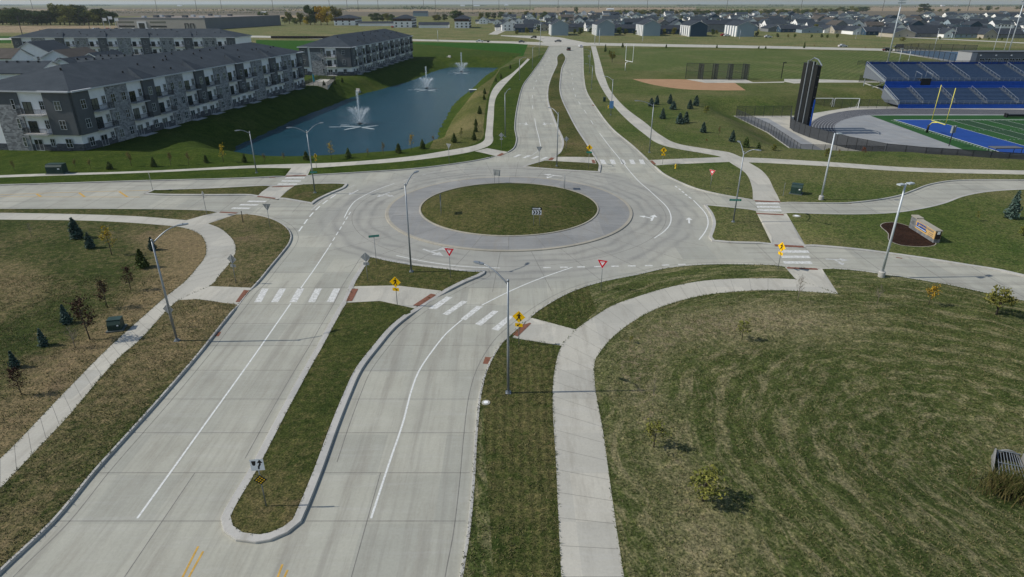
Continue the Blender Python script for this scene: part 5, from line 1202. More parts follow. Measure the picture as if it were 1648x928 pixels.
# small gabled buildings between the blocks
def gable_house(o, yaw, L, W, he, hr, label, cat='building', wall=None, roof=None, group=None, wins=True, name='house', ov=.5, parts=True, garage=False, ridge_vents=False, fl=1):
    r = empty(name, (o[0], o[1], o[2] if len(o) > 2 else .1), yaw, label, cat, group); wall = wall or M_SID; roof = roof or M_SHG
    m = MB(); v = [(0, 0, -.5), (L, 0, -.5), (L, W, -.5), (0, W, -.5), (0, 0, he), (L, 0, he), (L, W, he), (0, W, he), (0, W/2, hr), (L, W/2, hr)]
    m.add(v, [(0, 1, 5, 4), (2, 3, 7, 6), (1, 2, 6, 9, 5), (3, 0, 4, 8, 7)]); m.build('wall', wall, r)
    m = MB(); sl_ = (hr-he)/(W/2); t = .18; ze = he-ov*sl_
    for sg in (0, 1):
        ya, yb = (-ov, W/2) if sg == 0 else (W+ov, W/2)
        v = [(-ov, ya, ze+.06), (L+ov, ya, ze+.06), (L+ov, yb, hr+.06), (-ov, yb, hr+.06)]; v += [(x, y, z+t) for x, y, z in v]
        fs = [(0, 3, 2, 1), (4, 5, 6, 7), (0, 1, 5, 4), (1, 2, 6, 5), (3, 0, 4, 7)]
        m.add(v, fs if sg == 0 else [f[::-1] for f in fs])
    m.build('roof', roof, r)
    f = MB()
    for x in (-ov-.03, L+ov+.01):
        f.add([(x, -ov, ze-.08), (x, W/2, hr-.08), (x, W/2, hr+.2), (x, -ov, ze+.2), (x+.02, -ov, ze-.08), (x+.02, W/2, hr-.08), (x+.02, W/2, hr+.2), (x+.02, -ov, ze+.2)], [(0, 1, 2, 3), (7, 6, 5, 4), (0, 4, 5, 1), (3, 2, 6, 7)])
        f.add([(x, W+ov, ze-.08), (x, W/2, hr-.08), (x, W/2, hr+.2), (x, W+ov, ze+.2), (x+.02, W+ov, ze-.08), (x+.02, W/2, hr-.08), (x+.02, W/2, hr+.2), (x+.02, W+ov, ze+.2)], [(3, 2, 1, 0), (4, 5, 6, 7), (1, 5, 4, 0), (7, 6, 2, 3)])
    f.build('bargeboards', M_FASC, r)
    if wins:
        n = max(1, int(L/4.2)); ef = lambda s, q, z: (-q, W-s, z); lf = lambda s, q, z: (s, -q, z)
        for k in range(fl):
            for i in range(n): window(r, lf, (i+.5)*L/n-.6, .9+3*k, 1.2, 1.4, .01)
            for s in (W*.28, W*.62): window(r, ef, s, .9+3*k, 1.1, 1.4, .01)
    if ridge_vents:
        m = MB()
        for i in range(int(L/3)): m.box(i*3+1, i*3+1.4, W/2-1.2, W/2-.8, hr-.4, hr+.35)
        m.build('roof_vents', M_BLK, r)
    return r
def at(px, z): 
    x, y = P(px[0], px[1], z); return x, y
# gable end buildings seen over the roof of the nearest block
SG = 'small gabled buildings between the apartment blocks'
x, y = at((101, 95), 8.3); gable_house((x-5, y, .1), 0, 22, 11, 5.4, 8.0, 'low grey-roofed garage row just behind the nearest block, its end gable facing left', wall=M_SID, roof=M_SHG, group=SG, ridge_vents=True)
x, y = at((101, 95), 8.3); gable_house((x+5.5, y-1, .1), R(90), 16, 11, 5.4, 8.3, 'pale gabled garage building with its end wall facing the viewer over the nearest roof', group=SG, wins=False)
x, y = at((144, 86), 8.0); gable_house((x+5, y, .1), R(90), 18, 10, 5.2, 8.0, 'second pale gable farther back, right of the first, over the nearest roof', group=SG, wins=False)
x, y = at((180, 90), 7.8); gable_house((x-8, y, .1), R(3), 34, 11, 5.0, 7.6, 'long low garage row with vents along its ridge behind the nearest block', group=SG, ridge_vents=True)
x, y = at((95, 81), 8.6); gable_house((x+5, y-2, .1), R(88), 20, 12, 5.8, 8.6, 'pale lodge wing with a cross gable at the upper left', group=SG, wins=False, roof=M_SHB)
x, y = at((44, 66), 11.5); gable_house((x+8.5, y, .1), R(90), 16, 17, 6.6, 11.0, 'two storey white lodge with a broad blue-grey gable at the upper left', group=SG, fl=2)
x, y = at((0, 84), 8.8); gable_house((x-26, y-6, .1), 0, 34, 12, 7.0, 10.0, 'white two storey lodge wing with two windows at the left edge', group=SG, fl=2, roof=M_SHB)
x, y = at((40, 101), 10.2); hr_ = gable_house((x-45, y-8, .1), R(2), 52, 15, 7.8, 10.4, 'dark grey roof with a row of vents at the left edge behind the nearest block', group=SG, ridge_vents=True, wins=False)
# fenced patio by the pond
M_MESH = M('fence_mesh', (.035, .038, .042), .7, .1, 3, .2, 0, .5); M_MESHL = M('fence_mesh_light', (.05, .055, .06), .7, .1, 3, .2, 0, .32); M_SCR = M('wind_screen', (.055, .06, .066), .85, .1, 2, .2, 0, .93); M_FPOST = M('fence_post', (.03, .033, .036), .5)
def fence(pts, hgt, label, sp=3.0, mesh=None, postm=None, name='fence', group=None, mid=False, z=None, rad=.045, parapet=False):
    Q = [Vector((p[0], p[1], (h1(p[0], p[1]) if z is None else z))) for p in pts]
    r = empty(name, Q[0], 0, label, 'fence', group); o = Q[0]; pm = MB(); sc = MB(); rl = MB(); posts = []
    for a, b in zip(Q[:-1], Q[1:]):
        n = max(1, round((b-a).length/sp))
        for i in range(n): posts.append(a+(b-a)*i/n)
    posts.append(Q[-1])
    if z is None:
        for p in posts: p.z = h1(p.x, p.y)
    for a, b in zip(posts[:-1], posts[1:]):
        a, b = a-o, b-o; d = (b-a); nn = Vector((-d.y, d.x, 0)).normalized()*.012
        sc.add([a+nn+Vector((0, 0, .05)), b+nn+Vector((0, 0, .05)), b+nn+Vector((0, 0, hgt-.03)), a+nn+Vector((0, 0, hgt-.03))], [(0, 1, 2, 3)])
        rl.tube([a+Vector((0, 0, hgt)), b+Vector((0, 0, hgt))], rad*.6, 5, caps=False)
        if mid: rl.tube([a+Vector((0, 0, hgt*.5)), b+Vector((0, 0, hgt*.5))], rad*.5, 5, caps=False)
    if len(posts) <= 90:
        me = MB().tube([(0, 0, -.2), (0, 0, hgt+.05)], rad, 6); first = None
        for p in posts:
            if first is None: first = me.build('post', postm or M_FPOST, r); c_ = first
            else: c_ = first.copy(); COL.objects.link(c_)
            c_.parent = r; c_.location = p-o
    else:
        for p in posts: pm.tube([p-o-Vector((0, 0, .2)), p-o+Vector((0, 0, hgt+.05))], rad, 5)
        q = pm.build('posts', postm or M_FPOST, r); q['kind'] = 'stuff'
    sc.build('mesh_panels', mesh or M_MESH, r); rl.build('rails', postm or M_FPOST, r); return r
pt = [P(487,138), P(512,126), P(546,128), P(530,140)]; mb = MB(); q = [(490,137), (515,127), (540,128), (527,138)]
pq = [P(*k) for k in q]; pq = pq if area(pq) > 0 else pq[::-1]
tag(mb.build('tmp', M_WSIGN), 'x', 'x'); bpy.data.objects.remove(bpy.data.objects['tmp'])
mb = MB(); cz = max(h1(*k) for k in pq); mb.poly(pq, cz-1.2, cz+.05); tag(mb.build('patio_slab', C_WALK), 'pale concrete patio slab at the pond end of the nearest apartment block', 'patio')
fence([(x, y) for x, y in pq[:1]+pq[1:]+pq[:1]], 1.3, 'low dark railing fence around the pond patio', 1.6, M_MESH, z=cz+.05)
b = G(504.5,136); r = empty('feather_banner', (b.x, b.y, cz), 0, 'slim turquoise banner standing on the patio by the pond', 'banner'); MB().tube([(0, 0, 0), (0, 0, 3.6)], .03, 6).build('pole', M_FASC, r); MB().poly([(.03, .8), (.6, .9), (.55, 3.2), (.25, 3.6), (.03, 3.6)], -.01, .01, 0, lambda x, z, y: (x, y, z)).build('cloth', M('turquoise', (.03, .36, .42)), r)
b = G(556,119); r = empty('white_flagpole', b, 0, 'short white post with red marker at the corner of the second apartment block', 'post'); MB().tube([(0, 0, 0), (0, 0, 4.5)], .12, 8).build('pole', M_WSIGN, r); MB().box(-.15, .15, -.15, .15, 4.5, 4.8).build('cap', M_RED, r)
# ------------------------------------------------------------------ fountains
b = NB('fountain_spray'); b.b.inputs['Base Color'].default_value = (.8, .86, .9, 1); b.b.inputs['Alpha'].default_value = .26; M_SPRAY = b.done(None, .6, .3)
M_FOAM = M('foam', (.50, .57, .60), .8, .3, 1.5, .3, 0, .6)
def fountain(px, ty, label, armpx):
    x, y = P(px[0], px[1], ZW); H = ztop(y, ty)-ZW; r = empty('fountain', (x, y, ZW+.01), 0, label, 'fountain', 'fountains in the pond')
    rg = np.random.default_rng(int(px[0])); t = y/100
    def streaks(n, f, s):
        Pq = []; 
        V = []; F = []
        for i in range(n):
            p, d, l, w_ = f(rg); d = np.array(d)/np.linalg.norm(d); a = np.cross(d, rg.normal(size=3)); a /= np.linalg.norm(a)
            p = np.array(p); k = len(V); V += [tuple(p-a*w_), tuple(p+d*l), tuple(p+a*w_), tuple(p-d*l)]; F.append((k, k+1, k+2, k+3))
        return V, F
    def jet(g):
        u = g.uniform(0, 1)**.8; z = H*u; sp = .05+.10*H*.5*u*(1-u*.4)*.45; return (g.normal(0, sp), g.normal(0, sp), z), (g.normal(0, .05), g.normal(0, .05), 1), .22+.01*H, .03
    V, F = streaks(1500, jet, 0); m = MB(); m.add(V, F); m.build('jet', M_SPRAY, r)
    def vee(g):
        a = g.integers(0, 10)*2*math.pi/10+.2; u = g.uniform(0, 1)**.7; T = H*.40; rr = T*u; z = H*.62*(u*1.25-u*u*.45)*g.uniform(.85, 1.0) if g.uniform() < .65 else H*.55*u*g.uniform(0, 1)
        dd = (math.cos(a), math.sin(a)); s = .04*H*u
        return (dd[0]*rr*.8+g.normal(0, s), dd[1]*rr*.8+g.normal(0, s), abs(z)), (dd[0]*.5, dd[1]*.5, 1.1-u), .3, .035
    V, F = streaks(4200, vee, 0); m = MB(); m.add(V, F); m.build('spray', M_SPRAY, r)
    def mist(g):
        a = g.uniform(0, 6.28); q = H*.55*g.uniform(0, 1)**.5; return (q*math.cos(a)-H*.15, q*math.sin(a), H*.45*g.uniform(0, 1)**1.3), (0, 0, 1), .09, .03
    V, F = streaks(3200, mist, 0); m = MB(); m.add(V, F); m.build('mist', M_SPRAY, r)
    m = MB()
    for ax, ay, bx, by in armpx:
        A_ = np.array(P(px[0]+ax, px[1]+ay, ZW))-np.array([x, y]); B_ = np.array(P(px[0]+bx, px[1]+by, ZW))-np.array([x, y]); L = B_-A_; nn = np.array([-L[1], L[0]])/np.linalg.norm(L)*np.linalg.norm(L)*.085; q = []
        for k in range(10): u = k/9; q.append(A_+L*u+nn*math.sin(math.pi*min(1, u*.9+.1))**.6)
        for k in range(9, -1, -1): u = k/9; q.append(A_+L*u-nn*math.sin(math.pi*min(1, u*.9+.1))**.6)
        if area(q) < 0: q = q[::-1]
        m.poly([tuple(k) for k in q], 0, .10)
    m.build('foam_splashes', M_FOAM, r); MB().tube([(0, 0, -.2), (0, 0, .25), (0, 0, .4)], [.7, .7, .3], 16).build('float', M_BLK, r)
arms = [(-32,4,2,5), (-50,5.5,-30,5.5), (-31,2,-17,2), (2,1.5,9,.2), (3,6,30,3), (3,6,24,9), (-25,10,2,5)]
arms2 = [(a*.62, b*.5, c*.62, d*.5) for a, b, c, d in arms]
fountain((579.5,199), 145, 'nearest and largest of the three white fountains in the pond', arms); fountain((687,142), 107, 'middle of the three white fountains in the pond', arms2); fountain((743,115.5), 84, 'farthest of the three white fountains in the pond', [(a*.7, b*.7, c*.7, d*.7) for a, b, c, d in arms2])
for px, lb in (((575,147), 'small pale concrete outfall on the left bank behind the nearest fountain'), ((723,102), 'pale riprap outfall at the far end of the pond')):
    b = G(*px); r = empty('outfall', b, R(-30), lb, 'outfall'); MB().box(-1.2, 1.2, -.6, .6, -.4, .3).build('apron', C_KERB, r); MB().box(-.8, .8, .3, .7, .3, 1.0).build('headwall', C_KERB, r)
# ------------------------------------------------------------------ stadium
M_BLUEW = M('royal_blue', (.010, .085, .44), .6, .1, .6); M_SEAT = None
def seatmat():
    b = NB('aluminium_benches'); tc = b.n('ShaderNodeTexCoord'); wv = b.noise(3, 4, .6, vec=b.mapping((.3, 1, 1), src=tc.outputs['Object']))
    return b.done(b.ramp(wv, [(.3, (.085, .155, .29)), (.7, (.13, .21, .36))]), .5, .4)
M_SEAT = seatmat(); M_ALU = M('aluminium', (.42, .46, .50), .4, .08, 2, .5, .5); M_DECK = M('stand_deck', (.14, .16, .19), .7, .12, 2)
zf = ZS
YF = P(1446, 174, ZS)[1]
def front_x(px, Y, ty): z = ztop(Y, ty); return (px-824)*((CH-z)/(FP*SP+(ty-464)*CP)), z
xa, zb = front_x(1446.5, YF, 168)
n1 = 12; rise1 = .30; Yt = YF+.6+n1*.82
z_top1 = ztop(Yt, 141.5); rise1 = (z_top1-zb)/n1
XE = 175.0
def tier(name, x0, y0, z0, n, rs, dp, label, wallz, shear):
    r = empty(name, (x0, y0, z0), 0, label, 'grandstand', 'blue stadium bleachers'); deck = MB(); bench = MB(); LX = XE-x0
    for i in range(n):
        deck.box(0, LX, i*dp, n*dp+.6, (i-1)*rs-.0, i*rs); 
        bench.box(.15, LX, i*dp+.42, i*dp+.74, i*rs+.40, i*rs+.46); bench.box(.15, LX, i*dp+.70, i*dp+.73, i*rs+.02, i*rs+.40)
    deck.v = [tuple(v) for v in deck.v]; deck.build('stepped_deck', M_DECK, r); bench.build('bench_rows', M_SEAT, r)
    wv = MB(); wv.box(-.05, LX, -.25, -.1, wallz-z0, .1); wv.build('front_wall', M_BLUEW, r)
    rl = MB()
    for k in range(int(LX/1.8)): rl.tube([(k*1.8, -.15, .1), (k*1.8, -.15, 1.15)], .035, 5)
    for zz in (.55, 1.15): rl.tube([(0, -.15, zz), (LX, -.15, zz)], .03, 5)
    rl.build('front_railing', M_ALU, r)
    sd = MB()
    for zz in (.5, 1.1): sd.tube([(-.05, 0, zz), (-.05, n*dp, n*rs+zz)], .06, 6)
    for i in range(0, n+1, 2): sd.tube([(-.05, i*dp, i*rs), (-.05, i*dp, i*rs+1.1)], .04, 5)
    sd.box(-.12, .0, 0, n*dp, -.2, .25, 0, lambda x, y, z: (x, y, z+y*rs/dp)); sd.build('side_railing', M_ALU, r)
    for k in range(1, 8):
        a = MB(); xx = k*9.8-2.8
        if xx > LX-2: break
        for i in range(n): a.box(xx, xx+1.1, i*dp+.1, i*dp+.8, i*rs+.47, i*rs+.50)
        for i in range(1, n, 2): a.tube([(xx+.65, i*dp, i*rs), (xx+.65, i*dp, i*rs+1.2)], .04, 5)
        a.tube([(xx+.65, dp, rs+1.2), (xx+.65, (n-1)*dp, (n-1)*rs+1.2)], .04, 5); a.build('aisle_steps', M_ALU, r)
    tr = MB(); tr.box(0, LX, n*dp+.45, n*dp+.6, n*rs-.3, n*rs+.9); tr.build('top_panel', M_BLUEW, r)
    return r
tier('lower_grandstand', xa, YF, zb, n1, rise1, .82, 'lower tier of blue benches along the far side of the running track', ZS, 0)
Y2 = Yt+1.4; xb, zb2 = front_x(1425, Y2, 131); n2 = 16; Yt2 = Y2+n2*.84; rise2 = (ztop(Yt2, 104)-zb2)/n2
u = tier('upper_grandstand', xb, Y2, zb2, n2, rise2, .84, 'upper tier of blue benches below the press box', z_top1-.4, 0)
xv = front_x(1490, Y2, 128)[0]-xb
vm = MB(); vm.box(xv-1.6, xv+1.6, -.3, 2.6, z_top1-zb2-.3, .9); vm.build('entrance_tunnel', M_BLK, u); vr = MB()
for sx in (-1.7, 1.7): vr.tube([(xv+sx, -.2, 1.0), (xv+sx, -.2, 2.2), (xv+sx, 3.2, 2.9), (xv+sx, 3.2, 1.2)], .06, 6)
vr.build('tunnel_railing', M_ALU, u)
sm = MB()
for x in np.arange(.5, XE-xb, 5.5): sm.tube([(x, n2*.84, ZS-zb2), (x, n2*.84, n2*rise2)], .14, 6); sm.tube([(x, n2*.84, ZS-zb2+1.5), (x, 1, -.3)], .09, 5)
sm.tube([(-.05, n2*.84, n2*rise2+1.2), (XE-xb, n2*.84, n2*rise2+1.2)], .04, 5); sm.build('support_frame', M_ALU, u)
fence([(xb-3, Yt2+.4), (XE, Yt2+.4)], 1.3, 'thin railing along the top of the upper grandstand', 2.5, M_MESHL, z=zb2+n2*rise2)
# press box
px0, pz = front_x(1568, Yt2+1.5, 104); r = empty('press_box', (px0, Yt2+1.5, pz), 0, 'dark grey press box with a band of windows above the upper grandstand', 'building')
pz1 = ztop(Yt2+1.5, 85); HB = pz1-pz; MB().box(0, XE-px0+20, 0, 7, -6, HB).build('wall', M('press_wall', (.14, .15, .16), .7, .06, .6), r)
MB().box(-1.9, -.02, -.1, 7.1, -6, HB+.15).build('end_pier', M('pier_pale', (.30, .31, .32), .7, .06), r); MB().box(-2, XE-px0+20, -.25, 7.3, HB+.15, HB+.4).build('roof', M_GRY, r)
fn = lambda s, q, z: (s, -q, z)
for k in range(9): window(r, fn, 1.2+2.05*k, .5, 1.7, HB*.42, .01, sash=2)
for k in range(4): m = MB(); m.box(1.0+k*5.2, 1.4+k*5.2, -.35, -.02, HB-.9, HB-.5); m.build('wall_lamp', M_FASC, r)
# retaining wall left of the stands
a = P(1389,136,0.1); w0 = MB(); q = [P(1390,134,.15), P(1413,142,.15)]
r = empty('retaining_wall', (q[0][0], q[0][1], 0), yawof(q[0], q[1]), 'pale triangular concrete retaining wall left of the lower grandstand', 'wall'); Lw = math.dist(*q)
MB().poly([(0, .4), (Lw, .4), (Lw, -3.6), (Lw*.75, -3.6)], 0, .4, 0, lambda x, z, y: (x, y, z)).build('wall_panel', C_KERB, r); MB().box(Lw, Lw+5, 0, .4, -3.6, .4).build('dark_return', M_DECK, r)
# scoreboard seen from behind
b0, b1_ = G(1277,206), G(1300,217); 
xs = []; 
zb_ = ZS; c0 = P(1277,206,ZS); c1 = P(1299,216,ZS); yw = yawof(c0, c1); LL = math.dist(c0, c1); Htop = ztop((c0[1]+c1[1])/2, 99)-ZS
r = empty('scoreboard', (c0[0], c0[1], ZS), yw, 'tall black scoreboard seen from behind at the end of the stadium track', 'scoreboard')
dx_ = math.cos(yw); 
for i, s in enumerate((0.0, .36, .74)):
    m = MB(); m.box(s*LL+.0, s*LL+LL*.215, -.4, .5, .25, Htop*(1 if i == 1 else .97)); m.build('display_back', M_BLK, r)
m = MB()
for s in (.31, .69): m.tube([(s*LL-.05, -.45, 0), (s*LL-.05, -.45, Htop+.2)], .17, 10); m.tube([(s*LL+.25, .2, 0), (s*LL+.25, .2, Htop)], .12, 8)
m.build('steel_column', M_GALV, r); m = MB()
for zz in np.arange(1.5, Htop, 2.4): m.box(0, LL, .0, .08, zz, zz+.18)
m.build('cross_beams', M('beam_dark', (.05, .055, .06), .5, .1), r); m = MB(); m.box(LL*1.0, LL*1.02, .1, .4, 2.0, Htop*.5); m.build('blue_edge_panel', M_BLUEW, r)
m = MB(); m.tube([(LL*.3, 0, Htop+.1), (LL*.55, 0, Htop+.9), (LL*.8, 0, Htop+.7), (LL*1.1, 0, Htop-.5)], .14, 8); m.build('top_arch', M_GALV, r)
for s in (.2, .5, .85): MB().box(s*LL-.5, s*LL+.5, -.9, .9, -.3, .25).build('footing', C_KERB, r)
# fences
STF = [P(x, y, ZS) for x, y in ((1271,206),(1277,211),(1302,221),(1330,229.5),(1361,238),(1392,244),(1423,250.5),(1486,257),(1561,262),(1648,268),(1800,277))]
fence(STF, 2.6, 'dark screened fence curving around the outside of the running track', 3.0, M_SCR, z=ZS, rad=.06)
fence([P(x, y, ZS) for x, y in ((1271,206),(1272,188))], 2.6, 'short dark fence return left of the scoreboard', 3, M_SCR, z=ZS)
fence([P(x, y, ZS) for x, y in ((1184,188),(1236,213),(1286,248.5),(1325,249),(1420,252))], 2.2, 'black mesh fence along the lower side of the paved court', 2.4, M_MESH, z=ZS)
fence([P(x, y, ZS) for x, y in ((1184,188),(1272,187.5))], 3.0, 'black mesh fence across the foot of the grass slope above the court', 2.8, M_MESHL, z=ZS)
fence([P(x, y, ZS) for x, y in ((1310,174),(1383,173.5),(1410,174),(1444,175))], 2.6, 'thin fence behind the two white soccer goals', 3, M_MESHL, z=ZS)
fence([P(x, y) for x, y in ((1382,132),(1400,131),(1424,133))], 2.4, 'short mesh fence at the head of the retaining wall', 2.5, M_MESH)
fence([P(x, y) for x, y in ((1103,126.5),(1145,127.5),(1173,128.5),(1203,129))], 5.6, 'tall mesh backstop fence behind the clay infield', 4.6, M_MESHL, rad=.09, mid=True)
for i, x in enumerate((1128, 1151, 1175, 1199)):
    a, c_ = P(x-2.5, 127.5), P(x+2.5, 127.8); fence([a, c_, (c_[0]-1, c_[1]+3)], 5.4, nth(i)+' dark dugout screen from the left in the infield backstop', 2, M_MESH, group='dugout screens', z=.15, rad=.08)
# tennis courts
tc_ = [P(1440,82.5), P(1476,81), P(1570,84.5), P(1566,101), P(1535,101)]
mb = MB(); tq = tc_ if area(tc_) > 0 else tc_[::-1]; mb.add([(x, y, .158) for x, y in tq], [tuple(range(5))]); tag(mb.build('tennis_court', M('court_blue', (.045, .095, .16), .8, .1, .5)), kind='structure')
fence(tc_[:3], 4, 'tall black fence along the far side of the blue tennis courts', 6, M_MESH, z=.15, rad=.12); fence([tc_[0], tc_[4]], 4, 'tall black fence along the near side of the blue tennis courts', 6, M_MESHL, z=.15, rad=.12)
mb = MB(); ribbon(mb, [P(1425,82.5), P(1445,84.5), P(1500,93), P(1560,103.5)], 4.5, .165); mb.build('court_path', C_WALK, GR['crossroad'])
# goal posts
M_GYEL = M('goal_yellow', (.72, .66, .10), .4, .05)
b = Vector((*P(1491.5,213,ZS), ZS)); zc = ztop(b.y, 194); zt = ztop(b.y+1, 136)
r = empty('football_goal', b, 0, 'yellow football goal post at the near end of the blue end zone', 'goal post')
xl = (1500-824)*((CH-zc)/(FP*SP+(194-464)*CP))-b.x
p1 = np.array(P(1499.5,193.5,zc))-np.array([b.x, b.y]); p2 = np.array(P(1521.5,200.5,zc))-np.array([b.x, b.y]); zc -= b.z
mid = (p1+p2)/2; MB().tube([(0, 0, 0), (0, 0, zc*.55), (mid[0]*.3, mid[1]*.3, zc*.9), (mid[0], mid[1], zc)], .11, 10).build('gooseneck', M_GYEL, r, True)
MB().tube([(p1[0], p1[1], zc), (p2[0], p2[1], zc)], .10, 8).build('crossbar', M_GYEL, r, True)
zt -= b.z
for p in (p1, p2): MB().tube([(p[0], p[1], zc), (p[0], p[1], zt)], .08, 8).build('upright', M_GYEL, r, True)
MB().tube([(0, 0, 0), (0, 0, 1.9)], .26, 10).build('base_pad', M_BLK, r, True)
def hgoal(px, label):
    b = G(*px); s = (math.dist(P(px[0]-5, px[1]), P(px[0]+5, px[1])))/10
    r = empty('football_goal', b, R(-75), label, 'goal post'); W_ = 3.6
    MB().tube([(0, 0, 0), (0, 0, 3.0), (0, 1.5, 3.6)], .13, 8).build('gooseneck', M_WSIGN, r, True); MB().tube([(-W_, 1.5, 3.6), (W_, 1.5, 3.6)], .1, 6).build('crossbar', M_WSIGN, r)
    for sx in (-W_, W_): MB().tube([(sx, 1.5, 3.6), (sx, 1.5, 10.5)], .1, 6).build('upright', M_WSIGN, r)
hgoal((1006,113), 'white football goal post on the practice field')
def sgoal(p0, p1, hh, label):
    a, c_ = Vector((*P(*p0, ZS), ZS)), Vector((*P(*p1, ZS), ZS)); d = c_-a; r = empty('soccer_goal', a, math.atan2(d.y, d.x), label, 'goal', 'white soccer goals'); L = d.length
    for x in (0, L): MB().tube([(x, 0, 0), (x, 0, hh)], .09, 6).build('post', M_WSIGN, r)
    MB().tube([(0, 0, hh), (L, 0, hh)], .09, 6).build('crossbar', M_WSIGN, r); MB().tube([(0, 0, hh), (0, 1.6, 0), (L, 1.6, 0), (L, 0, hh)], .05, 5).build('net_frame', M_WSIGN, r)
sgoal((1308,173.5), (1338,173.5), 2.9, 'left of the two white soccer goals behind the track curve'); sgoal((1341,173.5), (1380.5,173.8), 2.9, 'right of the two white soccer goals behind the track curve')
b = Vector((*P(1527,235,ZS), ZS)); hh = ztop(b.y, 202)-ZS; r = empty('play_clock', b, R(20), 'black post with two small display boxes in front of the blue end zone', 'clock'); MB().tube([(0, 0, 0), (0, 0, hh-1.2)], .09, 8).build('post', M_BLK, r)
for sx in (-.55, .15): MB().box(sx, sx+.42, -.2, .2, hh-1.6, hh).build('display_box', M('clock_grey', (.25, .28, .30)), r)
b = Vector((*P(1614,252,ZS), ZS)); r = empty('team_shelter', b, R(2), 'flat grey team shelter beside the blue end zone at the right', 'shelter'); MB().box(-3, 3, -1.1, 1.1, 1.9, 2.05).build('canopy', M('canopy_grey', (.12, .125, .13)), r)
for sx in (-2.8, 2.8):
    for sy in (-1, 1): MB().tube([(sx, sy, 0), (sx, sy, 1.9)], .06, 6).build('leg', M_BLK, r)
MB().box(-2.6, 2.6, .3, .8, .4, .5).build('bench', M_BLUEW, r)
b = Vector((*P(1641,188.5,ZS), ZS)); r = empty('hurdle_cart', b, 0, 'long dark hurdle cart parked on the far edge of the turf', 'cart'); MB().box(-4, 8, -.6, .6, .3, .8).build('rack', M_BLK, r); MB().box(-4.2, -3.9, -.6, .6, .0, 1.1).build('end_frame', M_BLK, r)
# stadium and street light masts
def mast(px, tpx, label, rad=.28, heads=3):
    b = G(*px) if px[1] > 95 else Vector((*P(*px), .15)); ztp = ztop(b.y, tpx[1]); h = ztp-b.z
    r = empty('light_mast', b, 0, label, 'light mast', 'tall pale light masts'); MB().tube([(0, 0, 0), (0, 0, h*.5), (0, 0, h)], [rad, rad*.8, rad*.55], 10).build('pole', M_SILV, r, True)
    MB().tube([(0, 0, -.2), (0, 0, .8)], rad*1.6, 12).build('footing', C_KERB, r)
    for k in range(heads):
        m = MB(); m.box(-1.8, 1.8, -.35, -.1, h-1.2*k-.5, h-1.2*k); m.build('lamp_bank', M_SILV, r)
    if heads == 0: MB().box(-.7, .7, -.25, .25, h-.05, h+.1).build('lamp_head', M_SILV, r)
mast((1428,101), (1447,-6), 'thickest light mast behind the left end of the upper grandstand', .35); mast((1623,84), (1641,-6), 'tall light mast cut by the top right corner of the picture', .35)
for px, t, lb in (((1615,84), 37, 'light mast just left of the tall one at the top right'), ((1503,80), 46, 'slim light mast beyond the tennis courts'), ((1598,84), 38, 'slim light mast third from the right behind the press box'), ((1447,99), 78, 'short white pole left of the pair behind the upper grandstand'), ((1462,98), 80, 'short white pole right of the pair behind the upper grandstand')):
    mast(px, (0, t), lb, .16, 0)
for i, (px, t) in enumerate((((869.5,73),36), ((957,70.5),46), ((964,72),46), ((1034,66),56), ((1417,60),45), ((1190,62),48), ((1535,62),44), ((705,67),48), ((1377,62),48))):
    mast(px, (0, t), 'thin grey street pole along the far crossroad, %s in a scattered row' % nth(i), .17, 0)
b = G(1257,126.5); r = empty('goal_light', b, 0, 'slim black pole with a small head on the practice field left of the scoreboard', 'light pole'); hh = ztop(b.y, 100)-b.z; MB().tube([(0, 0, 0), (0, 0, hh)], .14, 6).build('pole', M_BLK, r); MB().box(-.2, 1.0, -.2, .2, hh-.3, hh).build('lamp_head', M_BLK, r)
r = empty('signal_box', (*P(869.8,46), 0), 0, 'x', 'x'); bpy.data.objects.remove(r)
# ------------------------------------------------------------------ vehicles
M_TYRE = M('tyre', (.012, .012, .012), .8)
def car_proto(paint, kind='car'):
    def f(r):
        Lh = 2.3 if kind != 'pickup' else 2.8; Wd = .92
        m = MB(); prof = [(-Lh, .35), (Lh, .35), (Lh, .75), (Lh-.5, .95), (Lh-1.2, 1.0), (Lh-1.9, 1.5), (-Lh+1.3, 1.55) if kind != 'suv' else (-Lh+.3, 1.72), (-Lh+.25, 1.0), (-Lh, .95)]
        if kind == 'suv': prof[5] = (Lh-1.8, 1.7)
        if kind == 'pickup': prof = [(-Lh, .45), (Lh, .45), (Lh, .95), (Lh-1.1, 1.1), (Lh-1.8, 1.8), (Lh-3.3, 1.8), (Lh-3.5, 1.1), (-Lh, 1.1)]
        m.poly(prof, -Wd, Wd, 0, lambda x, z, y: (x, y, z)); m.build('body', paint, r)
        g = MB(); zt = 1.45 if kind == 'car' else 1.62
        for sy in (-Wd-.01, Wd+.0): g.box(-Lh+(1.2 if kind != 'pickup' else 2.6), Lh-1.95, sy, sy+.012, 1.02, zt-.05)
        g.box(Lh-1.86, Lh-1.35, -.75, .75, 1.08, 1.40, 0, lambda x, y, z: (x+.07-(z-1.08)*.9, y, z)); g.box(-Lh+(.24 if kind == 'suv' else .5), -Lh+.5, -.7, .7, 1.1, 1.4); g.build('windows', M_GLASS, r)
        for sx in (-Lh+.9, Lh-.9):
            for sy in (-1, 1): MB().tube([(sx, sy*.72, .33), (sx, sy*.95, .33)], .33, 12).build('wheel', M_TYRE, r)
        for sy in (-.6, .6): MB().box(Lh-.02, Lh+.02, sy-.18, sy+.18, .62, .78).build('headlight', M_WSIGN, r); MB().box(-Lh-.02, -Lh+.02, sy-.18, sy+.18, .7, .88).build('tail_light', M_RED, r)
    return f
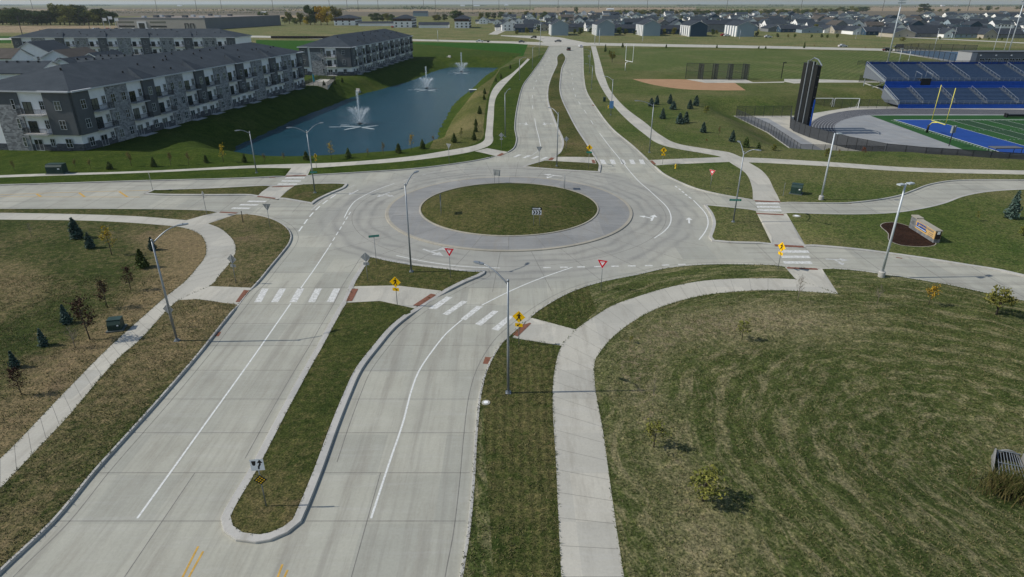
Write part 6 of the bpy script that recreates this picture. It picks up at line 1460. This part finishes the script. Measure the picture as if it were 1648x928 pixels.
P_BLK = M('paint_black', (.015, .016, .018), .25, .1, 2, .6); P_WHT = M('paint_white', (.62, .64, .66), .3, .05, 2, .5); P_GRY = M('paint_grey', (.12, .13, .145), .3, .05, 2, .5); P_RED = M('paint_red', (.32, .03, .025), .3, .05, 2, .5)
CP_ = {k: proto(n, 'car' if t != 'pickup' else 'pickup truck', car_proto(p_, t)) for k, n, p_, t in (('b', 'parked_suv', P_BLK, 'suv'), ('w', 'white_car', P_WHT, 'car'), ('g', 'grey_car', P_GRY, 'car'), ('r', 'red_car', P_RED, 'car'), ('p', 'pickup_truck', P_WHT, 'pickup'))}
for k, n in (('b', 'suv'), ('w', 'car'), ('g', 'car'), ('r', 'car'), ('p', 'pickup_truck')): CP_[k].name = n
def car(k, px, yaw, label, grp=None, sc=1.0):
    z = .01 if 880 < px[0] < 945 and px[1] > 72 else .16
    x, y = P(px[0], px[1], z); o = dup(CP_[k], (x, y, z), R(yaw), sc, label); o['category'] = CP_[k]['category']
    if grp: o['group'] = grp
    return o
car('b', (915,81), 92, 'black SUV on the right side of the north road just below the crossroad', sc=1.1); car('w', (934,75.8), 100, 'white car entering the north road from the crossroad', sc=1.05); car('g', (898,67.4), 175, 'dark grey car crossing on the crossroad at the top of the north road', sc=1.15)
car('b', (859,61), 170, 'dark SUV on the curved road above the crossroad', sc=1.1); car('g', (839.5,68.3), 5, 'grey car small on the crossroad left of the north road', sc=1.05)
car('p', (772,67.6), 178, 'white pickup truck towing a dark trailer on the crossroad'); car('w', (1356,75.6), 3, 'white car with a light bar on the far crossroad', sc=1.2); car('b', (1428,82), 10, 'black SUV parked at the far left corner of the tennis courts', sc=1.2); car('b', (1446,76.5), 170, 'black SUV on the far crossroad near the tall mast', sc=1.2)
def trailer(px, L, yaw, label, n=1):
    x, y = P(*px); r = empty('flatbed_trailer', (x, y, .16), R(yaw), label, 'trailer'); MB().box(-L/2, L/2, -1.1, 1.1, .7, 1.1).build('deck', M_BLK, r); MB().box(L/2, L/2+1.8, -.06, .06, .7, .85).build('tow_bar', M_BLK, r)
    for sx in (-L*.3, -L*.18):
        for sy in (-1, 1): MB().tube([(sx, sy*.95, .42), (sx, sy*1.15, .42)], .42, 12).build('wheel', M_TYRE, r)
trailer((783,67.6), 5, 178, 'dark flat trailer behind the white pickup truck')
x, y = P(485,62.6); r = empty('tree_nursery_trailer', (x, y, .16), R(-3), 'long dark row of stacked pipe beside the crossroad behind the second apartment block', 'trailer')
for k in range(8): MB().box(-24+6*k, -18.6+6*k, -1.2, 1.2, .8, 2.2).build('load', M('dark_load', (.035, .03, .028), .9, .3), r)
MB().box(-24, 24, -1.2, 1.2, .5, .8).build('deck', M_BLK, r)
r.name = 'pipe_trailer'
for i, (px, k) in enumerate((((152,47.2),'w'), ((158,47),'g'), ((197,48),'w'), ((208,48),'g'), ((216,48),'w'), ((239,48),'w'), ((247,47.8),'w'), ((255,48),'w'), ((188,47.6),'b'), ((222,48.2),'b'), ((174,47.4),'r'))):
    car(k, px, 80, '%s car from the left in the group parked before the tan warehouse' % nth(sorted([152,158,197,208,216,239,247,255,188,222,174]).index(px[0])), 'cars parked before the warehouse', 1.1)
car('r', (632,44.2), 85, 'red car beside the garage left of the middle condominium block', sc=1.2); car('w', (1170,58.2), 5, 'white car parked between the townhouse rows at the subdivision edge', sc=1.2); car('r', (1165,57.6), 10, 'red car parked in the townhouse court', sc=1.3); car('w', (1236,60.3), 0, 'white car parked right of the last townhouse end wall', sc=1.3)
# ------------------------------------------------------------------ warehouse and condominiums
M_TILT = M('tilt_up_tan', (.34, .325, .30), .8, .06, .1); M_TILTD = M('tilt_up_shade_and_parapet', (.17, .18, .19), .8, .06, .1)  # darker tone paints shade into the side wall; also colours the parapet band
a = P(332,47.8); b_ = P(190,46.9); yw = yawof(b_, a); Lw = math.dist(a, b_); hz = ztop(a[1], 29)
r = empty('warehouse', (b_[0], b_[1], .1), yw, 'long flat-roofed tan warehouse with a shade-painted side wall at the upper left', 'building')
MB().box(0, Lw, 0, 165, -.5, hz).build('wall', M_TILT, r); MB().box(Lw+.003, Lw+.2, 0, 165, -.5, hz+.003).build('side_wall', M_TILTD, r); MB().box(.5, Lw-.5, .5, 164.5, hz-.1, hz+.02).build('roof', M('membrane', (.22, .19, .165), .9, .1, .05), r)
m = MB(); m.box(0, Lw, -.15, 0, hz-1.4, hz+.3); m.box(Lw+.2, Lw+.35, 0, 165, hz-1.4, hz+.3); m.build('parapet_band', M_TILTD, r)
fn = lambda s, q, z: (s, -q, z)
for zz in (2.2, 6.4):
    for s in (2, 40): q = MB(); q.box(s, s+19, .01, .06, zz, zz+1.8, 0, fn); q.build('window_band', M_GLASS, r)
q = MB(); q.box(25, 36, 0, 1.2, -.2, 8, 0, fn); q.build('entrance_frame', M_FASC, r); q = MB(); q.box(27, 34, 1.2, 1.3, 0, 6.5, 0, fn); q.build('entrance_glass', M_GLASS, r)
for s in (80.5, 87): 
    q = MB(); 
    for a0, a1, z0, z1 in ((0, 4.4, 0, .6), (0, 4.4, 5.2, 5.8), (0, .6, 0, 5.8), (3.8, 4.4, 0, 5.8)): q.box(s+a0, s+a1, .0, .4, z0+.6, z1+.6, 0, fn)
    q.build('dock_frame', M_BLK, r)
random.seed(9)
for k in range(13): q = MB(); x, y = random.uniform(4, Lw-6), random.uniform(10, 150); q.box(x, x+random.uniform(3, 7), y, y+4, hz+.02, hz+random.uniform(1.2, 2.4)); q.build('rooftop_unit', M_GRY if k % 3 else M_FASC, r)
def condo(x0p, xcp, x1p, yb, ytop, yeave, label):
    a = P(x0p, yb); c_ = P(xcp, yb); ev = ztop(a[1], yeave)+.1; rg_ = ztop(a[1]+12, ytop); W_ = c_[0]-a[0]; r = empty('condominium', (a[0], a[1], .1), R(0), label, 'building', 'three storey condominium blocks'); D = 40
    MB().box(0, W_, 0, D, -.5, ev-.3).build('wall', M_SID, r); q = MB(); q.box(-.05, W_+.05, -.12, -.01, ev-2.9, ev-.3); q.build('brown_band', M('brown_band', (.10, .055, .045), .8), r)
    m = MB(); X0, X1, Y0, Y1 = -1.5, W_+1.5, -1.5, D+1.5; h_ = (X1-X0)/2; m.add([(X0, Y0, ev), (X1, Y0, ev), (X1, Y1, ev), (X0, Y1, ev), ((X0+X1)/2, Y0+h_*.9, rg_), ((X0+X1)/2, Y1-h_*.9, rg_)], [(0, 1, 4), (1, 2, 5, 4), (2, 3, 5), (3, 0, 4, 5), (3, 2, 1, 0)]); m.build('roof', M_SHD, r)
    for k in range(3):
        for j in range(3): window(r, fn, 2+j*W_/3.2, .9+3.1*k, 1.8, 1.6, .13, fr=M_GRY)
    ef = lambda s, q, z: (W_+q, s, z)
    for j in range(5):
        q = MB()
        for k in range(3): q.box(1.5+j*7.6, 6.5+j*7.6, .0, .25, .3+3.05*k, 2.4+3.05*k, 0, ef)
        q.build('balcony_bay', M_BLK, r)
condo(538, 572, 592, 40.6, 23.6, 29.3, 'leftmost of the three condominium blocks beyond the mown field'); condo(634, 663, 686, 44.2, 23.6, 29.8, 'middle of the three condominium blocks beyond the mown field'); condo(732, 755, 772, 45, 24, 30.2, 'rightmost of the three condominium blocks beyond the mown field')
for p0, p1, yt, lb in (((577,41.5), (634,41.5), 35.2, 'long low garage between the left and middle condominium blocks'), ((674,44.6), (722,44.6), 35.6, 'long low garage between the middle and right condominium blocks')):
    a, c_ = P(*p0), P(*p1); hr = ztop(a[1]+6, yt); gable_house((a[0], a[1], .1), 0, c_[0]-a[0], 12, 3.2, max(5, hr), lb, group='long condominium garages', roof=M_SHD, wins=False)
# ------------------------------------------------------------------ the subdivision
W1 = M('wall_white', (.86, .86, .85), .7, .05); W2 = M('wall_bluegrey', (.27, .34, .39), .7, .06); W3 = M('wall_grey', (.20, .21, .22), .7, .06); W4 = M('wall_cream', (.42, .38, .31), .7, .06); W5 = M('wall_navy', (.035, .07, .11), .7, .1)
WN = {id(W1): 'white', id(W2): 'blue-grey', id(W3): 'grey', id(W4): 'cream', id(W5): 'navy'}
M_WOPEN = M('window_dark', (.02, .028, .034), .3)
def town(px0, px1, yb, ye, yt, D, label, wall):
    a = P(px0, yb); c_ = P(px1, yb); W_ = c_[0]-a[0]; ev = ztop(a[1], ye); rd = ztop(a[1]+.5, yt)
    r = gable_house((a[0]+W_, a[1], .1), R(90), D, W_, ev, rd, label, 'townhouse', wall, M_SHD, 'townhouse rows with end walls facing the viewer', False, 'townhouse_row')
    m = MB(); g_ = MB()
    for k in range(int(D/7)): 
        for z in (0.3, 3.3, 6): g_.box(2+7*k, 3.2+7*k, W_+.02, W_+.06, z+.6, z+2); g_.box(5+7*k, 6.2+7*k, W_+.02, W_+.06, z+.6, z+2)
        m.box(7*k, 7*k+3.4, W_, W_+1.0, -.3, ev-.5)
    m.build('projecting_bays', W1, r); g_.build('windows', M_WOPEN, r)
tw = [(888,914.5,57,39.5,32,W2), (961,988.5,57.2,39.5,31.5,W2), (1035,1062,57.6,39.5,32.5,W2), (1110,1137,58.6,40.5,34,W5), (1185.5,1213,58.8,41,34.5,W2)]
for i, t in enumerate(tw): town(t[0], t[1], t[2], t[3], t[4], 36, '%s of the five tall townhouse rows from the left at the subdivision edge' % nth(i), t[5])
a = P(1137,52); gable_house((a[0]-2, a[1]+6, .1), 0, 40, 14, 7.2, 10.8, 'grey townhouse row closing the court between the last two end walls', 'townhouse', W3, M_SHD, None, True, 'townhouse_row', fl=2)
a = P(1140,34)
for i, (p0, p1, yb) in enumerate(((829,858,52), (914,938,51), (988,1022,53), (1062,1098,54.5))):
    a, c_ = P(p0, yb), P(p1, yb); gable_house((a[0], a[1], .1), 0, c_[0]-a[0], 11, 4.2, 7.4, '%s of the low dark garage rows between the townhouse end walls' % nth(i), 'garage row', W5 if i != 1 else W3, M_SHD, 'garage rows between townhouses', True, 'garage_row')
# long single storey villas in front on the right
vill = [(1236,1262,51,40,W3,0), (1258,1292,52,40.5,W5,1), (1290,1330,52.8,42,W2,0), (1326,1352,53,41,W1,0), (1345,1375,54,41.5,W4,1), (1372,1398,55.5,42,W1,0), (1396,1440,56.5,43.5,W5,1), (1436,1472,60,46,W4,0), (1470,1524,60,41.5,W3,1), (1518,1541,60.5,45,W1,0), (1536,1590,61,43.5,W2,1), (1582,1603,61.5,46,W4,0), (1600,1660,61.5,46,W3,1), (1660,1720,62,46,W2,1)]
for i, (p0, p1, yb, yt, wm, along) in enumerate(vill):
    a, c_ = P(p0, yb), P(p1, yb); W_ = c_[0]-a[0]; hr = ztop(a[1]+(7 if along else 3), yt); hr = min(max(hr, 5.6), 9.5)
    lb = '%s long villa from the left in the front row right of the townhouses, %s walls' % (nth(i), WN[id(wm)])
    if along: gable_house((a[0], a[1]+3, .1), 0, W_, 15, 3.1, hr, lb, 'house', wm, M_SHD, 'front row of villas', True, 'villa')
    else: gable_house((a[0]+W_, a[1], .1), R(90), 22, W_, 3.3, hr, lb, 'house', wm, M_SHD, 'front row of villas', True, 'villa')
# house prototypes: main gable + garage gable
def house_proto(wm, rm, two, var):
    def f(r):
        L, D = 14+2*var, 11; he = 5.6 if two else 3.0; hr = he+3.4
        def gab(m, rr, x0, x1, y0, y1, e, rd, alongx):
            if alongx:
                cy = (y0+y1)/2; m.add([(x0, y0, -.4), (x1, y0, -.4), (x1, y1, -.4), (x0, y1, -.4), (x0, y0, e), (x1, y0, e), (x1, y1, e), (x0, y1, e), (x0, cy, rd), (x1, cy, rd)], [(0, 1, 5, 4), (2, 3, 7, 6), (1, 2, 6, 9, 5), (3, 0, 4, 8, 7)])
                rr.add([(x0-.4, y0-.4, e-.15), (x1+.4, y0-.4, e-.15), (x1+.4, cy, rd+.12), (x0-.4, cy, rd+.12), (x1+.4, y1+.4, e-.15), (x0-.4, y1+.4, e-.15)], [(0, 1, 2, 3), (3, 2, 4, 5)])
            else:
                cx = (x0+x1)/2; m.add([(x0, y0, -.4), (x1, y0, -.4), (x1, y1, -.4), (x0, y1, -.4), (x0, y0, e), (x1, y0, e), (x1, y1, e), (x0, y1, e), (cx, y0, rd), (cx, y1, rd)], [(0, 1, 5, 8, 4), (1, 2, 6, 5), (2, 3, 7, 9, 6), (3, 0, 4, 7)])
                rr.add([(x0-.4, y0-.4, e-.15), (cx, y0-.4, rd+.12), (cx, y1+.4, rd+.12), (x0-.4, y1+.4, e-.15), (x1+.4, y0-.4, e-.15), (x1+.4, y1+.4, e-.15)], [(0, 1, 2, 3), (1, 4, 5, 2)])
        w_ = MB(); ro = MB(); gab(w_, ro, -L/2, L/2, -D/2, D/2, he, hr, True); gab(w_, ro, -L/2+.2, -L/2+7, -D/2-5.5, 0, 3.0 if not two or var else he-.4, (3.0 if not two or var else he-.4)+2.2, False)
        if var != 2: gab(w_, ro, 1, 5.2, -D/2-1.2, 0, he, he+1.8, False)
        w_.build('wall', wm, r); ro.build('roof', rm, r); g_ = MB()
        for z in ((1.0, 3.8) if two else (1.0,)):
            for x in (1.8, 3.6): g_.box(x, x+1.1, -D/2-1.24, -D/2-1.2, z, z+1.3)
            g_.box(5.6, 6.6, -D/2-.04, -D/2, z, z+1.3)
            for y in (-3, 1): g_.box(L/2, L/2+.04, y, y+1.2, z, z+1.3); g_.box(-L/2-.04, -L/2, y, y+1.2, z, z+1.3)
            for x in (-5, -2, 1, 4): g_.box(x, x+1.3, D/2, D/2+.04, z, z+1.3)
        g_.build('windows', M_WOPEN, r); MB().box(-L/2+1, -L/2+6.2, -D/2-5.54, -D/2-5.5, 0, 2.3).build('garage_door', W1, r)
    return f
HP = []
for i, (wm, rm, two) in enumerate(((W1, M_SHD, False), (W2, M_SHD, True), (W3, M_SHB, True), (W4, M_SHG, False), (W5, M_SHD, True), (W1, M_SHG, True), (W3, M_SHD, False), (W2, M_SHG, False))):
    HP.append((proto('house', 'house', house_proto(wm, rm, two, i % 3)), WN[id(wm)], two))
random.seed(21)
rows_ = []
def clear_of(x, y): return True
Yr = 700.0; ri = 0; hn = 0; tree_pts = []
BAND = []
while ri < 13:
    t0 = (CH)/(1) ; 
    py = None
    # picture y of this row on the ground
    ang = math.atan2(CH, Yr); v = FP*math.tan(PITCH-ang)*-1; py = 464-FP*math.tan(PITCH-ang)
    tpx = CH/(FP*SP+(py-464)*CP); xs0 = (815-824)*tpx; xs1 = (1700-824)*tpx
    if ri > 8: xs1 = (1660-824)*tpx
    step = 18.5+ri*2.4; x = xs0+random.uniform(0, 8); k = 0; names = []
    while x < xs1 and hn < 285:
        px_ = 824+x/tpx
        if ri == 12 and px_ > 1330: break
        if ri >= 10 and px_ < 860: x += step; continue
        if 1395 < px_ < 1480 and ri >= 8: x += step; continue
        if px_ > 1215 or ri >= 0:
            hp, wn, two = random.choice(HP+HP[:1]*3+HP[5:6]*4); yw = -90 if random.random() < .6 else random.choice((0, 0, 180, 90))
            o = dup(hp, (x+random.uniform(-2, 2), Yr+random.uniform(-7, 7), .1), R(yw+random.uniform(-6, 6)), random.uniform(.95, 1.2)); names.append((o, wn, two)); hn += 1
            if random.random() < .5: tree_pts.append((x+random.uniform(-9, 9), Yr-random.uniform(8, 20)))
        x += step*random.uniform(.85, 1.25)
    for k, (o, wn, two) in enumerate(names):
        o['label'] = '%s %s house, %s from the left in the %s row of the subdivision' % (wn, 'two-storey' if two else 'low', nth(k), nth(ri)); o['category'] = 'house'; o['group'] = 'houses of the far subdivision'
    Yr += 42+ri*9; ri += 1
# white gabled houses left of the north road top
for i, (p0, yb) in enumerate(((778,38), (784,36.5), (800,38.5), (812,37), (820,34.5), (835,41))):
    x, y = P(p0, yb); o = dup(random.choice(HP[:1]+HP[5:6])[0], (x, y, .1), R(random.choice((90, -90, 0))), 1.0, '%s white house from the left in the cluster right of the condominiums' % nth(i)); o['category'] = 'house'; o['group'] = 'white houses by the condominiums'
# ------------------------------------------------------------------ middle and far trees
random.seed(31)
def big(k, px, py, ty, label, wsc=1.0, grp=None):
    x, y = P(px, py); h = ztop(y, ty)-.1; s = h/9.0; o = dup(DEC[k], (x, y, .1), random.uniform(0, 6.28), (s*wsc, s*wsc, s), label, grp); o['category'] = 'tree'; return o
lst = []
x = -10
while x < 188:
    k = random.choice((0, 0, 0, 1, 2)); ty = 17+random.uniform(-2, 6) if not 90 < x < 130 else random.uniform(9, 14)
    if 92 < x < 128: k = 2
    lst.append((k, x, 39.5+random.uniform(-1.5, 1), ty-3, 1.3)); lst.append((random.choice((0, 0, 1)), x+3, 36+random.uniform(-1, 1), ty-1, 1.3)); x += random.uniform(6, 9)
for i, t in enumerate(lst): big(t[0], t[1], t[2], t[3], '%s tree from the left in the dense grove at the upper left' % nth(i), t[4], 'trees of the upper left grove')
lst = [(0,458,37,26),(2,466,38,19),(1,474,39,28),(2,484,39,20),(3,494,40,26),(0,500,40,7),(0,507,39,9),(3,517,40,8),(3,527,40,8.5),(2,540,39,10),(2,548,38.5,14),(0,444,36,27),(2,430,33,20),(1,420,31,18)]
for i, t in enumerate(sorted(lst, key=lambda q: q[1])): big(t[0], t[1], t[2], t[3], '%s tree from the left in the green and golden clump beyond the mown field' % nth(i), 1.1 if t[3] > 15 else .8, 'green and golden clump')
lst = [(600,34,21),(608,34,20),(616,34,22),(624,34.5,21),(632,35,22),(700,34,24),(706,34,23),(716,33,22),(731,33,16),(738,33,17),(742,32.5,20),(774,32,20),(785,30,19),(795,30,20),(806,29,18),(848,29,17.5),(858,30,20),(872,30,21),(878,28.5,18),(820,28,19)]
for i, t in enumerate(sorted(lst)): big(random.choice((0, 0, 1, 2)), t[0], t[1], t[2], '%s tree from the left in the row behind the condominium blocks' % nth(i), 1.3, 'trees behind the condominiums')
lst = [(927,23,10,1),(953,25.5,16,1),(1280,0,0,0)]
big(1, 927, 22, 10.5, 'single dark tree standing alone above the subdivision roofs', .9)
i = 0; x = 985; L_ = []
while x < 1400:
    ty = 17-5*max(0, (x-1240)/160)-random.uniform(0, 3.5); L_.append((random.choice((0, 0, 1, 2, 2)), x, ty+random.uniform(7, 9), ty)); x += random.uniform(4, 8)
for i, t in enumerate(L_): big(t[0], t[1], t[2], t[3], '%s tree from the left in the tree line behind the subdivision' % nth(i), 1.5, 'tree line behind the subdivision')
L_ = [(1480,20,12),(1487,19,5),(1500,19,14),(1512,19,14),(1524,18.5,13),(1543,18,14),(1578,17,12),(1590,17,9),(1604,16,11),(1636,15,10),(1644,15,8)]
for i, t in enumerate(L_): big(random.choice((0, 1, 2)), t[0], t[1], t[2], '%s tree from the left in the scattered line at the upper right' % nth(i), 1.8, 'upper right scattered trees')
for i, (x, y) in enumerate(sorted(tree_pts)[:70]):
    o = dup(random.choice(DEC[:3]), (x, y, .1), random.uniform(0, 6), random.uniform(.45, .8), '%s street tree from the left among the subdivision houses' % nth(i), 'street trees of the subdivision'); o['category'] = 'tree'
L_ = [(832,56,48),(848,54,44),(884,54,46),(925,54,46),(934,56,44),(950,53,44),(985,55,48),(996,55.5,43),(1007,55.5,46),(1022,56,48),(1069,56,46),(1084,56,44),(1147,56,46),(1153,55,48),(1198,57,50),(1210,57.5,52),(1218,58,50),(1251,60,53),(1268,60,55),(1279,60.3,54),(1306,60.5,55),(1322,60.5,54),(1331,61,55),(1347,61,54),(1512,63,58),(1576,64,59),(1591,64,60),(1612,64.5,60)]
for i, t in enumerate(L_): big(random.choice((0, 1, 2)), t[0], t[1], t[2], '%s garden tree from the left along the near edge of the subdivision' % nth(i), 1.0, 'garden trees at the subdivision edge')
# far woodland as masses
def woods(name, spans, label, mat, seed):
    rg = np.random.default_rng(seed); pts = []; sz = []
    for x0, x1, yb, hh, dens in spans:
        A_, B_ = np.array(P(x0, yb)), np.array(P(x1, yb)); D = np.linalg.norm(B_-A_); n = int(D/hh*dens*22)
        for _ in range(min(n, 5000)):
            u = rg.uniform(); hgt = hh*(.55+.45*abs(math.sin(u*D/hh*.9+math.sin(u*17)*2)))*rg.uniform(.2, 1)**.6; p = A_+(B_-A_)*u; pts.append((p[0]+rg.normal(0, hh*.6), p[1]+rg.normal(0, hh*1.2), hgt*rg.uniform(.25, 1))); sz.append(hh*.17)
    pts = np.array(pts); sz = np.array(sz); n = len(pts); a = rg.normal(size=(n, 3)); a /= np.linalg.norm(a, axis=1)[:, None]; b = rg.normal(size=(n, 3)); b -= (b*a).sum(1)[:, None]*a; b /= np.linalg.norm(b, axis=1)[:, None]; s = sz[:, None]
    V = np.stack([pts-a*s, pts-b*s*.7, pts+a*s, pts+b*s*.7], 1).reshape(-1, 3); me = bpy.data.meshes.new(name); me.from_pydata(V.tolist(), [], np.arange(4*n).reshape(-1, 4).tolist()); me.materials.append(mat); me.update(); o = bpy.data.objects.new(name, me); COL.objects.link(o); tag(o, label, 'woodland', None, 'stuff')
woods('far_woodland', [(-60,36,9.3,17,1.2),(125,178,9.8,20,1.2),(455,500,13.5,14,.9),(560,640,15,13,.9),(640,700,15.2,18,1.3),(700,760,9.5,10,.5),(745,780,9.6,16,1),(820,900,9.4,12,.8),(900,1000,9.0,10,.6),(1090,1140,9.6,20,1.2),(1140,1200,9.3,12,.8),(1236,1260,10,20,1),(1420,1480,9.2,10,.6),(1520,1560,9.8,18,1),(1575,1648,9.6,16,1),(1648,1800,9.6,16,1),(160,460,21.5,7,.5),(700,860,22,8,.5),(0,160,24,8,.5),(860,1000,22.5,7,.5),(-50,200,19,8,.5),(200,460,17.5,9,.5),(380,560,18,11,.7),(700,860,16,11,.5),(860,1240,12.5,12,.7),(1240,1480,12,13,.6),(1480,1700,11.5,13,.6),(1000,1240,17,9,.6),(1120,1240,20,9,.8)], 'hazy far tree belts and shelterwoods across the farmland', L_DK, 5)
woods('horizon_trees', [(-200,1850,7.6,13,.55),(-200,1850,8.3,10,.3)], 'continuous faint tree line along the horizon', L_DK, 6)
# transmission and utility poles
M_WOOD = M('pole_wood', (.09, .08, .07), .9, .2, 2)
for i, x in enumerate((53,253,317,357,440,531,559,577,609,682,701,761,803,853,898,963,1041,1169,1289,1420,1557)):
    bx, by = P(x, 17 if i % 3 else 14.5); r = empty('transmission_pole', (bx, by, 0), 0, '%s thin transmission pole from the left along the horizon' % nth(i), 'utility pole', 'transmission poles along the horizon'); hh = ztop(by, -1)
    MB().tube([(0, 0, 0), (0, 0, hh)], [.9*by/2500, .55*by/2500], 6).build('pole', M_WOOD, r)
    for z in (hh*.95, hh*.85): MB().box(-3.2, 3.2, -.2, .2, z, z+.4).build('cross_arm', M_WOOD, r)
pw_ = []
for i, (px, ty) in enumerate((((36,55),26), ((144.5,46.5),28), ((-70,62),25))):
    bx, by = P(*px); hh = ztop(by, ty); pw_.append((bx, by, hh)); 
    if i < 2: r = empty('utility_pole', (bx, by, 0), 0, ('left', 'right')[i]+' of the two wooden utility poles with wires at the upper left', 'utility pole', 'wooden utility poles'); MB().tube([(0, 0, 0), (0, 0, hh)], [.35, .22], 8).build('pole', M_WOOD, r); MB().box(-1.6, 1.6, -.1, .1, hh-.8, hh-.55).build('cross_arm', M_WOOD, r)
m = MB()
for a, c_ in ((pw_[2], pw_[0]), (pw_[0], pw_[1])):
    for dz, sag in ((-.3, 1.2), (-7.5, 1.5)):
        q = [(a[0]+(c_[0]-a[0])*t/10, a[1]+(c_[1]-a[1])*t/10, a[2]+(c_[2]-a[2])*t/10+dz-sag*4*(t/10)*(1-t/10)) for t in range(11)]; m.tube(q, .07, 4, caps=False)
tag(m.build('power_wires', M_BLK), 'thin power wires strung between the utility poles at the upper left', 'wires')
for i, x in enumerate((169, 178.5, 188)):
    bx, by = P(x, 47); hh = ztop(by, (28, 25.5, 28.5)[i]); r = empty('flagpole', (bx, by, 0), 0, '%s white-flagged flagpole from the left before the warehouse' % nth(i), 'flagpole', 'flagpoles before the warehouse'); MB().tube([(0, 0, 0), (0, 0, hh)], .22, 6).build('pole', M_SILV, r); MB().box(.2, 4.2, -.05, .05, hh-3.2, hh-.4).build('flag', (M_WSIGN, M_WSIGN, M_RED)[0], r)
# white farm sheds far off
for i, (x0, x1, yb, yt) in enumerate(((285,292,9.8,7.8), (741,748,10,7.6), (762,772,10,7.8), (977,988,15.8,13),(665,688,26,17.5),(420,428,21,19),(812,818,9,6.6),(1515,1521,9.6,7.6),(1536,1541,9.6,8))):
    a, c_ = P(x0, yb), P(x1, yb); w_ = c_[0]-a[0]; hh = max(4, min(ztop(a[1], yt), w_*.6)); gable_house((a[0], a[1], 0), 0, w_, w_*.5, hh*.65, hh, '%s pale farm shed from the left scattered before the horizon, by distance order' % nth(i) if False else '%s of the scattered pale farm sheds on the far plain' % nth(i), 'shed', W1 if i != 4 else W2, M_FASC if i != 4 else M_SHG, 'farm sheds', False, 'farm_shed')
# people by the far path
# near grass
L_MIX = leafmat('tuft_blades', (.052, .078, .020), (.20, .175, .085), 2.0); L_MIXG = leafmat('tuft_blades_green', (.040, .060, .016), (.11, .115, .045), 2.0)
near_grass(K1+[(-60,-8),(-260,-8),(-260,90)], 30000, L_MIX, 'rough_field_grass', .05, .16, .05, 41, 60, 'coarse unmown grass of the left field')
near_grass(K2+[(400,40),(400,-8),(60,-8)], 60000, L_MIX, 'meadow_grass', .05, .15, .05, 42, 58, 'coarse mown meadow grass of the right foreground')
near_grass(S_ISL, 9000, L_MIXG, 'island_grass', .04, .10, .04, 43, 58, 'short dry grass on the long splitter island')
def edge_grass(lines, per_m, seed, name, label):
    rg = np.random.default_rng(seed); pts = []
    for ln in lines:
        q = np.array(ln); seg = np.diff(q, axis=0); L = np.linalg.norm(seg, axis=1)
        for a, d, l in zip(q[:-1], seg, L):
            m = a+d/2
            if not (14 < m[1] < 75 and abs(m[0]) < m[1]*.85+8): continue
            for _ in range(rg.poisson(l*per_m)): p = a+d*rg.uniform(); pts.append((p[0]+rg.normal(0, .05), p[1]+rg.normal(0, .05)))
    P_ = np.array(pts); tag(blades(name, np.c_[P_, height(P_[:, 0], P_[:, 1])-.01], .04, .13, .05, L_MIXG, seed, None, .9), label, 'grass', None, 'stuff')
edge_grass([SE_PATH, SW_PATH, rp([(824,541),(853,509),(926.5,530)]), rp([(904,556),(824,541)])], 15, 61, 'edge_grass', 'ragged grass along the path edges')
isl = []
for pl, w_ in ((S_ISL, .52), (W_ISL, .47), (N_ISL, .45), (ISL, .22)):
    q = np.array(pl+[pl[0]]); g_ = np.gradient(q, axis=0); g_ /= np.linalg.norm(g_, axis=1)[:, None]+1e-9; s_ = 1 if area(pl) > 0 else -1; isl.append(q+np.c_[-g_[:, 1], g_[:, 0]]*w_*s_ if pl is not ISL else q)
for pl in (K1, K2):
    q = np.array(pl); g_ = np.gradient(q, axis=0); g_ /= np.linalg.norm(g_, axis=1)[:, None]+1e-9; isl.append(q-np.c_[-g_[:, 1], g_[:, 0]]*.2)
edge_grass(isl, 13, 62, 'kerb_grass', 'ragged grass along the kerbs')
# haze
hz_ = MB(); hz_.box(-15000, 15000, -200, 29000, -6, 75); b = bpy.data.materials.new('haze_air'); b.use_nodes = True; t = b.node_tree; t.nodes.remove(t.nodes['Principled BSDF']); pv = t.nodes.new('ShaderNodeVolumePrincipled')
pv.inputs['Color'].default_value = (.74, .85, 1.0, 1); pv.inputs['Density'].default_value = 0.000045; pv.inputs['Anisotropy'].default_value = .3; t.links.new(pv.outputs[0], t.nodes['Material Output'].inputs['Volume'])
ho = hz_.build('haze', b); ho['kind'] = 'stuff'; ho['label'] = 'thin pale haze over the plain'; ho['category'] = 'haze'
SC.cycles.volume_bounces = 1
for o in HID:
    for c_ in list(o.children_recursive): bpy.data.objects.remove(c_)
    bpy.data.objects.remove(o)
